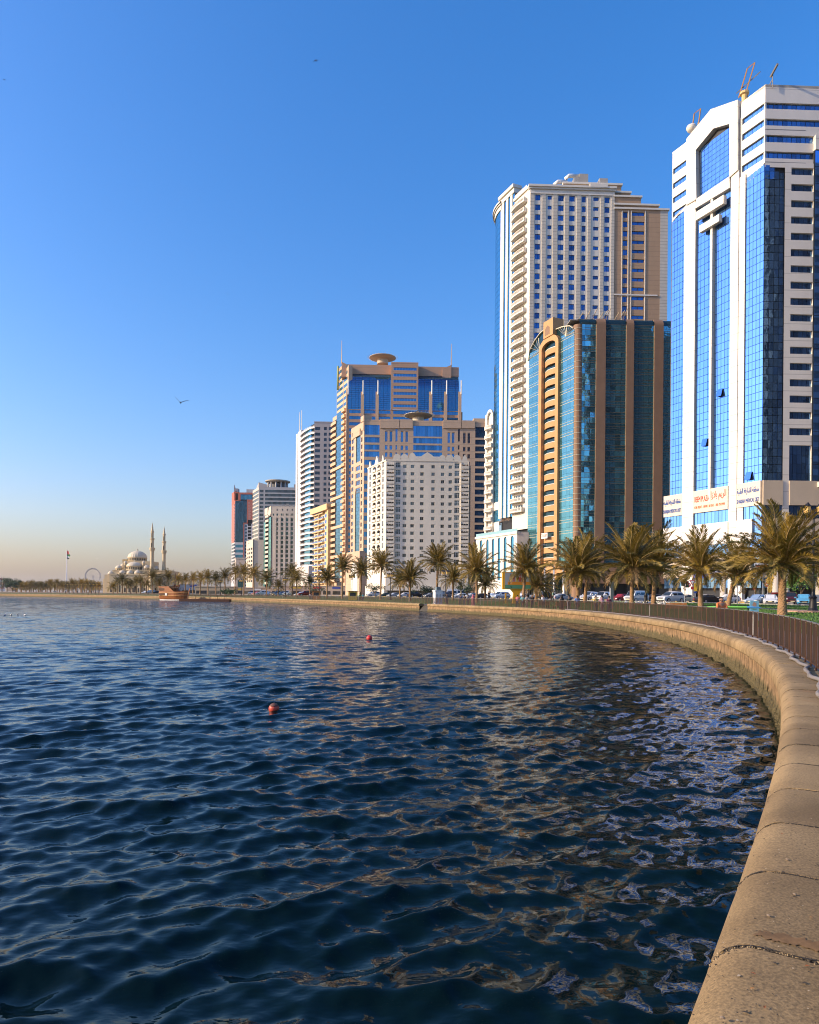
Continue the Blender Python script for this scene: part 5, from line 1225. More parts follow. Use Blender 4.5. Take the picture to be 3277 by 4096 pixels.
# ================================================================== 6. big tan tower with blue curved roof glass
def bigtan():
    root, L, Rr = tower('tan_glass_tower', 'large pink tan tower with sloping blue glass top, white spikes and roof disc', 1389, 405, 1700)
    A = sc(1180, 1380, .47536)
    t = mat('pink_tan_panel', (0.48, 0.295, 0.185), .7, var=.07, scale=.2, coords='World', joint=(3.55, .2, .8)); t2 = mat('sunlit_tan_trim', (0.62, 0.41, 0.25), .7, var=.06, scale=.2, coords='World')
    g = glass('tower_blue_glass', (0.05, 0.21, 0.38), .05, .85, rnd=.2); gl = glass('tower_side_glass', (.10, .26, .36), .06, .7, rnd=.15); wm = mat('white_metal_spike', (.75, .72, .68), .4)
    pm_, pl = pane_mesh('ribbon_pane', g), pane_mesh('side_pane', gl)
    sR = lambda x, y=500: Rr.at(*A(x, y))[0]; zR = lambda x, y: Rr.at(*A(x, y))[1]; sL = lambda x, y=700: L.at(*A(x, y))[0]; zL = lambda x, y: L.at(*A(x, y))[1]
    sE = sR(1402); s0 = sL(300, 1000); P = 3.55; zt = zR(900, 165); zw = zR(700, 545)
    mb = MB(); block(mb, L, Rr, s0 + .5, sE - .3, G0, zw, 0, 1.2); part(root, 'core', mb, m_dark)
    # lower body: bands between stone piers
    mb = MB(); rows = [(zw - .3 - j * P - 1.9, zw - .3 - j * P) for j in range(26)]; rows = [r for r in rows if r[0] > 8]
    cols = [(458, 556), (586, 682), (708, 805), (828, 1022), (1040, 1130), (1160, 1255), (1283, 1375)]
    holes = [(sR(a), sR(b), c, d) for a, b in cols for c, d in rows]
    Rr.wall(mb, 0, sE, G0, zw, holes, 0, .4); part(root, 'body_wall', mb, t)
    for (a, b) in cols: ribbon(root, Rr, sR(a), sR(b), rows, 8 if b - a > 150 else 4, pm_, -.3)
    mb = MB()
    for x in (568, 692, 1142, 1268, 1388): Rr.box(mb, sR(x) - .9, sR(x) + .9, 10, zR(x, 395), -1, .7)
    part(root, 'stone_piers', mb, t2)
    for x in (450, 575, 700, 1152, 1276, 1399):
        mb = MB(); k = sR(x); mb.tube([Rr.P(k, zR(x, 420), 1.0), Rr.P(k, zR(x, 303), 1.0)], .42, 8); part(root, 'white_spike', mb, wm)
    # crown glass, leaning back in a curve
    for (x0, x1, yt) in ((432, 805, 222), (1038, 1380, 240)):
        z0, z1 = zw, zR(x0, yt); n = 9; nc = 12; xo = 15 if x0 < 800 else -6; pn = MB(); bk = MB()
        def dep(u): return 0 if u < .62 else -((u - .62) / .38) ** 2 * 4.5
        for j in range(n * 2):
            u0, u1 = j / (2 * n), (j + 1) / (2 * n); d0, d1 = dep(u0), dep(u1); za, zb = z0 + (z1 - z0) * u0, z0 + (z1 - z0) * u1
            for i in range(nc):
                a, b = sR(x0 + xo) + (sR(x1) - sR(x0 + xo)) * i / nc, sR(x0 + xo) + (sR(x1) - sR(x0 + xo)) * (i + 1) / nc
                pn.add([Rr.P(a + .06, za + .06, d0), Rr.P(b - .06, za + .06, d0), Rr.P(b - .06, zb - .06, d1), Rr.P(a + .06, zb - .06, d1)], [(0, 1, 2, 3)])
            bk.add([Rr.P(sR(x0 + xo), za, d0 - .2), Rr.P(sR(x1), za, d0 - .2), Rr.P(sR(x1), zb, d1 - .2), Rr.P(sR(x0 + xo), zb, d1 - .2)], [(0, 1, 2, 3)])
        part(root, 'crown_glazing', pn, g, kind='stuff'); part(root, 'crown_backing', bk, m_dark)
        mb = MB(); Rr.box(mb, sR(x0 - 15), sR(x1 + 4), z1, z1 + 5.5, -14, -4.2); part(root, 'crown_parapet', mb, t)
    mb = MB(); Rr.box(mb, .02, sR(446), zw, zR(430, 330), -8, 0); part(root, 'crown_return', mb, t2)
    # centre slab with bands
    mb = MB(); zs = zR(930, 157); rr = [(zR(930, y + 24), zR(930, y)) for y in (194, 246, 298, 349, 400, 452, 504)]
    Rr.wall(mb, sR(808), sR(1036), zw, zs, [(sR(828), sR(1022), a, b) for a, b in rr], 1.0, .4); Rr.box(mb, sR(808), sR(822), zw, zs, -8, .98); Rr.box(mb, sR(808), sR(1036), zs - .2, zs + .5, -8, 1.1); part(root, 'centre_wall', mb, t)
    ribbon(root, Rr, sR(828), sR(1022), rr, 8, pm_, .65)
    # raked corner fins and masts
    for (x0, x1, ya, yb) in ((390, 470, 122, 165), (1322, 1245, 150, 185)):
        mb = MB(); k0, z0 = Rr.at(*A(x0, ya)); k1, z1 = Rr.at(*A(x1, yb)); pts = [(min(k0, k1), z1 - 6), (max(k0, k1), z1 - 6)] + ([(k1, z1), (k0, z0)] if k1 > k0 else [(k0, z0), (k1, z1)])
        Rr.poly(mb, pts, -12, -3.5); part(root, 'corner_fin', mb, t)
        mb = MB(); mb.tube([Rr.P(k0, z0 - 1, -4), Rr.P(k0, z0 + 12.5, -4)], [.35, .12], 6); part(root, 'mast', mb, t2)
    k, z = atd(Rr, A(738, 112), -9); helipad(root, Rr, k, z, -9, 7.9, mat('helipad_tan', (.55, .43, .30), .7))
    # sunlit side: glass stripe, balcony stacks
    s1, s2, s3 = sL(342, 1000), sL(395, 1000), 0
    mb = MB(); zA = zL(345, 190); 
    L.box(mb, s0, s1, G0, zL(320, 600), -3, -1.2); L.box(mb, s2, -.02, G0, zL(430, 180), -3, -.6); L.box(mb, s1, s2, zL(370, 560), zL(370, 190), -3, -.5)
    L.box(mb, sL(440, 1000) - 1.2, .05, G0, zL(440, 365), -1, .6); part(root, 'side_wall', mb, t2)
    zg = zL(370, 560)
    curtain(root, L, s1, s2, 12, zg, 2, round((zg - 12) / 1.8), pl, -.4, .08, name='side_pane')
    mb = MB(); L.box(mb, s1, s2, 10, zg, -1.2, -.6); part(root, 'glass_backing', mb, m_dark)
    mb = MB(); z = 24.0
    while z < zg: L.box(mb, s1 - .2, s2 + .2, z, z + 1.6, -.6, .25); z += P * 5
    part(root, 'tan_belts', mb, t2)
    b1 = balcony_mesh('balcony', s1 - s0 - .1, 1.6, [t2], 1.5, .3, .3); b2 = balcony_mesh('balcony', (s3 - s2) * .62, 1.6, [t2], 1.5, .3, .3)
    z = 10.0
    while z < zL(320, 600) - 2: fpiece(root, L, 'balcony', b1, s0, z, -1.2); z += P
    z = 10.0
    while z < zL(410, 560): fpiece(root, L, 'balcony', b2, s2 + .1, z, -.6); z += P
    mb = MB(); z = 12.0
    while z < zL(320, 600) - 2: L.box(mb, s0 + .4, s1 - .4, z - .4, z + 1.0, -1.2, -1.15); z += P
    part(root, 'balcony_recess', mb, m_dark, kind='stuff')
    zz = zL(370, 540); rws = []
    while zz < zL(370, 230): rws.append((zz, zz + 1.8)); zz += P
    ribbon(root, L, s1 + .3, s2 - .3, rws, 3, pl, -.45, name='side_ribbon'); ribbon(root, L, s2 + .4, -1.6, rws, 3, pl, -.55, name='side_ribbon')
    mb = MB(); k, z = L.at(*A(370, 280)); mb.lathe([(.6, -7), (.6, 7), (.1, 7.6)], L.P(k, z, .6), 10); part(root, 'green_drum', mb, mat('pale_green_drum', (.30, .36, .14), .6), smooth=True)
bigtan()

# ================================================================== 7. slim tower with rounded white balconies
def slim():
    root, L, Rr = tower('balcony_tower', 'slim grey tower with rounded white balconies and blue bay windows', 1256, 505, 2000)
    A = sc(1180, 1380, .47536); Bq = sc(880, 1880, .30145)
    gp = mat('grey_panel', (0.40, 0.36, 0.34), .7, var=.06, scale=.2, coords='World'); wh = mat('white_balcony', (0.72, 0.68, 0.63), .6, var=.05); gd = glass('dark_window', (.05, .065, .08), .08, .7, rnd=.4); gb = glass('bay_blue_glass', (.08, .34, .48), .06, .7, rnd=.3)
    wm = win_mesh('window', gd, m_frame_d, .05, (.5,))
    sR = lambda x, y=900: Rr.at(*A(x, y))[0]; zR = lambda x, y: Rr.at(*A(x, y))[1]; sL = lambda x, y=900: L.at(*A(x, y))[0]; zL = lambda x, y: L.at(*A(x, y))[1]
    zt = zR(160, 652); sE = sR(345); P = (zR(190, 692) - zR(190, 1252)) / 12.0
    mb = MB(); block(mb, L, Rr, sL(62) + .5, sE, G0, zt - 1, 0, 1.0); part(root, 'core', mb, m_dark)
    holes = []
    for (x0, x1) in ((168, 211), (243, 267), (283, 330)):
        for j in range(26):
            z = zR(x0, 690) - j * P
            if z > 12: holes.append((sR(x0), sR(x1), z - 2.25, z))
    mb = MB(); Rr.wall(mb, 0, sE, G0, zt, holes, 0, .4); Rr.box(mb, -.2, sE, zt, zt + .8, -4, .2); part(root, 'panel_wall', mb, gp)
    for h in holes: piece(root, Rr, 'window', wm, *h, -.3)
    # rounded balcony stack on the corner: bow from the sunlit side
    k0, k1 = sL(62), -.2; bw = k1 - k0; rows = [zt - 3.4 - j * P for j in range(27)]; rows = [z for z in rows if z > 8]
    mb = MB(); n = 12
    prof = [(k0 + bw * i / n, 3.2 * math.sin(math.pi * min(1, .12 + .88 * i / n)) ** .45 if i < n else 0.0) for i in range(n + 1)]
    bm = MB()
    for i in range(n):
        (a, da), (b, db) = prof[i], prof[i + 1]; a -= k0; b -= k0
        bm.hexa([(a, -da, -.5), (b, -db, -.5), (b, .3, -.5), (a, .3, -.5), (a, -da, .75), (b, -db, .75), (b, -db + .25, .75), (a, -da + .25, .75)], 0)
        bm.hexa([(a, -da, 1.15), (b, -db, 1.15), (b, -db + .1, 1.15), (a, -da + .1, 1.15), (a, -da, 1.3), (b, -db, 1.3), (b, -db + .1, 1.3), (a, -da + .1, 1.3)], 0)
    bme = bm.mesh('balcony', [wh])
    for z in rows: fpiece(root, L, 'balcony', bme, k0, z, 0)
    mb = MB(); L.box(mb, k0 + bw * .45, k0 + bw * .9, 8, zt - 1, -.5, 1.7); part(root, 'bay_window', mb, gb)
    mb = MB(); L.box(mb, k0, k1, 8, zt - .5, -1, -.1); part(root, 'balcony_recess', mb, m_dark)
    # white fin edge with masts
    a0, a1 = sL(15), sL(60); mb = MB(); L.box(mb, a0, a0 + (a1 - a0) * .30, G0, zt + 1.0, -3, .6); L.box(mb, a0 + (a1 - a0) * .45, a1, G0, zt + 1.6, -3, .8); part(root, 'edge_fins', mb, wh)
    mb = MB(); L.box(mb, a0 + (a1 - a0) * .31, a0 + (a1 - a0) * .44, G0, zt, -2, .1); part(root, 'fin_glass', mb, gb)
    for x in (38, 54): mb = MB(); k = sL(x); mb.tube([L.P(k, zt, 0), L.P(k, zt + 17, 0)], [.45, .2], 6); part(root, 'mast', mb, wh)
    p = Rr.at(*Bq(1150, 1290)); mb = MB(); L.box(mb, k0 - .5, .1, G0, p[1] + 1, -1, 3.6); Rr.box(mb, 0, Rr.at(*Bq(1235, 1400))[0], G0, p[1] + 1, -1, .6); part(root, 'podium', mb, mat('podium_cream', (.62, .56, .49), .8, var=.08))
slim()

# ================================================================== 8. yellow apartment block with blue railings
def yellow():
    root, L, Rr = tower('yellow_apartment_block', 'ochre apartment block with rows of blue railed balconies beside the tan tower', 1321, 431, 2200)
    Bq = sc(880, 1880, .30145); y = mat('ochre_render', (0.66, 0.47, 0.24), .8, var=.06, scale=.2, coords='World'); bl = mat('blue_rail', (.14, .22, .42), .5); gd = glass('yellow_block_glass', (.12, .16, .22), .1, .5, rnd=.6); gb = glass('blue_bay_glass', (.08, .22, .52), .08, .6, rnd=.3)
    sL = lambda x, yy=800: L.at(*Bq(x, yy))[0]; zL = lambda x, yy: L.at(*Bq(x, yy))[1]
    s0, s1 = sL(1243), sL(1462); zt = zL(1300, 545); P = (zL(1350, 655) - zL(1350, 1195)) / 7.0
    mb = MB(); q = [L.P(s0, 0, -.5), L.P(s1, 0, -.5), L.P(s1, 0, -16), L.P(s0, 0, -16)]; mb.prism([(a[0], a[1]) for a in q], G0, zt, 0); part(root, 'core', mb, y)
    mb = MB(); L.box(mb, s0 - .4, s1, zL(1400, 545) - 0, zL(1400, 470), -12, 2.4); part(root, 'roof_slab', mb, y)
    wm = win_mesh('window', gd, m_frame_w, .07, (.5,)); bay = win_mesh('bay_window', gb, m_frame_w, .04, (.5,))
    c1, c2, c3 = (sL(1248), sL(1318)), (sL(1326), sL(1380)), (sL(1394), sL(1436))
    b1 = balcony_mesh('balcony', c1[1] - c1[0], 1.5, [y, bl], .35, 0, .3); b2 = balcony_mesh('balcony', c2[1] - c2[0], 1.5, [y, bl], .35, 0, .3)
    rb = MB(); rb.box(0, c1[1] - c1[0], -1.52, -1.45, .5, 1.1, 0); r1 = rb.mesh('railing', [bl]); rb = MB(); rb.box(0, c2[1] - c2[0], -1.52, -1.45, .5, 1.1, 0); r2 = rb.mesh('railing', [bl])
    z = zt - 2.6; j = 0
    while z > 6:
        for c, b, r in ((c1, b1, r1), (c2, b2, r2)):
            fpiece(root, L, 'balcony', b, c[0], z, -.45); fpiece(root, L, 'railing', r, c[0], z, -.45); piece(root, L, 'window', wm, c[0] + .5, c[1] - .5, z + .1, z + 2.3, -.42)
        piece(root, L, 'bay_window', bay, c3[0], c3[1], z + .4, z + 2.6, .3)
        z -= P
    mb = MB(); L.box(mb, c3[0], c3[1], G0, zt, -.5, .2); L.box(mb, sL(1444), s1, G0, zt, -.5, 1.4); L.box(mb, c1[1] + .1, c2[0] - .1, G0, zt, -.5, 1.0); part(root, 'piers', mb, y)
yellow()

# ================================================================== 9-12. the far towers
def cream():
    root, L, Rr = tower('cream_tower', 'cream stone tower with green glass bay and square windows beside the slim grey tower', 1085, 565, 2200)
    Bq = sc(880, 1880, .30145); c = mat('cream_stone', (0.58, 0.50, 0.40), .8, var=.06, scale=.15, coords='World'); gd = glass('dark_green_window', (.06, .09, .08), .08, .7, rnd=.4); gg = glass('green_bay_glass', (.10, .40, .32), .07, .6, rnd=.2)
    wm = win_mesh('window', gd, m_frame_d, .05, (.5,)); pg = pane_mesh('glass_pane', gg)
    sR = lambda x, y=900: Rr.at(*Bq(x, y))[0]; zR = lambda x, y: Rr.at(*Bq(x, y))[1]; sL = lambda x, y=900: L.at(*Bq(x, y))[0]; zL = lambda x, y: L.at(*Bq(x, y))[1]
    zt = zR(700, 480); sE = sR(1020); s0 = sL(585); P = (zR(820, 645) - zR(820, 1245)) / 10.0
    mb = MB(); block(mb, L, Rr, s0 + .4, sE - .4, G0, zt - 1, 0, 1.0); part(root, 'core', mb, m_dark)
    holes = []
    for (x0, x1) in ((748, 768), (806, 842), (870, 906), (936, 970)):
        for j in range(13): z = zR(x0, 640) - j * P; holes.append((sR(x0), sR(x1), z - 2.4, z))
    for (x0, x1) in ((698, 716), (748, 768), (806, 820), (828, 842), (872, 886), (892, 906), (936, 950), (958, 972)): holes.append((sR(x0), sR(x1), zR(x0, 606), zR(x0, 577)))
    mb = MB(); Rr.wall(mb, 0, sE, G0, zt, holes, 0, .5); part(root, 'stone_wall', mb, c)
    for h in holes: piece(root, Rr, 'window', wm, *h, -.35)
    mb = MB()
    for x in (728, 790, 856, 922, 985): Rr.box(mb, sR(x) - .9, sR(x) + .9, G0, zR(x, 620), 0, .5)
    part(root, 'pilasters', mb, c)
    mb = MB(); zc_ = zL(640, 640)
    for (a, b) in ((585, 608), (652, 682)): L.box(mb, sL(a), sL(b), 8, zc_, -1, .2)
    part(root, 'bay_backing', mb, m_dark)
    curtain(root, L, sL(586), sL(608), 8, zL(600, 690), 2, 22, pg, .25, .1); curtain(root, L, sL(650), sL(680), 8, zc_, 2, 22, pg, .25, .1)
    bm = balcony_mesh('balcony', sL(652) - sL(608), 1.6, [c], 1.6, .7, .3); z = 10.0
    while z < zL(630, 620): fpiece(root, L, 'balcony', bm, sL(608), z, -.2); z += P
    mb = MB(); L.box(mb, sL(600), sL(640), zL(620, 600), zL(615, 512), -3, .6); L.poly(mb, [(sL(640), zL(650, 590)), (sL(672), zL(672, 610)), (-.02, zL(680, 560)), (-.02, zt), (sL(655), zt)], -3, .5); part(root, 'crown', mb, c)
    k, z = Rr.at(*Bq(900, 475)); 
    for i in range(5): mb = MB(); Rr.box(mb, k + i * 3.4 - 5, k + i * 3.4 - 3, zt, zt + 1.5 + (i % 2), -5, -3); part(root, 'roof_plant', mb, m_roof)
    for (x0) in (750, 820, 885, 950):
        for o in (0, 8): mb = MB(); Rr.box(mb, sR(x0 + o), sR(x0 + o + 5), zR(x0, 540), zR(x0, 515), 0, .06); part(root, 'crown_slot', mb, m_dark)
cream()
def grey():
    root, L, Rr = tower('grey_tower', 'grey office tower banded with dark windows and a round roof deck', 1035, 640, 2000)
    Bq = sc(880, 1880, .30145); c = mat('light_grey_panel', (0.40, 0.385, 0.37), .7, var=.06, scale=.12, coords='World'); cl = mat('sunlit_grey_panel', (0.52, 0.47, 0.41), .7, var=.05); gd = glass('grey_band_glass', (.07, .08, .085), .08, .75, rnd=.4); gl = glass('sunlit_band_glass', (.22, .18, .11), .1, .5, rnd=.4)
    p1, p2 = pane_mesh('ribbon_pane', gd), pane_mesh('side_pane', gl)
    sR = lambda x, y=700: Rr.at(*Bq(x, y))[0]; zR = lambda x, y: Rr.at(*Bq(x, y))[1]; sL = lambda x, y=700: L.at(*Bq(x, y))[0]
    zt = zR(520, 225); sE = sR(1100); s0 = sL(432); P = (zR(550, 262) - zR(550, 736)) / 9.0; zb = zR(540, 1215)
    mb = MB(); block(mb, L, Rr, s0 + .3, sE - .3, G0, zt - 1, 0, 1.0); part(root, 'core', mb, m_dark)
    rows = [(zR(550, 262) - j * P - 2.4, zR(550, 262) - j * P) for j in range(20)]; rows = [r for r in rows if r[0] > zb]
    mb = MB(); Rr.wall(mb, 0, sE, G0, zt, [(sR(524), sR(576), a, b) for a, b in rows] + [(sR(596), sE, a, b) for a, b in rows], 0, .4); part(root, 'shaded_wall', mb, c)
    ribbon(root, Rr, sR(524), sR(576), rows, 3, p1, -.3); ribbon(root, Rr, sR(596), sE, rows, 14, p1, -.3)
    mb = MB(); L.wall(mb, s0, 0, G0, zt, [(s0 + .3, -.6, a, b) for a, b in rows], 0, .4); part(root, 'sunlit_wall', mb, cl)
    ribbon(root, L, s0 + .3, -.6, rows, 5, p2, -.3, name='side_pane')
    mb = MB(); k0, k1 = sR(515), sR(626); Rr.poly(mb, [(k0, zt), (k1, zt), (k1, zR(626, 195)), (k0, zR(515, 163))], -.8, .05); L.poly(mb, [(sL(484), zt), (0, zt), (0, zR(515, 163)), (sL(484), zR(490, 210))], -.8, .05); Rr.box(mb, sR(978), sE, zt, zR(980, 190), -1, 0); part(root, 'crest', mb, c)
    k, z = atd(Rr, Bq(768, 158), -12); p = Rr.P(k, z, -12); r = 11.5; mb = MB(); mb.lathe([(r * .82, -1.2), (r, -.3), (r, .6), (r * .96, .7), (.1, .9)], p, 36); part(root, 'roof_deck', mb, mat('deck_tan', (.42, .36, .27), .8))
    for i in range(12): a = i * math.pi / 6; mb = MB(); q = (p[0] + r * .78 * math.cos(a), p[1] + r * .78 * math.sin(a)); mb.tube([(q[0], q[1], zt - 1), (q[0], q[1], z - 1)], .8, 6); part(root, 'deck_column', mb, c)
    mb = MB(); mb.lathe([(r * .55, zt - 1 - p[2]), (r * .55, -1.2)], p, 24); part(root, 'deck_drum', mb, m_frame_d)
grey()
def redblue():
    root, L, Rr = tower('red_glass_tower', 'dark blue glass tower framed in red at the far left of the skyline', 941, 720, 2100)
    Bq = sc(880, 1880, .30145); rd = mat('red_panel', (0.46, 0.115, 0.07), .7, var=.08); gd = glass('deep_blue_glass', (.03, .085, .13), .05, .8, rnd=.35); wh = mat('pale_panel', (.52, .50, .50), .7, var=.05); gt = glass('turquoise_glass', (.06, .22, .34), .06, .7, rnd=.2)
    p1 = pane_mesh('glass_pane', gd); p2 = pane_mesh('turquoise_pane', gt)
    sR = lambda x, y=700: Rr.at(*Bq(x, y))[0]; zR = lambda x, y: Rr.at(*Bq(x, y))[1]; sL = lambda x, y=700: L.at(*Bq(x, y))[0]; zL = lambda x, y: L.at(*Bq(x, y))[1]
    zt = zR(250, 292); sE = sR(440); s0 = sL(158); fl = 3.4
    mb = MB(); block(mb, L, Rr, s0 + .3, sE - .3, G0, zt - 1, 0, .8); part(root, 'core', mb, m_dark)
    z0, z1 = zR(250, 960), zR(250, 405)
    curtain(root, Rr, sR(200), sR(360), z0, z1, 9, round((z1 - z0) / (fl / 1.5)), p1, 0, .12, tilt=.004); curtain(root, Rr, sR(270), sR(420), zR(330, 392), zR(330, 325), 8, 5, p2, 0, .12, name='turquoise_pane')
    mb = MB()
    for (x0, x1, y0, y1) in ((240, 432, 298, 322), (240, 272, 322, 410), (200, 272, 400, 412), (358, 432, 392, 660), (312, 372, 700, 712), (312, 324, 712, 1168), (358, 372, 650, 712), (185, 245, 292, 308), (188, 200, 300, 405)): Rr.box(mb, sR(x0), sR(x1), zR(x0, y1), zR(x0, y0), -.6, .5)
    part(root, 'red_frame', mb, rd)
    wm = win_mesh('window', gd, wh, .06, (.5,))
    for j in range(6): z = zR(390, 425) - j * 46 * .30145 * .232; piece(root, Rr, 'window', wm, sR(374), sR(415), z - 2.2, z, .52)
    mb = MB(); L.box(mb, s0, -.02, z0, zL(175, 300), -.6, .3); L.box(mb, s0, -.02, G0, z0, -.6, .1, 1); Rr.box(mb, .0, sR(200), G0, zR(190, 410), -.6, .05, 1); part(root, 'side_wall', mb, [rd, wh])
    for j in range(20): z = zR(190, 450) - j * fl; piece(root, Rr, 'window', wm, sR(165) if False else .6, sR(196) - .4, z - 2, z, .1); piece(root, L, 'window', wm, s0 + 1, -1, z - 2, z, .35)
    mb = MB(); rows = []
    z = zR(250, 990)
    while z > 10: rows.append((z - 3.0, z)); z -= 5.2
    Rr.wall(mb, sR(200), sR(312), G0, z0, [(sR(202), sR(310), a, b) for a, b in rows], .1, .4); Rr.wall(mb, sR(324), sE, G0, zR(380, 712), [(sR(336), sR(358), a, b) for a, b in [(zR(340, 730) - i * 3.4 - 2, zR(340, 730) - i * 3.4) for i in range(28)]] + [(sR(372), sR(416), a, b) for a, b in [(zR(340, 712) - i * 3.4 - 2.4, zR(340, 712) - i * 3.4) for i in range(28)]], .1, .5); part(root, 'pale_wall', mb, wh)
    ribbon(root, Rr, sR(202), sR(310), rows, 6, p2, -.2, name='turquoise_pane')
    mb = MB(); Rr.box(mb, sR(180), sR(235), zt, zR(200, 242), -8, -1); Rr.poly(mb, [(sR(180), zR(185, 245)), (sR(198), zR(198, 243)), (sR(180), zR(181, 190))], -3, -1); part(root, 'crest', mb, mat('crest_grey', (.28, .27, .30), .7))
    mb = MB(); Rr.box(mb, sR(328), sR(432), zt, zR(380, 240), -20, -8); part(root, 'roof_room', mb, wh)
redblue()
def small_cream():
    root, L, Rr = tower('small_cream_block', 'small cream block with tiny windows in front of the grey tower', 1011, 600, 2250)
    Bq = sc(880, 1880, .30145); c = mat('small_cream', (.60, .52, .40), .8, var=.06); gd = glass('small_dark_window', (.07, .07, .06), .1, .6, rnd=.4); wm = win_mesh('window', gd, m_frame_d, .06, (.5,))
    sL = lambda x, y=1100: L.at(*Bq(x, y))[0]; zL = lambda x, y: L.at(*Bq(x, y))[1]; s0 = sL(350); zt = zL(400, 930)
    holes = []
    for j in range(9):
        for (a, b) in ((365, 378), (384, 398), (410, 430)): z = zL(370, 1045) - j * 3.5; holes.append((sL(a), sL(b), z - 1.8, z))
    mb = MB(); L.wall(mb, s0, 0, G0, zt, holes, 0, .4); part(root, 'cream_wall', mb, c)
    for h in holes: piece(root, L, 'window', wm, *h, -.3)
    mb = MB(); block(mb, L, Rr, s0 + .2, 18, G0, zt - .3, 0, .5); part(root, 'core', mb, c)
    mb = MB(); k, z = L.at(*Bq(385, 965)); L.poly(mb, [(k - 1.5, z - .8), (k + 2, z - .8), (k + 2, z - .2), (k + .6, z - .2), (k + .2, z + 1.2), (k - .2, z - .2), (k - 1.5, z - .2)], 0, .15); part(root, 'wall_emblem', mb, mat('emblem_navy', (.04, .06, .14), .6))
small_cream()
def low_hall():
    root, L, Rr = tower('low_beige_hall', 'low beige hall below the red framed tower', 944, 560, 2300)
    Bq = sc(880, 1880, .30145); c = mat('hall_beige', (.42, .36, .31), .8, var=.1); mb = MB(); zt = Rr.at(*Bq(260, 1180))[1]; sE = Rr.at(*Bq(335, 1300))[0]; s0 = L.at(*Bq(196, 1250))[0]
    block(mb, L, Rr, s0, sE, G0, zt, 0, 0); part(root, 'walls', mb, c)
    mb = MB(); Rr.box(mb, -.3, sE + .3, zt, zt + 1.0, -5, .3); L.box(mb, s0, .3, zt, zt + 1.0, -2, .3); part(root, 'cornice', mb, c)
    mb = MB(); Rr.box(mb, sE * .25, sE * .8, 16, 22, 0, .1); part(root, 'shop_sign', mb, mat('hall_sign', (.6, .6, .62), .6))
    mb = MB(); Rr.box(mb, sE * .2, sE * .85, 6, 13, 0, .12); part(root, 'shop_glass', mb, glass('hall_glass', (.06, .20, .22), .1, .6))
low_hall()
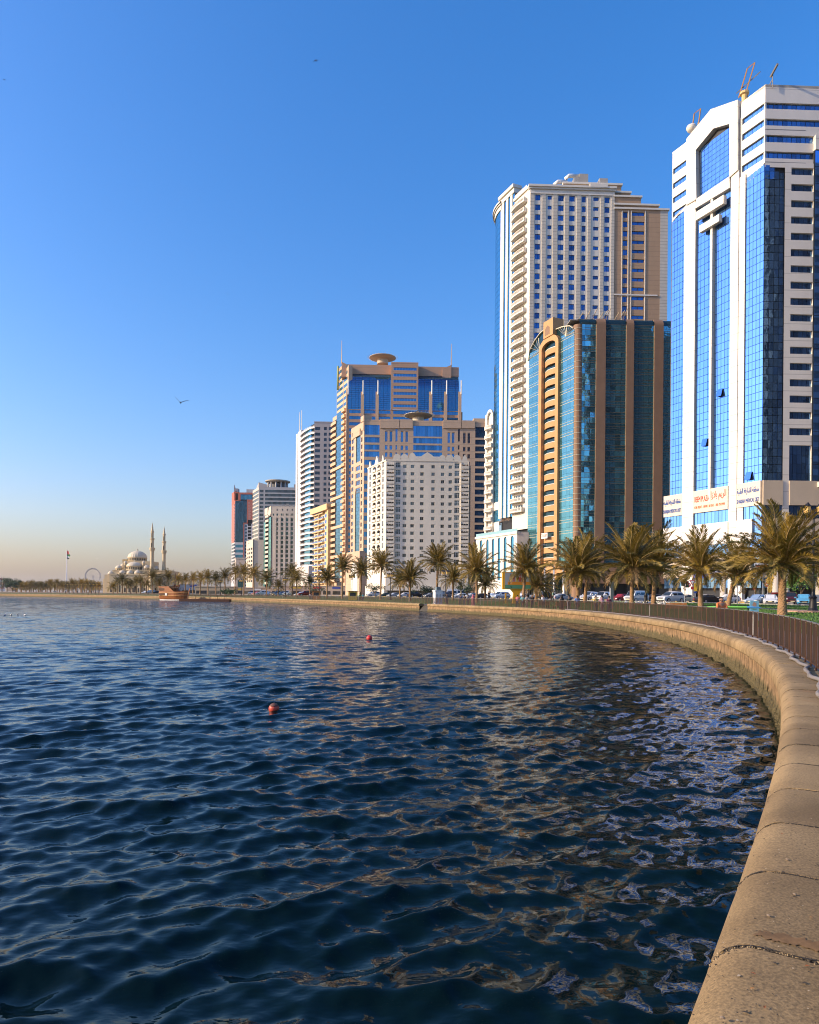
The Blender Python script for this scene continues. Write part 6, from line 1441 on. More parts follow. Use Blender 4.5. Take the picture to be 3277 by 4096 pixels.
# ------------------------------------------------------------------ mosque on the far shore
def dome_prof(r, h, n=9, foot=0.0):
    return [(r, -foot)] + [(r * math.cos(R(90 * i / n)), h * math.sin(R(90 * i / n))) for i in range(n)] + [(.12 * r, h * 1.0), (.05 * r, h * 1.12), (.09 * r, h * 1.18), (.01, h * 1.4)]
def mosque():
    D = 405.0; Q = sc(380, 2080, .17391); F = Facade((ab(520, 2370)[0] * D, D), Vector((1, .04)).normalized())
    root = thing('mosque', 'cream stone mosque with ribbed domes and two tall minarets on the far shore', 'mosque', (F.O.x, F.O.y, 1.9))
    c = mat('mosque_stone', (0.60, 0.47, 0.28), .8, var=.06, scale=.15, coords='World'); cd = mat('mosque_dome', (0.62, 0.53, 0.38), .7, var=.05, scale=.2, coords='World'); dk = mat('mosque_opening', (.06, .05, .035), .8)
    s = lambda x, y=1200: F.at(*Q(x, y))[0]; z = lambda x, y: F.at(*Q(x, y))[1]
    W = lambda a, b: abs(s(b) - s(a))
    def pl(d): return Facade(F.O + F.n * d, F.r)      # the same front moved in or out
    mb = MB(); F.box(mb, s(330), s(1650), 1.9, z(800, 1250), -34, 0); F.box(mb, s(325), s(1655), z(800, 1268), z(800, 1250) + .3, -34.3, .35); part(root, 'prayer_hall', mb, c)
    mb = MB(); F.box(mb, s(187), s(330), 1.9, z(250, 1255), -30, -2.0); F.box(mb, s(125), s(190), 1.9, z(150, 1350), -26, -4.0); part(root, 'side_wing', mb, c)
    mb = MB(); G = pl(-3.0); g = lambda x: G.at(*Q(x, 1200))[0]; gz = lambda y: G.at(*Q(800, y))[1]; G.box(mb, g(405), g(1640), gz(1255), gz(1165), -27, 0); G.box(mb, g(400), g(1645), gz(1165), gz(1152), -27, .3); part(root, 'upper_tier', mb, c)
    mb = MB(); G = pl(-11.0); g = lambda x: G.at(*Q(x, 1000))[0]; gz = lambda y: G.at(*Q(900, y))[1]; G.box(mb, g(640), g(1270), gz(1170), gz(945), -16, 0); part(root, 'dome_base', mb, c)
    mb = MB(); G = pl(-14); g = lambda x: G.at(*Q(x, 940))[0]; gz = lambda y: G.at(*Q(700, y))[1]; G.box(mb, g(632), g(752), gz(985), gz(905), -8, 0); part(root, 'roof_box', mb, mat('roof_box_ochre', (.48, .33, .14), .8))
    def drum_dome(cx, yb, yd, yt, x0, x1, d, nwin, nm='dome', over=1.03):
        G = pl(-d); k, zd = G.at(*Q(cx, yd)); r = (G.at(*Q(x1, yd))[0] - G.at(*Q(x0, yd))[0]) / 2; p = G.P(k, zd); h = G.at(*Q(cx, yt))[1] - zd; hd = zd - G.at(*Q(cx, yb))[1]
        m1 = MB(); m1.lathe([(r * 1.04, -hd), (r * 1.0, -hd + .2), (r, -.35), (r * 1.06, -.2), (r * 1.06, .05)], p, 32); dr = part(root, 'drum', m1, c)
        m2 = MB(); m2.lathe(dome_prof(r, h), p, 48, rib=.022); part(root, nm, m2, cd, smooth=False)
        for i in range(nwin):
            a = -math.pi * (i + .5) / nwin; q = (p[0] + r * 1.0 * math.cos(a), p[1] + r * 1.0 * math.sin(a)); t = Vector((-math.sin(a), math.cos(a))) * (r * .07)
            o = Vector((math.cos(a), math.sin(a))) * .08; m3 = MB(); zb, zt2 = p[2] - hd * .78, p[2] - hd * .28; m3.hexa([(q[0] - t.x - o.x, q[1] - t.y - o.y, zb), (q[0] - t.x + o.x, q[1] - t.y + o.y, zb), (q[0] + t.x + o.x, q[1] + t.y + o.y, zb), (q[0] + t.x - o.x, q[1] + t.y - o.y, zb), (q[0] - t.x - o.x, q[1] - t.y - o.y, zt2), (q[0] - t.x + o.x, q[1] - t.y + o.y, zt2), (q[0] + t.x + o.x, q[1] + t.y + o.y, zt2), (q[0] + t.x - o.x, q[1] + t.y - o.y, zt2)])
            part(root, 'drum_window', m3, dk)
    drum_dome(978, 942, 868, 712, 772, 1190, 17, 12)
    drum_dome(908, 1150, 1065, 965, 728, 1088, 9.5, 11)
    for (cx, yb, yd, yt, hw, d, n) in ((552, 1160, 1108, 1040, 78, 8, 5), (1190, 1160, 1105, 1035, 74, 8, 5), (1412, 1160, 1128, 1062, 58, 16, 0), (365, 1250, 1240, 1172, 66, 3.5, 0), (625, 1250, 1228, 1160, 74, 2.2, 0), (808, 1250, 1228, 1160, 76, 2.2, 0), (980, 1250, 1226, 1156, 74, 2.2, 0), (640, 1160, 1075, 1005, 55, 16, 0)):
        drum_dome(cx, yb, yd, yt, cx - hw, cx + hw, d, n)
    for cx in (705, 1120): drum_dome(cx, 1150, 985, 942, cx - 36, cx + 36, 7.8, 6, 'turret_dome')
    def minaret(cx, ys, d):
        G = pl(d); k = G.at(*Q(cx, 900))[0]; p = G.P(k, 0); pr = [(W(0, w) / 2 * (1 - d / 405), G.at(*Q(cx, y))[1]) for w, y in ys]; mbx = MB(); mbx.lathe(pr, (p[0], p[1], 0), 12); o = part(root, 'minaret', mbx, c)
        return p
    ys1 = [(130, 1690), (130, 1180), (92, 1050), (92, 1030), (84, 1020), (84, 730), (100, 705), (118, 690), (132, 655), (132, 640), (76, 638), (76, 470), (92, 452), (106, 440), (106, 420), (62, 418), (62, 300), (74, 285), (74, 255), (58, 245), (16, 95), (3, 60)]
    ys2 = [(118, 1690), (118, 1215), (84, 1070), (84, 1050), (78, 1040), (78, 790), (94, 770), (110, 755), (122, 715), (122, 700), (70, 698), (70, 535), (86, 520), (100, 508), (100, 488), (58, 486), (58, 355), (70, 345), (70, 320), (54, 312), (14, 185), (3, 145)]
    for cx, ys, d in ((1315, ys1, 1.5), (1588, ys2, -18)):
        p = minaret(cx, ys, d)
        for (y, w) in ((ys[9][1] - 8, 76), (ys[14][1] - 8, 62)):
            m3 = MB(); r = W(0, w) / 2; zz = pl(d).at(*Q(cx, y))[1]; m3.box(p[0] - r * .35, p[0] + r * .15, p[1] - r * 1.03, p[1] - r * .5, zz, zz + 2.6); part(root, 'minaret_door', m3, dk)
    for i, x in enumerate((375, 470, 570, 690, 790, 880, 920, 1000, 1085, 1140, 1250, 1400, 1500)):
        m3 = MB(); ww = W(0, 34 if i % 3 else 44) / 2; arch_strip(m3, F, s(x) - ww, s(x) + ww, 2.4, z(x, 1500 + (i % 2) * 60), .06); part(root, 'arched_window', m3, dk)
    m3 = MB(); F.box(m3, s(330), s(1650), z(800, 1480), z(800, 1470), 0, .3); part(root, 'string_course', m3, c)
mosque()
# ------------------------------------------------------------------ ferris wheel, flag pole, far skyline bits
def wheel():
    D = 1900.0; c = at_depth(371.5, 2304, D); r = 29.5 * D / FPX; root = thing('ferris_wheel', 'distant white ferris wheel rising behind palms left of the mosque', 'ferris wheel', (c.x, c.y, 2))
    m = mat('wheel_steel', (.42, .38, .36), .6); mb = MB(); n = 48
    for rr, w in ((r, .75), (r * .93, .5)): mb.tube([(c.x + rr * math.cos(i * 2 * math.pi / n), c.y, c.z + rr * math.sin(i * 2 * math.pi / n)) for i in range(n + 1)], w, 5)
    part(root, 'rim', mb, m)
    for i in range(24): a = i * 2 * math.pi / 24; mb = MB(); mb.tube([tuple(c), (c.x + r * .93 * math.cos(a), c.y, c.z + r * .93 * math.sin(a))], .14, 4); part(root, 'spoke', mb, m)
    for i in range(36):
        a = i * 2 * math.pi / 36; q = (c.x + r * 1.06 * math.cos(a), c.y - 1, c.z + r * 1.06 * math.sin(a)); mb = MB(); mb.lathe([(.2, -1.3), (1.15, -.7), (1.15, .7), (.2, 1.3)], q, 8); part(root, 'cabin', mb, mat('wheel_cabin', (.30, .28, .28), .5))
    for sx_ in (-1, 1): mb = MB(); mb.tube([tuple(c), (c.x + sx_ * r * .55, c.y + 3, 2)], [.5, .9], 6); part(root, 'support_leg', mb, m)
wheel()
def flag():
    D = 700.0; b = at_depth(265.5, 2365, D); t = at_depth(267.5, 2200, D); root = thing('flag_pole', 'tall white flag pole with a red green white and black flag', 'flag pole', (b.x, b.y, 1.5))
    mb = MB(); mb.tube([(b.x, b.y, 1.5), (t.x, t.y, t.z)], [.75, .35], 8); part(root, 'pole', mb, mat('pole_white', (.75, .73, .72), .4))
    H = 34 * D / FPX; w = 1.5; z0 = t.z - .3
    cols = [mat('flag_red', (.45, .03, .03), .8), mat('flag_green', (.03, .16, .05), .8), mat('flag_white', (.65, .65, .65), .8), mat('flag_black', (.02, .02, .02), .8)]
    mb = MB(); n = 12      # limp flag hanging in folds
    for i, (a0, a1) in enumerate(((0, .45), (.45, .70), (.70, .84), (.84, 1.0))):
        for k in range(n):
            u0, u1 = a0 + (a1 - a0) * k / n, a0 + (a1 - a0) * (k + 1) / n
            x0, x1 = .4 + 1.5 * math.sin(u0 * 2.6) + .3 * math.sin(u0 * 14), .4 + 1.5 * math.sin(u1 * 2.6) + .3 * math.sin(u1 * 14)
            for (oy, f) in ((0, 1.0), (.35, .55)):
                mb.add([(t.x + .3, t.y + oy, z0 - u0 * H), (t.x + .3 + x0 * 1.6 * f, t.y + oy - .5, z0 - u0 * H - .4), (t.x + .3 + x1 * 1.6 * f, t.y + oy - .5, z0 - u1 * H - .4), (t.x + .3, t.y + oy, z0 - u1 * H)], [(0, 1, 2, 3)], i)
    part(root, 'flag', mb, cols)
flag()
def chimneys():
    for i, (px, yt, lab) in enumerate(((2, 2312, 'leftmost red and white striped far chimney cut by the photo edge'), (13, 2313, 'second red and white striped far chimney from the left edge'))):
        D = 1500.0; p = at_depth(px, 2360, D); t = at_depth(px, yt, D); mb = MB(); n = 6
        for k in range(n): z0, z1 = 2 + (t.z - 2) * k / n, 2 + (t.z - 2) * (k + 1) / n; mb.lathe([(2.6, z0), (2.5, z1)], (p.x, p.y, 0), 10, k % 2)
        solo('chimney', mb, [mat('chimney_white', (.55, .5, .48), .8), mat('chimney_red', (.42, .20, .16), .8)], lab, 'chimney', (p.x, p.y, 2), 'far striped chimneys')
    D = 800.0; root_p = at_depth(36, 2360, D); root = thing('brown_block', 'small brown far building above the trees at the left edge', 'building', (root_p.x, root_p.y, 1.9)); F = Facade((root_p.x, root_p.y), (1, 0)); mb = MB(); zt = F.at(36, 2327)[1]
    F.box(mb, -3, 4.0, 1.9, zt, -6, 0); F.box(mb, -3.3, 4.3, zt, zt + .8, -6.3, .3); part(root, 'walls', mb, mat('far_brown', (.36, .27, .20), .8, var=.1))
    for k in range(4): mb = MB(); F.box(mb, -2.6 + k * 1.7, -1.7 + k * 1.7, zt - 3.4, zt - 1.4, 0, .05); part(root, 'window', mb, m_dark)
chimneys()
# ------------------------------------------------------------------ jetty with white kiosk at left
def jetty():
    A_ = on_level(206, 2377, 1.1); mbd = MB(); root = thing('jetty', 'long low concrete jetty on dark piles at the left edge', 'jetty', (A_[0], A_[1], 0)); m = mat('jetty_concrete', (.44, .36, .27), .8, var=.15)
    Y = A_[1] - 3; x1, x0 = A_[0] + 4, A_[0] - 90
    mbd.box(x0, x1, Y, Y + 5, .95, 1.35); part(root, 'deck', mbd, m)
    mbd = MB(); mbd.box(x0, x1, Y, Y + .3, 1.35, 1.75); mbd.box(x0, x1, Y + 4.7, Y + 5, 1.35, 1.9); part(root, 'parapet', mbd, m)
    for px in (48, 99, 151, 195):
        x = ab(px, 2375)[0] * Y; mbp = MB(); mbp.lathe([(.35, -1), (.35, .95)], (x, Y + 1, 0), 10); part(root, 'pile', mbp, m_dark)
    k = (ab(218, 2368)[0] * (Y + 6), Y + 6); r2 = thing('white_kiosk', 'small white hexagonal kiosk with flat roof on the shore by the jetty', 'kiosk', (k[0], k[1], 1.05)); mb = MB(); mb.lathe([(.95, 1.05), (.95, 2.3)], (k[0], k[1], 0), 6); part(r2, 'walls', mb, m_white)
    mb = MB(); mb.lathe([(1.5, 2.55), (1.7, 2.62), (1.5, 2.7), (.1, 2.8)], (k[0], k[1], 0), 6); part(r2, 'roof', mb, mat('kiosk_roof', (.55, .50, .42), .7)); mb = MB(); mb.lathe([(.8, 2.3), (.8, 2.55)], (k[0], k[1], 0), 6); part(r2, 'window_band', mb, m_dark)
jetty()
# ------------------------------------------------------------------ wooden dhow
def dhow():
    D = 236.0; c = at_depth(697, 2398, D); th = R(-24); L_ = 10.4; ch, sh = math.cos(th), math.sin(th)
    root = thing('wooden_dhow', 'varnished wooden dhow moored against the far sea wall', 'boat', (c.x, c.y, 0), th)
    wd = mat('varnished_wood', (0.27, 0.085, 0.018), .45, var=.3, scale=1.2, streak=False); dw = mat('dark_wood', (.10, .035, .012), .6, var=.2); wh = mat('boat_white', (.72, .68, .62), .5)
    N = 14; mb = MB(); st = []
    for i in range(N + 1):
        u = i / N; x = -L_ * .5 + L_ * u                          # u = 0 stern, 1 bow
        w = 1.9 * min(1, (1 - u) * 3.0 + .02) ** .6 * (.85 + .15 * min(1, u * 4)); ztop = 4.5 - 1.6 * max(0, min(1, (u - .45) * 5)) + 2.0 * max(0, u - .72) ** 1.2; rake = 1.6 * max(0, u - .6) ** 1.3
        zs = [-.5, .05, .6, 1.5, 2.4, ztop]; fl = [.55, .72, .85, .96, 1.0, 1.02]
        st.append([(x + rake * (zz + .5) * .55, -w * f, zz) for zz, f in zip(zs, fl)] + [(x + rake * (zz + .5) * .55, w * f, zz) for zz, f in zip(zs[::-1], fl[::-1])])
    n = len(st[0])
    for r_ in st: mb.v.extend(r_)
    for i in range(N):
        for k in range(n - 1): mb.f.append((i * n + k, (i + 1) * n + k, (i + 1) * n + k + 1, i * n + k + 1)); mb.m.append(1 if k in (0, n - 2) and False else 0)
    mb.f.append(tuple(range(n))); mb.m.append(0)
    part(root, 'hull', mb, wd, local=True)
    mb = MB()
    for sgn in (-1, 1):
        for zz, m_, hgt in ((.16, 0, .30),):
            pts = []
            for i in range(N): 
                q = st[i][1]; q2 = st[i + 1][1]; mb.hexa([(q[0], sgn * (q[1] - .06), zz - .16), (q2[0], sgn * (q2[1] - .06), zz - .16), (q2[0], sgn * (q2[1] + .05), zz - .16), (q[0], sgn * (q[1] + .05), zz - .16), (q[0], sgn * (q[1] - .12), zz + hgt * .6), (q2[0], sgn * (q2[1] - .12), zz + hgt * .6), (q2[0], sgn * (q2[1] + .02), zz + hgt * .6), (q[0], sgn * (q[1] + .02), zz + hgt * .6)])
    part(root, 'waterline_stripe', mb, wh, local=True)
    for zi, zz in ((3, 1.55), (4, 2.5)):
        mb = MB()
        for sgn in (-1, 1): mb.tube([(st[i][zi][0], sgn * (st[i][zi][1] - .05), zz + .25 * max(0, i / N - .7)) for i in range(N + 1)], .075, 5)
        part(root, 'rubbing_strake', mb, mat('strake_gold', (.55, .32, .10), .5), local=True)
    mb = MB(); tip = st[-1]; mb.hexa([(tip[0][0] - .3, -.14, -.5), (tip[0][0] + .15, -.14, -.5), (tip[0][0] + .15, .14, -.5), (tip[0][0] - .3, .14, -.5), (tip[5][0] + .35, -.14, 4.1), (tip[5][0] + .75, -.14, 4.2), (tip[5][0] + .75, .14, 4.2), (tip[5][0] + .35, .14, 4.1)]); part(root, 'stem_post', mb, wd, local=True)
    for (x0, x1, z0, z1, n_, tilt) in ((-5.0, -2.6, 3.3, 4.1, 6, 0), (-4.9, -2.4, 1.7, 2.35, 6, 0)):
        for i in range(n_):
            a = x0 + (x1 - x0) * i / n_; mb = MB(); mb.box(a + .04, a + (x1 - x0) / n_ - .08, -2.0, -1.86, z0, z1); part(root, 'window', mb, dw, local=True)
    mb = MB(); mb.box(-2.2, -1.3, -2.02, -1.88, 1.6, 2.4); part(root, 'white_door', mb, wh, local=True)
    mb = MB(); mb.box(-5.2, -.4, -2.05, 2.05, 4.5, 4.68); part(root, 'roof', mb, wd, local=True)
    mb = MB(); mb.box(-.4, 3.2, -1.7, 1.7, 2.4, 2.5); part(root, 'fore_deck', mb, dw, local=True)
    mb = MB(); mb.box(-.2, 2.6, -1.6, 1.6, 4.1, 4.25); part(root, 'awning', mb, dw, local=True)
    for x in (-.1, 1.2, 2.5):
        for y in (-1.5, 1.5): mb = MB(); mb.tube([(x, y, 2.5), (x, y, 4.1)], .05, 5); part(root, 'awning_post', mb, dw, local=True)
    mb = MB(); mb.tube([(.6, 0, 2.4), (.5, 0, 9.2)], [.13, .07], 6); part(root, 'mast', mb, dw, local=True)
    # quay building and moored dark pontoon right of the dhow
    p = on_level(840, 2401, .4); r2 = thing('dark_pontoon', 'dark landing pontoon with handrail in front of the sea wall right of the dhow', 'pontoon', (p[0], p[1], 0)); mb = MB(); mb.box(p[0] - 9, p[0] + 6, p[1] - 1, p[1] + 2.0, -.3, .75); part(r2, 'float', mb, dw)
    for i in range(7): mb = MB(); mb.tube([(p[0] - 8.5 + i * 2.2, p[1] - .8, .7), (p[0] - 8.5 + i * 2.2, p[1] - .8, 1.8)], .06, 5); part(r2, 'rail_post', mb, dw)
    mb = MB(); mb.tube([(p[0] - 9, p[1] - .8, 1.8), (p[0] + 6, p[1] - .8, 1.8)], .06, 5); part(r2, 'handrail', mb, dw)
dhow()
# low walls and shop rows behind the palms
def low_rows():
    for (px0, px1, D, yt, col, lab) in ((780, 935, 330, 2348, (.44, .34, .22), 'low sandstone wall behind the palms right of the dhow'), (690, 790, 420, 2338, (.60, .58, .55), 'low pale building behind the palms right of the mosque'),
                                   (935, 1085, 430, 2352, (.40, .30, .22), 'row of low brown shops under the red framed tower'), (1085, 1250, 420, 2345, (.46, .33, .24), 'row of low tan shops with blue sign under the cream tower'), (1250, 1480, 380, 2345, (.50, .40, .30), 'row of ground floor shops under the ochre block')):
        a, b = at_depth(px0, yt, D), at_depth(px1, yt, D); root = thing('low_building', lab, 'building', (a.x, a.y, 1.9)); F = Facade((a.x, a.y), (1, 0)); w = b.x - a.x; mb = MB(); m = mat('low_' + str(px0), col, .8, var=.12, scale=.3, coords='World')
        F.box(mb, 0, w, 1.9, a.z, -8, 0); F.box(mb, -.2, w + .2, a.z, a.z + .4, -8, .2); part(root, 'wall', mb, m)
        n = max(3, int(w / 5))
        for i in range(n):
            mb = MB(); h = min(a.z - 2.4, 3.4); F.box(mb, w * i / n + .6, w * (i + 1) / n - .6, 2.1, 1.9 + max(1.0, h * .6), 0, .06); part(root, 'shop_front', mb, m_int if i % 3 else m_dark)
            if D != 330 and i % 2 == 0 and a.z > 5: mb = MB(); F.box(mb, w * i / n + .4, w * (i + 1) / n - .4, a.z - 1.3, a.z - .3, 0, .12); part(root, 'shop_sign', mb, [mat('sign_b', (.05, .08, .35), .5), mat('sign_w', (.6, .6, .6), .5), mat('sign_r', (.45, .05, .04), .5), mat('sign_y', (.6, .4, .05), .5)][(i * 7 + px0) % 4])
low_rows()
# neighbouring tower off the right edge: it shades nothing in view but stands mirrored in the shaded glass
def neighbour():
    root = thing('office_tower', 'grey office tower beyond the right edge seen only mirrored in glass', 'building', (128, 70, 1.8)); F = Facade((165, 118), (-1, 0)); m = mat('neighbour_panel', (.20, .18, .16), .7, var=.1); mb = MB()
    F2 = Facade((105, 112), (0, -1)); holes = [(2 + c * 6.5, 6.5 + c * 6.5, z, z + 2.0) for c in range(8) for z in np.arange(6, 118, 3.6)]
    F.wall(mb, 0, 60, 1.8, 123, holes, 0, .4); F2.wall(mb, 0, 50, 1.8, 123, [h for h in holes if h[1] < 50], 0, .4); part(root, 'wall', mb, m)
    mb = MB(); mb.box(105.6, 164, 62.5, 117.3, 1.8, 122.5); part(root, 'core', mb, m_dark)
neighbour()
# ------------------------------------------------------------------ date palms
def leaf_mat(name, c1, c2):
    m, N, L, b = new_mat(name); b.inputs['Roughness'].default_value = .55
    oi = N.new('ShaderNodeObjectInfo'); g = N.new('ShaderNodeNewGeometry'); n = N.new('ShaderNodeTexNoise'); n.inputs['Scale'].default_value = 1.3; L.new(g.outputs['Position'], n.inputs['Vector'])
    a = N.new('ShaderNodeMath'); a.operation = 'ADD'; L.new(oi.outputs['Random'], a.inputs[0]); L.new(n.outputs[0], a.inputs[1])
    r = N.new('ShaderNodeMapRange'); r.inputs[1].default_value = .35; r.inputs[2].default_value = 1.35; L.new(a.outputs[0], r.inputs[0])
    mx = N.new('ShaderNodeMix'); mx.data_type = 'RGBA'; mx.inputs[6].default_value = (*c1, 1); mx.inputs[7].default_value = (*c2, 1); L.new(r.outputs[0], mx.inputs[0]); L.new(mx.outputs[2], b.inputs['Base Color'])
    tr = N.new('ShaderNodeBsdfTranslucent'); L.new(mx.outputs[2], tr.inputs[0]); ms = N.new('ShaderNodeMixShader'); ms.inputs[0].default_value = .12
    out = N['Material Output']; L.new(b.outputs[0], ms.inputs[1]); L.new(tr.outputs[0], ms.inputs[2]); L.new(ms.outputs[0], out.inputs['Surface'])
    return m
m_leaf = leaf_mat('palm_leaf', (0.040, 0.048, 0.010), (0.34, 0.225, 0.035)); m_rach = mat('palm_rachis', (.30, .20, .07), .6)  # palm leaf: dark tone paints shade, golden tone paints sunlight, mixed at random
m_dry = leaf_mat('palm_dry_leaf', (0.16, 0.09, 0.03), (0.30, 0.18, 0.06)); m_trunk = mat('palm_trunk', (.30, .175, .085), .9, var=.35, scale=3, bump=.4)
def frond_mesh(name, bend, nl, m, seed, wid=1.0):
    """unit frond: leaves the crown along +x, arching down; rachis and two ranks of leaflets"""
    rng = random.Random(seed); mb = MB(); n = 9; pts = []; ang = 0.0; x = z = 0.0
    for i in range(n + 1):
        pts.append(Vector((x, .02 * math.sin(i), z))); a = -bend * (i / n) ** 1.5; x += math.cos(a) / n; z += math.sin(a) / n
    mb.tube(pts, [.016 * (1 - .85 * i / n) for i in range(n + 1)], 4, 1)
    def at(u): f = u * n; i = min(n - 1, int(f)); return pts[i].lerp(pts[i + 1], f - i), (pts[i + 1] - pts[i]).normalized()
    for k in range(nl):
        u = .10 + .90 * (k + .5) / nl; p, t = at(u); up = Vector((0, 1, 0)).cross(t).normalized() * -1
        ln = .19 * (math.sin(math.pi * min(1, (.14 + u * .86))) ** .55 + .12) * wid
        for sd in (-1, 1):
            f = .55 + rng.uniform(-.14, .14) + .45 * u; side = Vector((0, sd, 0)); d = (side * math.cos(f) + t * math.sin(f) + up * (.30 + rng.uniform(-.22, .18))).normalized()
            l = ln * rng.uniform(.8, 1.12); w = (t - d * t.dot(d)).normalized() * (.0080 * wid); tip = p + d * l + Vector((0, 0, -l * rng.uniform(.05, .30))); mid = p + d * l * .45
            mb.add([tuple(p), tuple(mid + w), tuple(tip), tuple(mid - w)], [(0, 1, 2, 3)], 0)
    return mb.mesh(name, [m, m_rach])
FR = [frond_mesh('frond', .6, 60, m_leaf, 1), frond_mesh('frond', 1.05, 60, m_leaf, 2), frond_mesh('frond', 1.45, 56, m_leaf, 3), frond_mesh('frond', 1.9, 44, m_dry, 4), frond_mesh('frond', .85, 60, m_leaf, 5)]
FRF = [frond_mesh('frond', b, 20, mm, 10 + i, 1.6) for i, (b, mm) in enumerate(((.55, m_leaf), (1.0, m_leaf), (1.5, m_leaf), (1.9, m_dry)))]
def trunk_mesh(H, r, lean, seed, fine=True):
    rng = random.Random(seed); mb = MB(); na = 20 if fine else 9; dz = .085 if fine else .5; nz = max(4, int(H / dz)); 
    for j in range(nz + 1):
        u = j / nz; cx_ = lean[0] * u ** 1.4; cy_ = lean[1] * u ** 1.4; base = r * (1.18 - .28 * min(1, u * 3) + (.22 * max(0, (u - .82) / .18)))
        for k in range(na):
            a = 2 * math.pi * k / na
            saw = ((j * .34 + (k % 4) * .25) % 1.0) if fine else 0.5
            rr = base * (1 + (.17 * (saw - .4) if fine else 0)) * (1 + rng.uniform(-.02, .02)); mb.v.append((cx_ + rr * math.cos(a), cy_ + rr * math.sin(a), H * u))
    for j in range(nz):
        for k in range(na): mb.f.append((j * na + k, j * na + (k + 1) % na, (j + 1) * na + (k + 1) % na, (j + 1) * na + k)); mb.m.append(0)
    return mb.mesh('trunk', [m_trunk])
def inland(px, off, py=2400):
    a = ab(px, py)[0]; Y = np.arange(4.0, 760.0, .4); X = a * Y
    d2 = (EDGE[None, :, 0] - X[:, None]) ** 2 + (EDGE[None, :, 1] - Y[:, None]) ** 2; i = np.argmin(d2, 1); d = np.sqrt(d2[np.arange(len(Y)), i])
    i0 = np.clip(i - 1, 0, len(EDGE) - 1); i1 = np.clip(i + 1, 0, len(EDGE) - 1); tx, ty = EDGE[i1, 0] - EDGE[i0, 0], EDGE[i1, 1] - EDGE[i0, 1]
    sgn = (X - EDGE[i, 0]) * ty - (Y - EDGE[i, 1]) * tx
    ok = np.where((sgn > 0) & (d >= off))[0]; k = ok[0] if len(ok) else len(Y) - 1
    return float(X[k]), float(Y[k])
def crown_frames(nf, rng, droop=1.0):
    out = []; ga = 2.399963
    for i in range(nf):
        u = (i + .5) / nf; el = 84 - 100 * u ** .9 * droop + rng.uniform(-9, 9); out.append((i * ga + rng.uniform(-.25, .25), el, u))
    return out
def palm(label, px, off, ytop, rpx, group, tw=None, nf=46, near=True, lean=(0, 0), seed=0, depth=None, full=1.0):
    rng = random.Random(seed * 31 + int(px)); 
    if depth: a = ab(px, 2400)[0]; X, Y = a * depth, depth
    else: X, Y = inland(px, off)
    gz = ground_z(X, Y); top = at_depth(px, ytop, Y).z; H = max(1.2, top - gz); Lf = rpx * (1.20 if near else 1.30) * Y / FPX; r = (tw * Y / FPX / 2) if tw else .20
    root = thing('date_palm', label, 'palm tree', (X, Y, gz - .05), rng.uniform(0, 6.28), group)
    c, s_ = math.cos(-root.rotation_euler.z), math.sin(-root.rotation_euler.z); ln = (lean[0] * c - lean[1] * s_, lean[0] * s_ + lean[1] * c)
    raw('trunk', trunk_mesh(H, r, ln, seed, near), root)
    if near:
        for (az, el, u) in crown_frames(nf, rng):
            me = FR[0] if u < .22 else (FR[4] if u < .4 else (FR[1] if u < .72 else (FR[2] if rng.random() < .75 else FR[3])))
            o = raw('frond', me, root); l = Lf * rng.uniform(.85, 1.1) * (1.08 - .42 * u ** 1.6)
            o.rotation_euler = (rng.uniform(-.5, .5), R(-el), az); o.scale = (l, l * rng.uniform(.85, 1.15), l); o.location = (ln[0] + .12 * math.cos(az), ln[1] + .12 * math.sin(az), H - .1 + .25 * (1 - u))
        if rng.random() < .6:
            mb = MB()
            for k in range(9): a = rng.uniform(0, 6.28); mb.tube([(0, 0, H - .1), (.35 * math.cos(a), .35 * math.sin(a), H - .15), (.6 * math.cos(a), .6 * math.sin(a), H - .8)], [.03, .03, .05], 4)
            o = part(root, 'date_stalks', mb, mat('date_stalk', (.42, .20, .03), .6), local=True); o.location = (ln[0], ln[1], 0)
    else:
        mb = MB()
        for (az, el, u) in crown_frames(nf, rng):
            me = FRF[0] if u < .3 else (FRF[1] if u < .7 else (FRF[2] if rng.random() < .8 else FRF[3])); l = Lf * rng.uniform(.8, 1.1)
            M = Matrix.Translation((ln[0], ln[1], H)) @ Matrix.Rotation(az, 4, 'Z') @ Matrix.Rotation(R(-el), 4, 'Y') @ Matrix.Scale(l, 4)
            mb.add([tuple(M @ v.co) for v in me.vertices], [tuple(p.vertices) for p in me.polygons]); mi = 2 if me.materials[0] == m_dry else 0
            mb.m[-len(me.polygons):] = [1 if p.material_index else mi for p in me.polygons]
        part(root, 'crown', mb, [m_leaf, m_rach, m_dry], local=True)
    return root
ORD = ['first', 'second', 'third', 'fourth', 'fifth', 'sixth', 'seventh', 'eighth', 'ninth', 'tenth', 'eleventh', 'twelfth', 'thirteenth', 'fourteenth', 'fifteenth', 'sixteenth', 'seventeenth', 'eighteenth', 'nineteenth', 'twentieth']
GN = 'date palms along the promenade lawn'
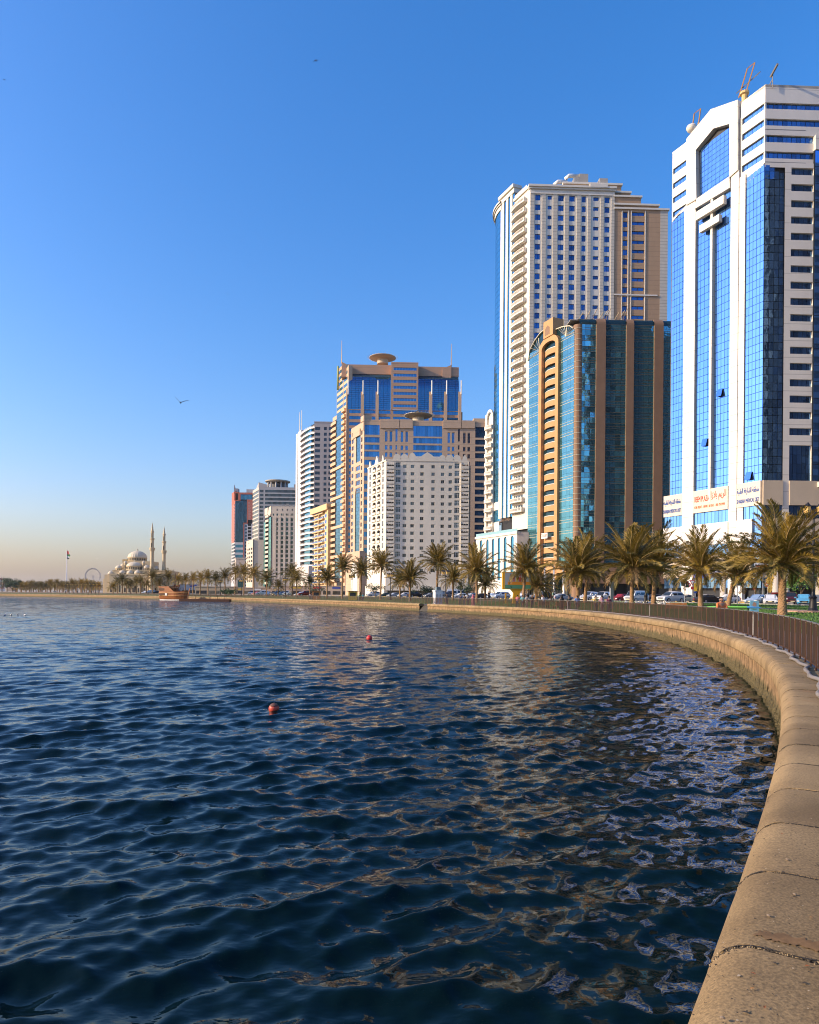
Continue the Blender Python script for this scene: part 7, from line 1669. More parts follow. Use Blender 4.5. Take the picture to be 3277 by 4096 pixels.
near = [('large thick trunked date palm before the white and blue tower at right', 3130, 9.5, 2262, 190, 32, 60, (0, 0)),
 ('date palm crown reaching in from the right edge behind the thick palm', 3330, 16, 2270, 150, 24, 44, (0, 0)),
 ('date palm with straight lit trunk left of the orange shirted man', 2805, 9, 2282, 140, 21, 50, (-.2, 0)),
 ('shaded date palm leaning right behind the orange shirted man', 2913, 17, 2300, 135, 18, 44, (.9, 0)),
 ('bushy date palm left of the wooden bench', 2528, 8, 2278, 150, 17, 52, (0, 0)),
 ('date palm close behind and right of the bushy one near the bench', 2615, 13, 2275, 140, 18, 46, (.2, 0)),
 ('date palm in front of the teal glass building corner', 2312, 8, 2292, 125, 16, 50, (-.1, 0)),
 ('second date palm half hidden behind the one at the teal building corner', 2340, 14, 2275, 120, 14, 44, (.5, 0)),
 ('date palm leaning over the yellow billboard', 2093, 8, 2282, 98, 12, 46, (.3, 0)),
 ('short dark date palm right of the yellow billboard', 2145, 16, 2345, 82, 12, 40, (0, 0)),
 ('tall date palm left of the yellow billboard', 1908, 9, 2288, 88, 10, 46, (-.1, 0)),
 ('short date palm in shadow between tall palm and billboard', 1941, 18, 2338, 66, 9, 38, (0, 0)),
 ('tallest date palm above the white pump house', 1747, 12, 2255, 72, 10, 48, (.2, 0)),
 ('short dark date palm right of the white pump house', 1812, 12, 2322, 62, 8, 40, (0, 0)),
 ('wide low date palm left of the white pump house', 1640, 8, 2318, 68, 9, 46, (0, 0)),
 ('low dark date palm behind the wide one left of the pump house', 1600, 15, 2332, 52, 7, 36, (0, 0)),
 ('tall date palm before the scalloped white block corner', 1522, 9, 2265, 58, 7, 44, (.2, 0)),
 ('date palm pair standing left of the scalloped white block', 1443, 9, 2288, 52, 7, 42, (.1, 0)),
 ('tall date palm before the ochre apartment block', 1369, 9, 2272, 50, 7, 42, (.1, 0)),
 ('lower date palm left of the ochre block palm', 1308, 8, 2318, 50, 6, 40, (0, 0))]
for i, (lab, px, off, yt, rp, tw, nf, ln) in enumerate(near): palm(lab, px, off, yt, rp, GN, tw, int(nf * 1.25), True, ln, i + 1)
mid = [(1240, 20, 2330, 30), (1187, 9, 2318, 42), (1170, 16, 2295, 40), (1112, 12, 2345, 26), (1066, 9, 2318, 38), (1016, 10, 2298, 36), (975, 12, 2293, 34), (939, 12, 2293, 34), (901, 10, 2308, 32), (863, 9, 2320, 30), (832, 10, 2312, 29), (800, 11, 2316, 28), (771, 12, 2320, 27), (740, 12, 2322, 25), (714, 12, 2320, 24)]
for i, (px, off, yt, rp) in enumerate(mid):
    palm('%s date palm to the left of the ochre block, along the far promenade' % ORD[i], px, off, yt, rp, 'date palms on the far promenade', 5, 38, False, (random.uniform(-.3, .3), 0), 40 + i)
mosq = [(672, 20, 2312, 32), (640, 18, 2335, 26), (610, 14, 2310, 34), (585, 22, 2338, 22), (562, 14, 2328, 24), (545, 20, 2330, 22), (523, 18, 2338, 20), (506, 14, 2335, 20), (489, 16, 2322, 26), (470, 24, 2330, 20), (452, 12, 2350, 22)]
for i, (px, off, yt, rp) in enumerate(mosq):
    palm('%s date palm from the right in the row before the mosque' % ORD[i], px, off, yt, rp, 'date palms before the mosque', 4.5, 36, False, (0, 0), 70 + i)
lft = [(396, 2345, 18), (380, 2347, 16), (362, 2342, 18), (345, 2338, 20), (326, 2336, 20), (305, 2342, 18), (288, 2336, 20), (268, 2344, 18), (248, 2346, 16), (228, 2334, 18), (200, 2336, 18), (182, 2348, 15), (163, 2346, 17), (144, 2347, 17), (124, 2341, 18), (104, 2347, 17), (86, 2347, 17), (66, 2346, 17)]
for i, (px, yt, rp) in enumerate(lft):
    palm('%s palm from the mosque in the far row running left' % ORD[i], px, 0, yt, rp, 'far palms left of the mosque', 3.5, 40, False, (0, 0), 90 + i, depth=430 + (i * 53) % 70)
for i in range(20):
    palm('%s palm from the mosque in the shaded back row running left' % ORD[i], 388 - i * 17 + (i * 7) % 5, 0, 2349 - (i * 5) % 7, 19, 'far back row palms left of the mosque', 3.5, 40, False, (0, 0), 130 + i, depth=520 + (i * 31) % 60)
# leafy trees: clumps of small leaves on limbs
def leafy_tree(label, X, Y, H, W, seed, col=(0.03, 0.06, 0.015), nl=1400, cat='tree', group=None, leaf=.16, name='leafy_tree'):
    rng = random.Random(seed); gz = ground_z(X, Y); root = thing(name, label, cat, (X, Y, gz - .03), 0, group); mb = MB(); tips = []
    mb.tube([(0, 0, 0), (.05, 0, H * .28), (0, .05, H * .42)], [H * .035, H * .028, H * .022], 7)
    for k in range(8):
        a = rng.uniform(0, 6.28); rr = W * .5 * rng.uniform(.35, .85); t = Vector((rr * math.cos(a), rr * math.sin(a), H * rng.uniform(.55, .9))); mb.tube([(0, 0, H * rng.uniform(.25, .42)), tuple(t * .5 + Vector((0, 0, H * .18))), tuple(t)], [H * .018, H * .012, H * .004], 5); tips.append(t)
    part(root, 'trunk', mb, mat('tree_bark', (.16, .11, .07), .9, var=.3), local=True)
    cr = MB()
    clumps = [(t + Vector((rng.gauss(0, W * .09), rng.gauss(0, W * .09), rng.gauss(0, H * .06))), W * rng.uniform(.10, .22)) for t in tips for _ in range(3)]
    for k in range(nl):
        c, s_ = clumps[rng.randrange(len(clumps))]; d = Vector((rng.gauss(0, 1), rng.gauss(0, 1), rng.gauss(0, .75))).normalized() * s_ * rng.random() ** .4; p = c + d; q = Vector((rng.gauss(0, 1), rng.gauss(0, 1), rng.gauss(0, 1))).normalized() * leaf; w = Vector((rng.gauss(0, 1), rng.gauss(0, 1), rng.gauss(0, 1))).cross(q).normalized() * leaf * .45
        cr.add([tuple(p - q), tuple(p + w), tuple(p + q), tuple(p - w)], [(0, 1, 2, 3)])
    key = 'leaf_%.3f' % col[1]; part(root, 'crown', cr, MATS.get(key) or leaf_mat(key, col, tuple(min(1, v * 2.4) for v in col)), local=True)
    return root
X, Y = inland(3205, 58); leafy_tree('small bright green roadside tree right of the thick date palm', X, Y, 6.2, 7.0, 3, (.05, .10, .015), 2600, leaf=.2)
for i, (px, D, ht, wd, lab) in enumerate(((8, 460, 9.0, 11, 'leftmost dense green tree at the left edge of the far shore'), (28, 480, 8.0, 10, 'second dense green tree from the left edge on the far shore'), (62, 470, 8.0, 9, 'round green tree right of the brown far building'), (50, 440, 6.0, 8, 'low green tree in front of the brown far building'))):
    leafy_tree(lab, ab(px, 2370)[0] * D, D, ht, wd, 20 + i, (.035, .06, .03), 900, leaf=.4, group='green trees at the left edge')
for i, (px, off, lab) in enumerate(((905, 6, 'dark clipped hedge bush right of the dhow palms'), (925, 6.5, 'second dark clipped bush right of the dhow palms'))):
    X, Y = inland(px, off); leafy_tree(lab, X, Y, 2.6, 5.0, 60 + i, (.02, .045, .012), 700, 'bush', 'clipped bushes', .22, 'bush')
def under_shrubs():          # low broadleaf plants standing between the promenade palms
    for i, (px, off, H, W, lab) in enumerate(((2205, 20, 3.6, 4.5, 'dark round shrub between billboard palm and teal building palms'), (1870, 24, 3.4, 5, 'dark shrub behind the short palm right of pump house'), (1500, 26, 3.6, 6, 'dark shrub left of the tall palm before scalloped block'), (1690, 24, 3.4, 5, 'dark shrub behind the pump house palm'), (1265, 26, 3.4, 6, 'dark shrub below the ochre block left palm'))):
        X, Y = inland(px, off); leafy_tree(lab, X, Y, H, W, 80 + i, (.02, .035, .012), 900, 'shrub', 'dark shrubs behind the palms', .16, 'shrub')
under_shrubs()
# ------------------------------------------------------------------ cars
m_tyre = mat('tyre', (.015, .015, .016), .8); m_rim = mat('wheel_rim', (.45, .45, .46), .35, metal=.7); m_cglass = glass('car_glass', (.03, .04, .05), .05, .3, rnd=.2)
m_lamp = mat('headlamp', (.75, .75, .72), .15); m_tail = mat('tail_lamp', (.4, .02, .015), .3); m_grille = mat('grille_black', (.02, .02, .022), .5); m_plate = mat('plate_yellowish', (.7, .62, .35), .5)
CARS = {   # x: 0 front .. L rear; (x, z_sill, z_belt, z_roof or None, half width)
 'sedan': (4.6, 1.80, [(0.0, .38, .58, None, .70), (.12, .24, .72, None, .80), (.9, .22, .86, None, .88), (1.35, .22, .93, .96, .90), (2.05, .22, .95, 1.42, .90), (2.9, .22, .96, 1.46, .90), (3.55, .22, .98, 1.34, .89), (4.05, .24, 1.0, 1.04, .86), (4.5, .28, .95, None, .80), (4.6, .45, .75, None, .74)]),
 'suv': (4.9, 1.95, [(0.0, .45, .80, None, .80), (.12, .34, 1.00, None, .90), (1.0, .32, 1.12, None, .96), (1.35, .32, 1.17, 1.20, .97), (1.95, .32, 1.20, 1.80, .97), (3.0, .32, 1.20, 1.88, .97), (4.3, .32, 1.20, 1.82, .96), (4.75, .36, 1.18, 1.45, .93), (4.9, .5, 1.05, None, .88)]),
 'hatch': (4.1, 1.72, [(0.0, .38, .62, None, .70), (.12, .26, .78, None, .80), (.75, .24, .92, None, .85), (1.1, .24, .98, 1.02, .86), (1.8, .24, 1.0, 1.47, .86), (2.7, .24, 1.01, 1.53, .86), (3.5, .24, 1.02, 1.45, .85), (3.98, .28, 1.0, 1.10, .82), (4.1, .45, .85, None, .78)]),
 'van': (5.2, 1.9, [(0.0, .42, .80, None, .80), (.1, .30, .95, None, .88), (.55, .28, 1.10, 1.14, .93), (1.25, .28, 1.18, 1.92, .95), (2.6, .28, 1.18, 2.02, .95), (4.4, .28, 1.18, 2.02, .95), (5.05, .30, 1.16, 1.92, .93), (5.2, .45, 1.05, None, .9)]),
 'bus': (7.0, 2.1, [(0.0, .42, 1.10, None, .96), (.1, .30, 1.20, 1.25, 1.02), (.6, .28, 1.25, 2.55, 1.05), (3.5, .28, 1.25, 2.70, 1.05), (6.3, .28, 1.25, 2.70, 1.05), (6.9, .30, 1.25, 2.5, 1.04), (7.0, .45, 1.1, None, 1.0)])}
CACHE = {}
def car_meshes(kind):
    if kind in CACHE: return CACHE[kind]
    L_, W_, S = CARS[kind]; mb = MB(); gl = MB(); n = 10
    def sec(st):
        x, zs, zb, zr, h = st; top = zr if zr else zb + .02; hr = h * (.74 if zr else .93); x -= L_ / 2
        return [(x, -h * .92, zs), (x, -h, (zs + zb) / 2), (x, -h * .985, zb), (x, -hr, top - .04), (x, -hr * .8, top), (x, hr * .8, top), (x, hr, top - .04), (x, h * .985, zb), (x, h, (zs + zb) / 2), (x, h * .92, zs)]
    secs = [sec(s_) for s_ in S]
    for s_ in secs: mb.v.extend(s_)
    for i in range(len(S) - 1):
        for k in range(n): mb.f.append((i * n + k, i * n + (k + 1) % n, (i + 1) * n + (k + 1) % n, (i + 1) * n + k)); mb.m.append(0)
    mb.f.append(tuple(range(n - 1, -1, -1))); mb.f.append(tuple((len(S) - 1) * n + k for k in range(n))); mb.m += [0, 0]
    body = mb.mesh('body', [m_white], smooth=False)
    def off(p, d): return (p[0] + d[0], p[1] + d[1], p[2] + d[2])
    glz = []
    cab = [i for i, s_ in enumerate(S) if s_[3]]
    for a, b in zip(cab[:-1], cab[1:]):
        A, B = secs[a], secs[b]; steep = abs(S[b][3] - S[a][3]) / max(.01, S[b][0] - S[a][0])
        if steep > .35:      # wind- or rear screen
            e = -.02 if S[b][3] > S[a][3] else .02
            g = MB(); q = [A[3], A[6], B[6], B[3]]; q = [(x + e, y * .93, z + .025) for x, y, z in q]; g.add(q, [(0, 1, 2, 3)]); glz.append(('windscreen' if e < 0 else 'rear_window', g))
            for sd, (lo, hi) in ((-1, (2, 3)), (1, (7, 6))):
                g = MB(); q = [A[lo], B[lo], B[hi], A[hi]]; q = [(x, y + sd * .012, z) for x, y, z in q]; c = [sum(v[j] for v in q) / 4 for j in range(3)]; q = [tuple(c[j] + (v[j] - c[j]) * (.80 if j != 1 else 1) for j in range(3)) for v in q]; g.add(q, [(0, 1, 2, 3)]); glz.append(('side_window', g))
        else:
            for sd, (lo, hi) in ((-1, (2, 3)), (1, (7, 6))):
                g = MB(); q = [A[lo], B[lo], B[hi], A[hi]]; q = [(x, y + sd * .012, z) for x, y, z in q]; c = [sum(v[j] for v in q) / 4 for j in range(3)]; q = [tuple(c[j] + (v[j] - c[j]) * (.90 if j == 0 else (.78 if j == 2 else 1)) for j in range(3)) for v in q]; g.add(q, [(0, 1, 2, 3)]); glz.append(('side_window', g))
    r = .40 if kind in ('suv', 'van', 'bus') else .33; wh = MB()
    def wheel_mesh():
        w = MB(); n = 14
        for (rr, y0, y1, mi) in ((r, -.11, .11, 0), (r * .66, -.125, -.112, 1), (r * .66, .112, .125, 1)):
            vs = [(rr * math.cos(2 * math.pi * k / n), y, rr * math.sin(2 * math.pi * k / n)) for y in (y0, y1) for k in range(n)]
            w.add(vs, [(k, (k + 1) % n, n + (k + 1) % n, n + k) for k in range(n)] + [tuple(range(n - 1, -1, -1)), tuple(range(n, 2 * n))], mi)
        return w.mesh('wheel', [m_tyre, m_rim])
    hw = S[2][4] - .12; fx = -L_ / 2
    zl = S[1][2] - .12; lights = []
    for sd in (-1, 1):
        g = MB(); g.box(fx - .01, fx + .16, sd * hw * .98 - .17, sd * hw * .98 + .17 if sd < 0 else sd * hw * .98 + .10, zl - .10, zl + .05); lights.append(('headlight', g, m_lamp))
        g = MB(); g.box(-fx - .12, -fx + .012, sd * hw - .16, sd * hw + .12, zl - .02, zl + .16); lights.append(('tail_light', g, m_tail))
    g = MB(); g.box(fx - .015, fx + .10, -hw * .62, hw * .62, zl - .20, zl - .0); lights.append(('grille', g, m_grille))
    g = MB(); g.box(fx - .03, fx + .05, -.26, .26, .44, .56); lights.append(('number_plate', g, m_plate))
    g = MB(); g.box(fx - .01, fx + .2, -hw * .8, hw * .8, S[1][1], S[1][1] + .14); lights.append(('bumper_lip', g, m_grille))
    mir = []
    for sd in (-1, 1): g = MB(); xm = S[3][0] - L_ / 2 + .35; g.box(xm, xm + .12, sd * (S[3][4]) - .02 if sd > 0 else -S[3][4] - .20, sd * S[3][4] + .20 if sd > 0 else -S[3][4] + .02, S[3][2] + .02, S[3][2] + .17); mir.append(g)
    CACHE[kind] = (body, [(nm, g.mesh(nm, [m_cglass])) for nm, g in glz], wheel_mesh(), r, [(nm, g.mesh(nm, [mm])) for nm, g, mm in lights], [g.mesh('wing_mirror', [m_white]) for g in mir], L_)
    return CACHE[kind]
def car(label, kind, col, px, off, yaw, group, small=False, z=None):
    body, glz, wm, r, lights, mir, L_ = car_meshes(kind); X, Y = inland(px, off); gz = ground_z(X, Y)
    root = thing('parked_car' if kind not in ('van', 'bus') else ('minivan' if kind == 'van' else 'minibus'), label, 'car' if kind not in ('van', 'bus') else ('van' if kind == 'van' else 'minibus'), (X, Y, gz + .006), R(yaw), group)
    key = 'car_paint_%02x%02x%02x' % tuple(int(c * 255) for c in col); paint = mat(key, col, .28, metal=.15, spec=.6)
    o = raw('body', body, root); o.material_slots[0].link = 'OBJECT'; o.material_slots[0].material = paint
    for nm, me in glz: raw(nm, me, root)
    for x in (-L_ / 2 + L_ * .19, L_ / 2 - L_ * .2):
        for sd in (-1, 1): raw('wheel', wm, root, (x, sd * (CARS[kind][2][2][4] - .10), r))
    for nm, me in lights: raw(nm, me, root)
    if not small:
        for me in mir: o = raw('wing_mirror', me, root); o.material_slots[0].link = 'OBJECT'; o.material_slots[0].material = paint
    return root
WH, SV, BK, RD, DR, BL, LB, GY, SB = (.72, .72, .70), (.42, .44, .46), (.018, .018, .02), (.32, .02, .02), (.10, .012, .016), (.10, .16, .30), (.12, .42, .62), (.16, .17, .18), (.25, .36, .50)
G1 = 'cars parked and driving along the corniche road'
rows = [('white four wheel drive car left of the lit straight palm', 'suv', WH, 2684, 38, 28), ('white and yellow taxi behind the white four wheel drive', 'sedan', (.68, .60, .40), 2750, 52, 200),
 ('black saloon car behind the orange shirted man', 'sedan', BK, 2836, 40, 200), ('white hatchback right of the black saloon', 'hatch', WH, 2910, 52, 5), ('pale blue saloon left of the white front facing saloon', 'sedan', SB, 3030, 36, 40),
 ('white saloon facing the camera beside the thick palm trunk', 'sedan', WH, 3082, 36, 62), ('red car roof behind the white front facing saloon', 'suv', RD, 3090, 54, 10), ('dark red car just right of the thick palm trunk', 'suv', DR, 3160, 46, 70),
 ('light blue hatchback left of the black lamp post', 'hatch', LB, 3216, 35.5, 62), ('grey saloon cut by the right edge behind the lamp post', 'sedan', GY, 3275, 36, 60),
 ('white minibus behind the bushy palm near the bench', 'van', WH, 2546, 37, 40), ('red saloon left of the white minibus', 'sedan', RD, 2484, 39, 35), ('white four wheel drive left of the grey signboard', 'suv', WH, 2412, 40, 45), ('second white four wheel drive further left of the signboard', 'suv', (.62, .66, .72), 2358, 40, 45),
 ('dark car between minibus and white four wheel drive', 'sedan', BK, 2615, 50, 20), ('silver saloon behind the walking man in green', 'sedan', SV, 2250, 42, 200), ('black four wheel drive left of the silver saloon', 'suv', BK, 2198, 42, 205), ('white van half hidden behind the short dark palm', 'van', WH, 2160, 50, 20), ('white car between billboard post and short palm', 'sedan', WH, 2090, 44, 30),
 ('blue white four wheel drive left of the billboard foot', 'suv', (.45, .55, .68), 2003, 42, 35), ('pale blue saloon left of the blue white four wheel drive', 'sedan', SB, 1970, 44, 35), ('black saloon right of the tall billboard palm', 'sedan', BK, 1936, 42, 200), ('silver car left of the tall billboard palm', 'hatch', SV, 1885, 44, 40),
 ('tall white minibus right of the pump house', 'bus', WH, 1826, 54, 8), ('white saloon in front of the tall white minibus', 'sedan', WH, 1842, 44, 20), ('dark grey car just right of the pump house', 'suv', GY, 1783, 42, 30),
 ('dark small car left of the pump house', 'hatch', GY, 1722, 44, 30), ('black saloon second left of the pump house', 'sedan', BK, 1700, 46, 200), ('black four wheel drive behind the wide low palm', 'suv', BK, 1664, 42, 200), ('white hatchback left of the wide low palm', 'hatch', WH, 1618, 44, 20), ('silver saloon below the low dark palm', 'sedan', SV, 1577, 44, 30), ('dark green saloon right of the scalloped block palm', 'sedan', (.04, .07, .06), 1541, 44, 20), ('white four wheel drive left of the scalloped block palm', 'suv', WH, 1494, 44, 30)]
for i, (lab, kd, col, px, off, yaw) in enumerate(rows): car(lab, kd, col, px, off, yaw, G1)
far = [(1222, RD, 'red'), (1205, WH, 'white'), (1150, SV, 'silver'), (1126, SB, 'blue grey'), (1112, BK, 'black'), (1075, SV, 'silver'), (1050, WH, 'white'), (1030, RD, 'red'), (1010, SV, 'silver'), (625, BK, 'black'), (602, WH, 'white'), (582, WH, 'white')]
for i, (px, col, cn) in enumerate(far):
    car(('tiny %s car, %s from the ochre block in the far car row' % (cn, ORD[i])) if i < 9 else ('tiny %s car %s from the dhow below the mosque' % (cn, ORD[i - 9])), 'sedan' if i % 2 else 'suv', col, px, 24 if i < 9 else 26, 20 + 30 * (i % 3), G1, True)
# ------------------------------------------------------------------ street furniture
m_iron = mat('black_iron', (.02, .02, .022), .45, metal=.3); m_galv = mat('galvanised_pole', (.38, .38, .38), .5, metal=.4); m_lglass = mat('lantern_glass', (.60, .38, .12), .3)
def place(px, off): X, Y = inland(px, off); return X, Y, ground_z(X, Y)
def lantern_post(label, px, off, H, heads=4, group='lantern posts on the promenade', base=1.0, close=False):
    X, Y, z = place(px, off); root = thing('street_lamp', label, 'street lamp', (X, Y, z), 0, group)
    mb = MB(); mb.lathe([(.34 * base, -.05), (.34 * base, .12), (.24 * base, .3), (.20 * base, 1.0), (.25 * base, 1.1), (.15 * base, 1.25), (.10, 1.5), (.07, H - .3), (.10, H - .25), (.05, H)], (0, 0, 0), 14); part(root, 'post', mb, m_iron, local=True, smooth=False)
    for i in range(heads):
        a = i * 2 * math.pi / heads + .4; mb = MB(); e = (.62 * math.cos(a), .62 * math.sin(a)); mb.tube([(0, 0, H - .5), (e[0] * .6, e[1] * .6, H - .35), (e[0], e[1], H - .1)], .035, 5); part(root, 'arm', mb, m_iron, local=True)
        mb = MB(); mb.lathe([(.09, -.1), (.17, 0), (.22, .42), (.20, .44)], (e[0], e[1], H), 6); ln = part(root, 'lantern', mb, m_lglass, local=True); mb = MB(); mb.lathe([(.27, .44), (.12, .62), (.03, .75)], (e[0], e[1], H), 6); part(ln, 'lantern_cap', mb, m_iron, local=True)
lantern_post('black lamp post on a round paved base at the right edge', 3253, 13.5, 7.5, 4, base=1.15)
X, Y, z = place(3253, 13.5); mb = MB(); mb.lathe([(2.2, -.05), (2.2, .10), (.1, .11)], (X, Y, z), 28); solo('paved_ring', mb, mat('paved_ring_stone', (.46, .28, .20), .8, var=.2), 'round pinkish paved ring under the right lamp post', 'paving', (X, Y, z))
for i, (px, off, H, lab) in enumerate(((2584, 14, 5.0, 'black lamp post between the bushy palms near the bench'), (2112, 12, 5.2, 'black lamp post right of the billboard'), (1783, 9, 5.0, 'lantern lamp post right of the pump house'), (1562, 9, 5.0, 'lantern lamp post left of the wide low palm'), (1408, 11, 5.0, 'lantern lamp post left of the palm pair'), (1278, 10, 5.0, 'lantern lamp post below the ochre block'), (1142, 10, 5.0, 'lantern lamp post before the cream tower'), (965, 10, 5.0, 'lantern lamp post before the red framed tower'), (882, 9, 5.0, 'lantern lamp post right of the dhow pontoon'))): lantern_post(lab, px, off, H)
for i, px in enumerate((395, 382, 366, 352, 331, 310, 295, 276, 262)):
    lantern_post('small lantern lamp, %s from the mosque, under the far left palms' % ORD[i], px, 8 + i % 3, 4.2, 2, 'far left lantern lamps')
def tall_light(label, px, depth, ytop):
    a = ab(px, 2350)[0]; X, Y = a * depth, depth; z = ground_z(X, Y); H = at_depth(px, ytop, depth).z - z; root = thing('street_light', label, 'street light', (X, Y, z), 0, 'tall road lights')
    mb = MB(); mb.lathe([(.16, 0), (.09, H)], (0, 0, 0), 8); part(root, 'mast', mb, mat('light_mast', (.40, .30, .18), .6), local=True)
    for sd in (-1, 1): mb = MB(); mb.tube([(0, 0, H - .1), (sd * 1.0, 0, H + .1), (sd * 1.3, 0, H + .05)], .06, 5); mb.box(sd * 1.2 - .35, sd * 1.2 + .35, -.14, .14, H - .05, H + .09); part(root, 'lamp_head', mb, m_galv, local=True)
tall_light('tall double headed road light against the teal glass building', 2612, 135, 2128); tall_light('tall double headed road light left of the tan arch', 2160, 165, 2180); tall_light('tall double headed road light beside the tall billboard palm', 1845, 170, 2210)
def sign_post(px, off, H, name, label, kind, group='traffic signs'):
    X, Y, z = place(px, off); root = thing(name, label, 'sign', (X, Y, z), 0, group); mb = MB(); mb.tube([(0, 0, 0), (0, 0, H)], .045, 6); part(root, 'pole', mb, m_galv, local=True)
    red, wh = mat('sign_red_face', (.50, .03, .03), .5), mat('sign_white_face', (.75, .75, .73), .5)
    def disc(r, y, z_, n, m, a0=0, nm='sign_face'):
        g = MB(); vs = [(r * math.cos(a0 + 2 * math.pi * k / n), y, z_ + r * math.sin(a0 + 2 * math.pi * k / n)) for k in range(n)] + [(r * math.cos(a0 + 2 * math.pi * k / n), y + .03, z_ + r * math.sin(a0 + 2 * math.pi * k / n)) for k in range(n)]
        g.add(vs, [tuple(range(n)), tuple(range(2 * n - 1, n - 1, -1))] + [(k, n + k, n + (k + 1) % n, (k + 1) % n) for k in range(n)]); part(root, nm, g, m, local=True)
    if kind == 'noentry': disc(.40, -.06, H - .1, 20, red); g = MB(); g.box(-.28, .28, -.085, -.065, H - .18, H - .02); part(root, 'white_bar', g, wh, local=True)
    if kind == 'yield':
        disc(.55, -.06, H - .2, 3, red, -math.pi / 2); disc(.34, -.09, H - .2, 3, wh, -math.pi / 2, 'white_centre'); g = MB(); g.box(-.22, .22, -.08, -.05, H - 1.35, H - .9); part(root, 'plate', g, red, local=True)
    if kind == 'yellow': g = MB(); g.box(-.3, .3, -.08, -.04, H - 1.5, H); part(root, 'yellow_plate', g, mat('sign_yellow', (.75, .48, .03), .5), local=True); g = MB(); g.box(-.25, .25, -.08, -.04, H - 1.9, H - 1.6); part(root, 'blue_plate', g, mat('sign_blue_plate', (.03, .08, .35), .5), local=True)
    if kind == 'parking': g = MB(); g.box(-.3, .3, -.08, -.04, H - .6, H); part(root, 'blue_plate', g, mat('sign_pale_blue', (.35, .50, .62), .5), local=True)
def traffic_light(px, off, H, label):
    X, Y, z = place(px, off); root = thing('traffic_light', label, 'traffic light', (X, Y, z), 0, 'traffic lights'); mb = MB(); mb.tube([(0, 0, 0), (0, 0, H + .3)], .07, 8); part(root, 'pole', mb, m_galv, local=True)
    for dx, dz in ((-.32, 0), (.32, -.25)):
        g = MB(); g.box(dx - .19, dx + .19, -.2, .1, H - 1.0 + dz, H + dz); hd = part(root, 'signal_head', g, m_grille, local=True)
        for k, c in enumerate(((.25, .02, .01), (.25, .14, .01), (.01, .14, .05))):
            g = MB(); g.lathe([(.10, 0), (.10, .04)], (0, 0, 0), 10); o = raw('lens', g.mesh('lens', [mat('lens_%d' % k, c, .3)]), hd, (dx, -.2, H - .17 - k * .31 + dz)); o.rotation_euler = (R(90), 0, 0)
traffic_light(2740, 33, 3.6, 'traffic light left of the lit straight palm'); traffic_light(2950, 33, 3.8, 'traffic light right of the shaded leaning palm')
for (px, off, H, k, lab) in ((2756, 56, 3.4, 'noentry', 'red no entry sign left of the give way sign by the bank'), (2769, 33, 3.4, 'yield', 'red triangular give way sign left of the lit palm'), (2782, 56, 3.6, 'yellow', 'yellow and blue plate sign left of the lit palm'), (2961, 46, 3.8, 'noentry', 'red no entry sign right of the traffic light'), (3018, 48, 3.6, 'yield', 'red give way sign above the pale blue saloon'), (3071, 50, 3.2, 'noentry', 'red no entry sign above the white front facing saloon'), (2688, 46, 3.2, 'parking', 'pale blue parking sign above the white four wheel drive')): sign_post(px, off, H, 'traffic_sign', lab, k)
# blue info board on the lawn
X, Y, z = place(3018, 6.2); root = thing('info_board', 'pale blue notice board on two legs beside the promenade', 'notice board', (X, Y, z), R(4)); bb = mat('board_blue', (.28, .55, .62), .5)
for x in (-.27, .27): mb = MB(); mb.box(x - .025, x + .025, -.02, .02, 0, 1.35); part(root, 'leg', mb, bb, local=True)
mb = MB(); mb.box(-.30, .30, -.03, .01, .50, 1.38); part(root, 'panel', mb, bb, local=True)
mb = MB(); mb.add([(.12 * math.cos(a) * (1 + .3 * (k % 2)), -.034, 1.12 + .16 * math.sin(a) * (1 + .3 * (k % 2))) for k, a in enumerate([i * math.pi / 5 for i in range(10)])], [tuple(range(10))]); part(root, 'picture', mb, mat('board_picture', (.62, .30, .18), .6), local=True)
mb = MB(); mb.box(-.14, .14, -.036, -.031, .80, .86); part(root, 'text_bar', mb, mat('board_text', (.16, .35, .16), .6), local=True)
# wooden bench
X, Y, z = place(2702, 7.0); root = thing('park_bench', 'orange brown slatted wooden bench backing onto the fence', 'bench', (X, Y, z), R(-6)); wd = mat('bench_wood', (.48, .19, .06), .6, var=.25)
for k in range(5): mb = MB(); mb.box(-.9, .9, -.32 - .02 * k, -.28 - .02 * k, .45 + k * .10, .53 + k * .10); part(root, 'back_slat', mb, wd, local=True)
for k in range(4): mb = MB(); mb.box(-.9, .9, -.25 + k * .13, -.15 + k * .13, .42, .45); part(root, 'seat_slat', mb, wd, local=True)
for x in (-.8, .8):
    for y in (-.25, .22): mb = MB(); mb.box(x - .03, x + .03, y - .03, y + .03, 0, .42 if y > 0 else .95); part(root, 'leg', mb, m_iron, local=True)
for i, (px, lab) in enumerate(((2240, 'bench under the seated people before the teal building'), (2170, 'bench left of the seated woman in black'))):
    X, Y, z = place(px, 4.2); r2 = copy_tree(root); r2.location = (X, Y, z); r2.rotation_euler = (0, 0, R(25)); r2['label'] = lab; r2['group'] = 'promenade benches'
root['group'] = 'promenade benches'
# low planter bed left of bench
X, Y, z = place(2612, 15); mb = MB(); mb.box(X - 2.5, X + 2.5, Y, Y + 1.4, z - .05, z + .22); solo('planter_kerb', mb, mat('planter_red', (.30, .14, .09), .8, var=.2), 'low red planter kerb near the bench', 'planter', (X, Y, z))
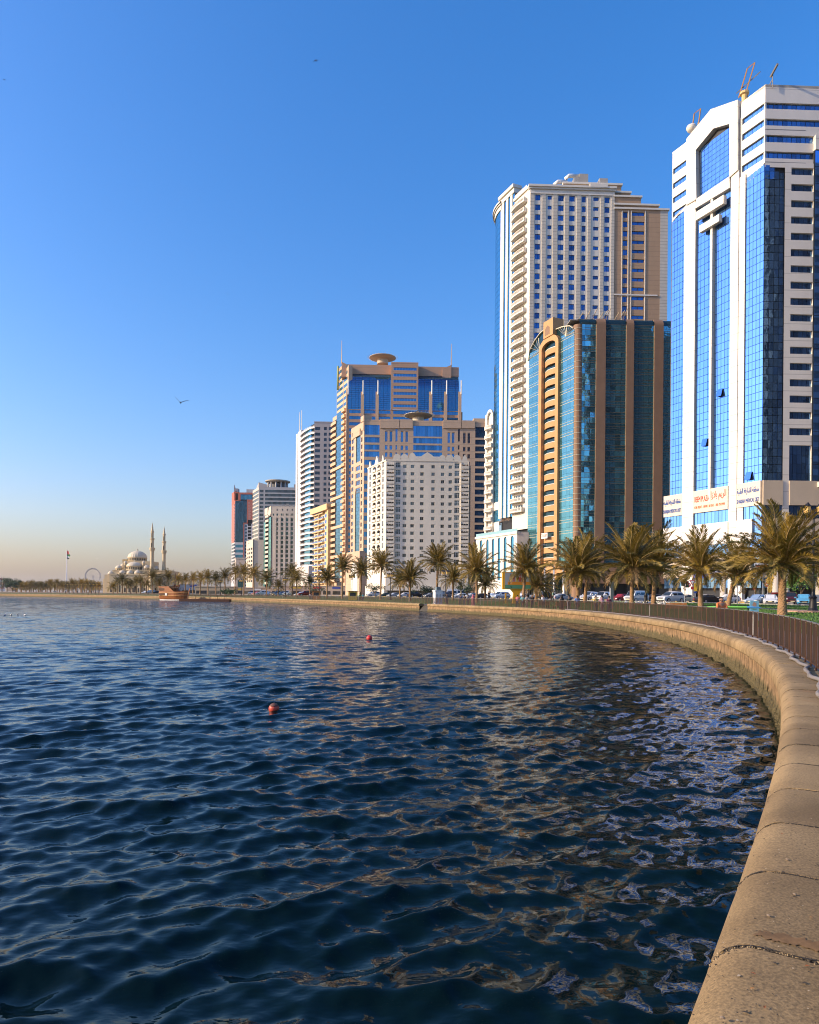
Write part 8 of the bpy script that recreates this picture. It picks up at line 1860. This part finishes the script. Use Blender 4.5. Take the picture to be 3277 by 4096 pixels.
# yellow billboard
def billboard():
    X, Y, z = place(2066, 9.0); sc_ = Y / FPX; yel = mat('billboard_yellow', (.70, .36, .02), .5); root = thing('billboard', 'yellow framed advertising billboard on a flared yellow foot', 'billboard', (X, Y, z), R(5))
    w2 = 58 * sc_; zb = at_depth(2066, 2358, Y).z - z; zt = at_depth(2066, 2288, Y).z - z
    mb = MB(); mb.box(-w2, w2, -.25, .25, zb, zt); fr = part(root, 'frame', mb, yel, local=True)
    mb = MB(); q = [(-.30 * w2, 0), (.22 * w2, 0), (.22 * w2, .75 * zb), (.42 * w2, zb), (-.42 * w2, zb), (-.22 * w2, .75 * zb)]; mb.add([(x, -.2, zz) for x, zz in q] + [(x, .2, zz) for x, zz in q], [tuple(range(6)), tuple(range(11, 5, -1))] + [(k, 6 + k, 6 + (k + 1) % 6, (k + 1) % 6) for k in range(6)]); part(root, 'foot', mb, yel, local=True)
    H = zt - zb
    def pan(x0, x1, z0, z1, c, nm, d=.26): g = MB(); g.box(x0, x1, -d - .012, -d + .004, zb + z0 * H, zb + z1 * H); return part(root, nm, g, mat('poster_' + nm + '%d' % int(x0 * 100 + z0 * 1000), c, .6), local=True)
    pan(-w2 * .84, w2 * .96, .05, .96, (.36, .40, .46), 'poster_photo'); pan(-w2 * .84, w2 * .96, .05, .26, (.10, .30, .20), 'poster_green_band', .272); pan(-w2 * .64, w2 * .94, .26, .44, (.72, .27, .03), 'poster_orange_band', .272)
    for i, (x, c) in enumerate(((-.42, (.08, .10, .16)), (-.22, (.45, .20, .24)), (.02, (.50, .36, .12)), (.22, (.40, .08, .08)), (.42, (.06, .05, .06)))):
        g = MB(); cx_ = x * w2; b0 = zb + .45 * H; g.lathe([(.085 * w2, 0), (.11 * w2, .20 * H), (.04 * w2, .27 * H), (.035 * w2, .30 * H), (.06 * w2, .34 * H), (.055 * w2, .40 * H), (.01, .43 * H)], (cx_, -.27, b0), 10, sy=.06); part(root, 'poster_figure', g, mat('poster_fig%d' % i, c, .7), local=True)
    text(root, 'poster_lettering', 'www.S', mat('poster_black', (.02, .02, .02), .6), .10 * H * 2, (X - .45 * w2, Y - .30, z + zb + .16 * H), R(5), .005, 'LEFT', 1, .9 * w2)
    g = MB(); g.box(-w2 * .9, -w2 * .72, -.15, .15, 0, zb); 
    mb = MB(); mb.box(-w2 * .95, -w2 * .86, -.12, .12, 0, zb); 
    mb = MB(); mb.box(-.75 * w2 - .1, -.75 * w2 + .1, -.1, .1, 0, 1.6); part(root, 'side_post', mb, yel, local=True)
billboard()
# grey upright advertising panel
X, Y, z = place(2447, 7.5); root = thing('upright_panel', 'tall grey upright signboard between white cars and red car', 'signboard', (X, Y, z), R(20)); h = at_depth(2447, 2325, Y).z - z; mb = MB(); mb.box(-.22, .22, -.08, .08, 0, h); part(root, 'panel', mb, mat('panel_grey', (.42, .43, .44), .4, var=.1), local=True); mb = MB(); mb.box(-.24, .24, -.1, .1, h, h + .06); part(root, 'cap', mb, m_galv, local=True)
# white pump house
X, Y, z = place(1751, 3.2); root = thing('pump_house', 'small white pump house with cornice and arched panels on the promenade', 'kiosk', (X, Y, z), R(20)); h = at_depth(1751, 2366, Y).z - z; w = 17 * Y / FPX
mb = MB(); mb.box(-w * .9, w * .9, -w * .8, w * .8, 0, h); part(root, 'walls', mb, m_white, local=True); mb = MB(); mb.box(-w, w, -w * .92, w * .92, h, h + .18); mb.box(-w * .95, w * .95, -w * .86, w * .86, 0, .25); part(root, 'cornice', mb, m_white, local=True)
for sx_, sy_ in ((-.45, -.81), (.35, -.81)): mb = MB(); G_ = Facade((0, 0), (1, 0)); arch_strip(mb, G_, sx_ * w - .25 * w, sx_ * w + .25 * w, .4, h * .8, -sy_ * w + .012); part(root, 'arched_panel', mb, mat('pump_panel', (.55, .50, .44), .7), local=True)
mb = MB(); mb.box(-w * .5, w * .6, -w * .5, w * .5, h + .18, h + .75); part(root, 'roof_box', mb, mat('pump_roof_box', (.16, .20, .20), .5), local=True)
mb = MB(); mb.tube([(w * .6, -.4, h), (w * .6, -.4, h + 1.2)], .04, 5); part(root, 'vent_pipe', mb, m_galv, local=True)
# gate by the steps, small kiosks, stall
p_, d_, n_ = wall_at(STAIR_T); root = thing('steps_gate', 'dark iron gate at the top of the water steps', 'gate', (p_.x, p_.y, 1.05), math.atan2(d_.y, d_.x))
for k in range(9): mb = MB(); mb.box(-1.4 + k * .35, -1.36 + k * .35, -1.08, -1.04, .1, 1.25); part(root, 'bar', mb, m_iron, local=True)
mb = MB(); mb.box(-1.5, 1.5, -1.09, -1.03, 1.2, 1.26); mb.box(-1.5, 1.5, -1.09, -1.03, .1, .16); part(root, 'rail', mb, m_iron, local=True)
for (px, off, w, h, c, lab, nm) in ((1266, 6, 1.9, 2.1, (.40, .17, .04), 'orange brown kiosk under the ochre block palms', 'kiosk'), (1412, 7, 2.0, 2.0, (.55, .40, .06), 'small yellow snack stall under the palm pair', 'snack_stall')):
    X, Y, z = place(px, off); root = thing(nm, lab, 'kiosk', (X, Y, z)); mb = MB(); mb.box(-w / 2, w / 2, -.8, .8, 0, h); part(root, 'walls', mb, mat('kiosk_%d' % px, c, .6, var=.1), local=True); mb = MB(); mb.box(-w * .62, w * .62, -1.2, .9, h, h + .12); part(root, 'roof', mb, mat('kiosk_roof_%d' % px, (.24, .12, .05), .7), local=True); mb = MB(); mb.box(-w * .35, w * .35, -.83, -.79, h * .45, h * .85); part(root, 'hatch', mb, m_dark, local=True)
# bank notice boards at the tower's foot
X, Y, z = place(3052, 64); mb = MB(); mb.box(X - 1.6, X + 1.6, Y - .05, Y, z + 4.6, z + 7.2); r_ = solo('rent_board', mb, mat('rent_board_white', (.75, .72, .70), .6), 'white and red rental notice board by the tower column', 'sign', (X, Y, z))
for k in range(3): g = MB(); g.box(X - 1.3, X + 1.3, Y - .08, Y - .055, z + 5.0 + k * .75, z + 5.35 + k * .75); part(r_, 'text_bar', g, mat('rent_text_%d' % (k > 0), (.55, .06, .05) if k else (.2, .2, .22), .6))
mb = MB(); mb.tube([(X, Y, z), (X, Y, z + 4.6)], .06, 6); part(r_, 'pole', mb, m_galv)
# ------------------------------------------------------------------ people
def skin_mesh(name, verts, edges, sub=1):
    """continuous surface grown round a jointed skeleton; verts = (x, y, z, radius[, radius_y])"""
    bm = bmesh.new(); sk = bm.verts.layers.skin.verify(); vv = []
    for i, v in enumerate(verts): q = bm.verts.new(v[:3]); q[sk].radius = (v[3], v[4] if len(v) > 4 else v[3]); q[sk].use_root = (i == 0); vv.append(q)
    for a, b in edges: bm.edges.new((vv[a], vv[b]))
    me = bpy.data.meshes.new(name); bm.to_mesh(me); bm.free(); o = bpy.data.objects.new('skin_source', me); COL.objects.link(o)
    s = o.modifiers.new('skin', 'SKIN'); s.use_smooth_shade = True; m2 = o.modifiers.new('sub', 'SUBSURF'); m2.levels = sub; m2.render_levels = sub
    dg = bpy.context.evaluated_depsgraph_get(); out = bpy.data.meshes.new_from_object(o.evaluated_get(dg)); out.name = name
    bpy.data.objects.remove(o); return out
def pose(k):
    """joint positions; the figure faces -y"""
    P = {}
    lean = .06 if k == 'lean' else 0
    P['pel'] = (0, 0, .96); P['spn'] = (0, -.01 - lean * .4, 1.14); P['che'] = (0, -.01 - lean, 1.33); P['nek'] = (0, -.01 - lean * 1.2, 1.50); P['hed'] = (0, -.03 - lean * 1.4, 1.62); P['top'] = (0, -.02 - lean * 1.4, 1.71)
    for s, n in ((-1, 'l'), (1, 'r')):
        P['sh' + n] = (s * .185, -.01 - lean, 1.41)
        if k in ('lean', 'phone'): P['el' + n] = (s * .255, -.10 - lean, 1.15); P['wr' + n] = (s * .12, -.33 - lean, 1.13); P['ha' + n] = (s * .06, -.40 - lean, 1.14)
        else: sw_ = (.10 * s if k == 'walk' else .02); P['el' + n] = (s * .245, sw_ * .5, 1.14); P['wr' + n] = (s * .26, sw_ - .06, .90); P['ha' + n] = (s * .255, sw_ - .08, .81)
        P['hi' + n] = (s * .09, 0, .90); st = .20 * s if k == 'walk' else .02 * s
        P['kn' + n] = (s * .10, -.03 - st * .6, .50); P['an' + n] = (s * .105, .02 - st, .10); P['to' + n] = (s * .115, -.13 - st, .045)
    return P
def sit(P):
    d = .47
    for k in list(P):
        if k[:2] not in ('kn', 'an', 'to'): x, y, z = P[k]; P[k] = (x, y + .12, z - d)
    for s, n in ((-1, 'l'), (1, 'r')): P['kn' + n] = (s * .11, -.36, .47); P['an' + n] = (s * .115, -.38, .10); P['to' + n] = (s * .12, -.54, .045); P['wr' + n] = (s * .14, -.22, .58); P['ha' + n] = (s * .12, -.29, .54); P['el' + n] = (s * .25, .02, .68)
    return P
RAD = {'pel': (.135, .10), 'spn': (.125, .095), 'che': (.150, .105), 'nek': .055, 'hed': (.078, .092), 'top': (.066, .078), 'sh': .062, 'el': .043, 'wr': .030, 'ha': .036, 'hi': .088, 'kn': .056, 'an': .040, 'to': .036}
BONES = [('pel', 'spn'), ('spn', 'che'), ('che', 'nek'), ('nek', 'hed'), ('hed', 'top')] + [(a + n, b + n) for n in 'lr' for a, b in (('sh', 'el'), ('el', 'wr'), ('wr', 'ha'), ('hi', 'kn'), ('kn', 'an'), ('an', 'to'))] + [('che', 'sh' + n) for n in 'lr'] + [('pel', 'hi' + n) for n in 'lr']
def grow(P, keys, bones, fat=0.0, mul=1.0, name='body', extra=()):
    ks = list(keys); idx = {k: i for i, k in enumerate(ks)}; vs = []
    for k in ks:
        r = RAD.get(k, RAD.get(k[:2])); r = r if isinstance(r, tuple) else (r, r); vs.append((*P[k], r[0] * mul + fat, r[1] * mul + fat))
    ed = [(idx[a], idx[b]) for a, b in bones if a in idx and b in idx]
    for (a, p, r) in extra:
        src = idx[a] if isinstance(a, str) else a; vs.append((*p, r)); ed.append((src, len(vs) - 1))
    return skin_mesh(name, vs, ed)
FIG = {}
def figure(k, seated=False, hands=False):
    key = (k, seated, hands)
    if key in FIG: return FIG[key]
    P = pose(k); P = sit(P) if seated else P; ext = []
    nb = ['pel', 'spn', 'che', 'nek', 'hed', 'top'] + [a + n for n in 'lr' for a in ('sh', 'el', 'wr', 'ha', 'hi', 'kn', 'an', 'to')]
    ext.append(('hed', (P['hed'][0], P['hed'][1] - .118, P['hed'][2] - .012), .014))     # nose
    for s, n in ((-1, 'l'), (1, 'r')): ext.append(('hed', (s * .098, P['hed'][1] + .012, P['hed'][2]), .016))   # ears
    if hands:
        c = len(nb) + 3
        for s, n in ((-1, 'l'), (1, 'r')):
            h = Vector(P['ha' + n]); w = Vector(P['wr' + n]); d = (h - w).normalized(); side = Vector((0, 0, 1))
            for q, (o, l) in enumerate(((-.028, .075), (-.010, .085), (.010, .080), (.028, .062))):
                b = h + d * .03 + side * o; ext.append(('ha' + n, tuple(b), .009)); ext.append((c, tuple(b + d * l * .6), .0085)); ext.append((c + 1, tuple(b + d * l * .8 + Vector((-s * .03, 0, 0))), .008)); c += 3
            ext.append(('ha' + n, tuple(h + side * .045 + d * .012), .0095)); ext.append((c, tuple(h + side * .065 + d * .045), .009)); c += 2
    body = grow(P, nb, BONES, name='person', extra=ext)
    shirt = grow(P, ['spn', 'pel', 'che'] + [a + n for n in 'lr' for a in ('sh', 'el')] + ['nek'], [b for b in BONES], .016, 1.0, 'shirt')
    trous = grow(P, ['pel'] + [a + n for n in 'lr' for a in ('hi', 'kn', 'an')], [b for b in BONES], .018, 1.0, 'trousers')
    hv = [(0, P['hed'][1] + .025, P['hed'][2] + .045, .088, .088), (0, P['top'][1] + .01, P['top'][2] + .022, .07, .08), (0, P['hed'][1] + .05, P['hed'][2] - .03, .066, .055)]
    hair = skin_mesh('hair', hv, [(0, 1), (0, 2)])
    FIG[key] = (body, shirt, trous, hair, P); return FIG[key]
m_skin = mat('skin_brown', (.34, .19, .12), .55); m_hair = mat('hair_black', (.012, .010, .009), .6); m_eye = mat('eye_dark', (.02, .015, .01), .3)
def setm(o, m):
    if not o.data.materials: o.data.materials.append(m)
    o.material_slots[0].link = 'OBJECT'; o.material_slots[0].material = m
def person(label, px, off, shirt, trous, yaw, k='stand', seated=False, h=1.0, z=None, robe=None, hands=False, XY=None, group='people along the promenade'):
    body, sh, tr, hair, P = figure(k, seated, hands); X, Y = XY or inland(px, off); gz = ground_z(X, Y) if z is None else z
    o = raw('person', body, None, (X, Y, gz + .0), R(yaw), (h, h, h)); setm(o, m_skin); tag(o, label, 'person', group)
    cm = lambda c: mat('cloth_%02x%02x%02x' % tuple(int(v * 255) for v in c), c, .85, var=.15, scale=6)
    if robe:
        mb = MB(); mb.lathe([(.30, .02), (.29, .3), (.23, .75), (.20, 1.05), (.24, 1.32), (.13, 1.47), (.12, 1.50)] if not seated else [(.40, .02), (.38, .35), (.33, .52), (.24, .70), (.25, .88), (.14, 1.0), (.12, 1.03)], (0, -.02 if not seated else .0, 0), 16, sy=.78 if not seated else 1.1); c = raw('robe', mb.mesh('robe', [cm(robe)], smooth=True), o)
        mb = MB(); hz = P['hed']; mb.lathe([(.15, -.16), (.13, -.05), (.118, .05), (.085, .125), (.01, .145)], (0, hz[1] + .02, hz[2]), 12); raw('head_scarf', mb.mesh('head_scarf', [cm(robe)], smooth=True), o)
    else:
        s = raw('shirt', sh, o); setm(s, cm(shirt)); t = raw('trousers', tr, o); setm(t, cm(trous)); hr = raw('hair', hair, o); setm(hr, m_hair)
    if hands:
        for s in (-1, 1): mb = MB(); mb.lathe([(.001, -.008), (.011, 0), (.001, .008)], (s * .032, P['hed'][1] - .093, P['hed'][2] + .018), 8); raw('eye', mb.mesh('eye', [m_eye], smooth=True), o)
        mb = MB(); mb.box(-.022, .022, P['hed'][1] - .101, P['hed'][1] - .085, P['hed'][2] - .058, P['hed'][2] - .050); raw('mouth', mb.mesh('mouth', [mat('lips', (.28, .11, .08), .5)]), o)
    return o
om = person('man in an orange shirt standing behind the fence looking down', 2885, 1.35, (.62, .17, .05), (.05, .06, .09), 12, 'phone', hands=True); om.scale = (1.16, 1.06, 1.0)
JE = (.05, .06, .10)
plist = [('man in a pink shirt, leftmost of the group right of the billboard', 2070, (.45, .10, .16), JE, 160, 'lean', False, None), ('person in a turquoise shirt beside the man in pink', 2091, (.12, .40, .42), JE, 170, 'stand', False, None), ('man in a pale grey shirt facing the lagoon beside the turquoise shirt', 2108, (.50, .47, .42), (.35, .30, .25), 10, 'phone', False, None), ('man in a black shirt, rightmost of the group of four', 2129, (.02, .02, .022), JE, 20, 'stand', False, None),
 ('person in a white shirt standing behind the fence', 2174, (.62, .62, .64), JE, 190, 'stand', False, None), ('woman in a black robe standing behind the fence', 2248, None, None, 185, 'stand', False, (.012, .012, .014)), ('man in a dark grey shirt standing right of the woman in black', 2277, (.07, .08, .08), JE, 190, 'stand', False, None), ('man in a blue shirt standing right of the grey shirted man', 2309, (.10, .22, .48), JE, 190, 'stand', False, None),
 ('man in a yellow shirt, left of the three at the upright signboard', 2384, (.62, .44, .14), JE, 190, 'stand', False, None), ('person in a pale pink top, middle of the three at the upright signboard', 2410, (.52, .28, .34), (.3, .2, .2), 190, 'lean', False, None), ('man in a maroon shirt, right of the three at the upright signboard', 2437, (.16, .02, .06), JE, 190, 'stand', False, None),
 ('dark clothed person just right of the pump house', 1788, (.06, .07, .09), JE, 30, 'stand', False, None), ('man in navy standing at the fence right of the pump house', 1842, (.05, .07, .14), JE, 180, 'stand', False, None), ('man in black right of the man in navy', 1858, (.02, .02, .03), JE, 170, 'walk', False, None), ('person in grey right of the man in black', 1873, (.25, .25, .28), JE, 200, 'stand', False, None), ('woman with a pink scarf at the fence left of the tall billboard palm', 1893, None, None, 180, 'stand', False, (.48, .14, .18))]
for (lab, px, sh, tr, yaw, k, seat, robe) in plist: person(lab, px, 3.6 if seat else 2.4, sh or (.1, .1, .1), tr or JE, yaw, k, seat, random.uniform(.96, 1.03), None if not seat else 1.05 + .12, robe)
person('man in a green shirt walking on the lawn before the silver saloon', 2211, 17, (.20, .38, .32), (.03, .03, .03), 80, 'walk'); person('man in black standing on the lawn left of the billboard', 1956, 16, (.02, .02, .02), (.02, .02, .02), 30, 'stand')
person('person in bright green by the yellow snack stall', 1439, 5, (.05, .45, .12), JE, 40, 'stand'); person('person in turquoise right of the yellow snack stall', 1453, 5, (.08, .45, .48), JE, 200, 'walk')
person('person in dark clothes left of the orange brown kiosk', 1247, 4, (.05, .05, .06), JE, 60, 'walk'); person('person in white left of the orange brown kiosk', 1240, 4.4, (.55, .55, .55), JE, 200, 'stand')
# bright green boat-like cushion seen past the orange shirt: a folded umbrella canopy on the promenade
def parasol():
    X, Y = inland(2935, 3.2); z = 1.05; root = thing('green_float', 'bright green and blue inflatable board lying behind the fence', 'inflatable', (X, Y, z), R(-14)); mb = MB(); n = 14
    for i, (a, b, mi) in enumerate(((-1.0, .45, 0), (.45, 1.0, 1))):
        st = [a + (b - a) * q / n for q in range(n + 1)]
        for q in range(n):
            for k in range(8):
                t0, t1 = 2 * math.pi * k / 8, 2 * math.pi * (k + 1) / 8; f = lambda u, t: (u * 1.5, .42 * math.sqrt(max(.02, 1 - abs(u) ** 2.6)) * math.cos(t), 1.16 + .07 * math.sqrt(max(.05, 1 - abs(u) ** 3)) * math.sin(t)); mb.add([f(st[q], t0), f(st[q + 1], t0), f(st[q + 1], t1), f(st[q], t1)], [(0, 1, 2, 3)], mi)
    part(root, 'board', mb, [mat('float_green', (.22, .62, .05), .4), mat('float_blue', (.08, .35, .65), .4)], local=True, smooth=True)
    for x in (-.8, .8): mb = MB(); mb.tube([(x, 0, 0), (x, 0, 1.12)], .03, 6); part(root, 'trestle', mb, m_iron, local=True)
parasol()
# ------------------------------------------------------------------ buoys, gulls, foam scraps, wall litter
def buoy(px, py, rpx, label, c, top):
    X, Y = on_level(px, py, 0.02); r = rpx * Y / FPX; root = thing('buoy', label, 'buoy', (X, Y, 0), 0, 'mooring buoys'); mb = MB(); cz = r * .55
    prof = [(r * math.sin(R(a)), cz - r * math.cos(R(a))) for a in range(0, 181, 12)]; prof[0] = (.001, prof[0][1]); prof[-1] = (.001, prof[-1][1])
    mb.lathe(prof, (0, 0, 0), 24); part(root, 'float_ball', mb, c, local=True, smooth=True)
    mb = MB(); mb.lathe([(r * 1.01 * math.sin(R(a)), cz - r * 1.01 * math.cos(R(a))) for a in (118, 130, 145, 160, 172, 179)], (0, 0, 0), 24)
    if top: part(root, 'dark_cap', mb, mat('buoy_droppings', (.13, .055, .04), .8, var=.4, scale=20), local=True, smooth=True)
    mb = MB(); mb.lathe([(r * .10, cz + r * .98), (r * .12, cz + r * 1.06), (.02, cz + r * 1.1)], (0, 0, 0), 10); part(root, 'lifting_eye', mb, m_iron, local=True)
buoy(1096, 2842, 21, 'large red buoy with dark crusted top nearer the camera', mat('buoy_red_worn', (.55, .07, .035), .45, var=.2, scale=6), True)
buoy(1478, 2558, 12, 'smaller bright red buoy farther out', mat('buoy_red', (.60, .03, .025), .4), False)
def gull_mesh(flap, dihedral):
    mb = MB(); prof = [(.001, -.5), (.05, -.42), (.085, -.2), (.09, 0), (.07, .22), (.03, .36), (.02, .45)]
    n = 10; vs = []
    for (r, x) in prof:
        for k in range(n): t = 2 * math.pi * k / n; vs.append((x, r * math.cos(t), r * .9 * math.sin(t)))
    mb.add(vs, [(i * n + k, i * n + (k + 1) % n, (i + 1) * n + (k + 1) % n, (i + 1) * n + k) for i in range(len(prof) - 1) for k in range(n)], 0)
    mb.add([(.40, -.02, 0), (.40, .02, 0), (.62, .11, -.01), (.62, -.11, -.01)], [(0, 1, 2, 3)], 0); mb.add([(-.5, -.015, .01), (-.5, .015, .01), (-.58, 0, -.02)], [(0, 1, 2)], 2)
    return mb.mesh('body', [MATS['gull_white'], MATS['gull_grey'], MATS['gull_beak']], smooth=True)
mat('gull_white', (.70, .68, .66), .8); mat('gull_grey', (.12, .12, .13), .8); mat('gull_beak', (.5, .25, .04), .6); mat('gull_dark', (.05, .05, .055), .8)
def wing_mesh(sd, up1, up2, sweep=.25):
    mb = MB(); st = [(0, 0, 0, .20), (.32, math.sin(up1) * .32, .02, .21), (.62, math.sin(up1) * .32 + math.sin(up2) * .30, .10, .15), (.95, math.sin(up1) * .32 + math.sin(up2) * .60, .10 + sweep, .03)]; vs = []
    for (y, z, x, c) in st: vs += [(x - c * .5 - .02, sd * (y + .05), z + .02), (x + c * .5, sd * (y + .05), z), (x, sd * (y + .05), z + .035)]
    fs = []
    for i in range(3):
        a = i * 3
        for p, q in ((0, 2), (2, 1), (1, 0)): fs.append((a + p, a + q, a + 3 + q, a + 3 + p))
    mb.add(vs, fs, 0); me = mb.mesh('wing', [MATS['gull_grey']]); return me
gb = gull_mesh(0, 0)
def gull(px, py, span_px, label, yaw, bank, ups, dark=True, D=None):
    D = D or 1.9 * FPX / span_px; p = at_depth(px, py, D); o = raw('gull', None, None, p); o.rotation_euler = (bank, 0, yaw); tag(o, label, 'bird', 'gulls in flight'); b = raw('body', gb, o)
    if dark: b.material_slots[0].link = 'OBJECT'; b.material_slots[0].material = MATS['gull_dark']
    for sd in (-1, 1):
        w = raw('wing', wing_mesh(sd, ups[0], ups[1]), o); w.material_slots[0].link = 'OBJECT'; w.material_slots[0].material = MATS['gull_dark'] if dark else MATS['gull_white']
gull(722, 1610, 52, 'dark gull with raised wings in the sky at left', R(100), R(12), (.95, .75)); gull(1264, 242, 24, 'small dark gull high near the top centre', R(80), R(-10), (.3, -.1)); gull(16, 318, 16, 'tiny dark bird at the upper left edge', R(70), R(20), (.3, .1)); gull(912, 1178, 12, 'tiny dark bird in the middle of the sky', R(130), R(30), (.6, .5))
gull(838, 2272, 14, 'white gull gliding above the palms right of the mosque', R(60), R(25), (.4, .2), False); gull(388, 2234, 10, 'white gull above the ferris wheel', R(80), R(10), (.4, .2), False); gull(190, 2246, 8, 'tiny dark bird left of the flag pole', R(60), R(10), (.3, 0))
gull(709, 2409, 10, 'dark gull skimming the water in front of the dhow', R(120), R(35), (.8, .6)); gull(988, 2405, 10, 'white gull skimming the water before the far sea wall', R(60), R(15), (.4, .2), False); gull(918, 2420, 9, 'white gull low over the water left of centre', R(60), R(15), (.6, .4), False)
# gulls resting on the lawn and on the water
def resting():
    mb = MB(); n = 9; pr = [(-.20, .02, .17), (-.14, .055, .16), (-.02, .08, .15), (.10, .06, .16), (.17, .035, .22), (.20, .045, .28), (.24, .03, .30), (.27, .004, .29)]
    vs = [(x, r * math.cos(2 * math.pi * k / n), z + r * math.sin(2 * math.pi * k / n)) for x, r, z in pr for k in range(n)]; mb.add(vs, [(i * n + k, i * n + (k + 1) % n, (i + 1) * n + (k + 1) % n, (i + 1) * n + k) for i in range(len(pr) - 1) for k in range(n)])
    body = mb.mesh('body', [MATS['gull_white']], smooth=True); lg = MB(); lg.box(-.01, .01, -.035, -.02, 0, .1); l1 = lg.mesh('leg', [MATS['gull_beak']])
    xs = [2502, 2508, 2545, 2551, 2558, 2562, 2580, 2596, 2612, 2618, 2639, 2645, 2651, 2660, 2672, 2680, 2686, 2733]
    for i, px in enumerate(xs):
        X, Y = inland(px, 13.2 + (i * 37 % 10) * .35); o = raw('lawn_gull', None, None, (X, Y, ground_z(X, Y)), random.uniform(0, 6.3)); o.scale = (1.5, 1.5, 1.5)
        tag(o, 'white gull on the lawn, %s from the left of the flock near the bench' % ORD[i], 'bird', 'white gulls resting on the lawn'); raw('body', body, o); raw('leg', l1, o); raw('leg', l1, o, (0, .055, 0))
    for i, (px, py) in enumerate(((20, 2460), (44, 2460), (72, 2461), (100, 2461))):
        X, Y = on_level(px, py, .05); o = raw('floating_gull', None, None, (X, Y, -.08), random.uniform(0, 6.3)); tag(o, 'white gull on the water, %s from the left edge' % ORD[i], 'bird', 'gulls floating at left'); raw('body', body, o)
resting()
# small stones, shell and leaves lying on the coping
def litter():
    rng = random.Random(9); names = [('pebble', (.24, .18, .12), 'pale pebble'), ('dry_leaf', (.30, .10, .03), 'dry brown leaf'), ('dry_leaf', (.42, .20, .06), 'orange dry leaf')]
    spots = [(2890, 4075, 0), (3015, 3895, 1), (3060, 4030, 1), (3075, 3665, 0), (3230, 3865, 1), (3245, 3670, 2), (3180, 3580, 0), (3130, 3335, 1), (3245, 3110, 2), (3190, 2783, 2), (3010, 3955, 2), (3150, 3440, 0)]
    for i, (px, py, k) in enumerate(spots):
        X, Y = on_level(px, py, COP_Z + .004); nm, c, lab = names[k]; mb = MB()
        if k == 0: mb.lathe([(.001, 0), (.007, .002), (.008, .005), (.004, .008), (.001, .009)], (0, 0, 0), 8, sx=1.3)
        else: mb.add([(-.012, 0, .001), (0, -.005, .003), (.012, 0, .002), (0, .006, .004)], [(0, 1, 2), (0, 2, 3)])
        o = raw(nm, mb.mesh(nm, [mat('litter%d' % k, c, .8)]), None, (X, Y, COP_Z + .004), rng.uniform(0, 6.3)); tag(o, '%s on the coping, %s nearest of the scraps' % (lab, ORD[sorted(range(len(spots)), key=lambda q: -spots[q][1]).index(i)]), 'litter', 'scraps lying on the coping')
litter()
# ------------------------------------------------------------------ evening haze over the bay
def haze():
    mb = MB(); mb.box(-6100, 5100, -700, 9100, -2.0, 172); m = bpy.data.materials.new('haze_air'); m.use_nodes = True; N = m.node_tree.nodes; L = m.node_tree.links; N.remove(N['Principled BSDF'])
    v = N.new('ShaderNodeVolumePrincipled'); v.inputs['Color'].default_value = (.95, .90, .86, 1); v.inputs['Density'].default_value = HAZE; v.inputs['Anisotropy'].default_value = .3
    L.new(v.outputs[0], N['Material Output'].inputs['Volume']); o = struct('haze', mb, m, kind='stuff'); o['label'] = 'thin warm evening haze over the bay'
HAZE = 0.00005
haze()
finish_pieces()
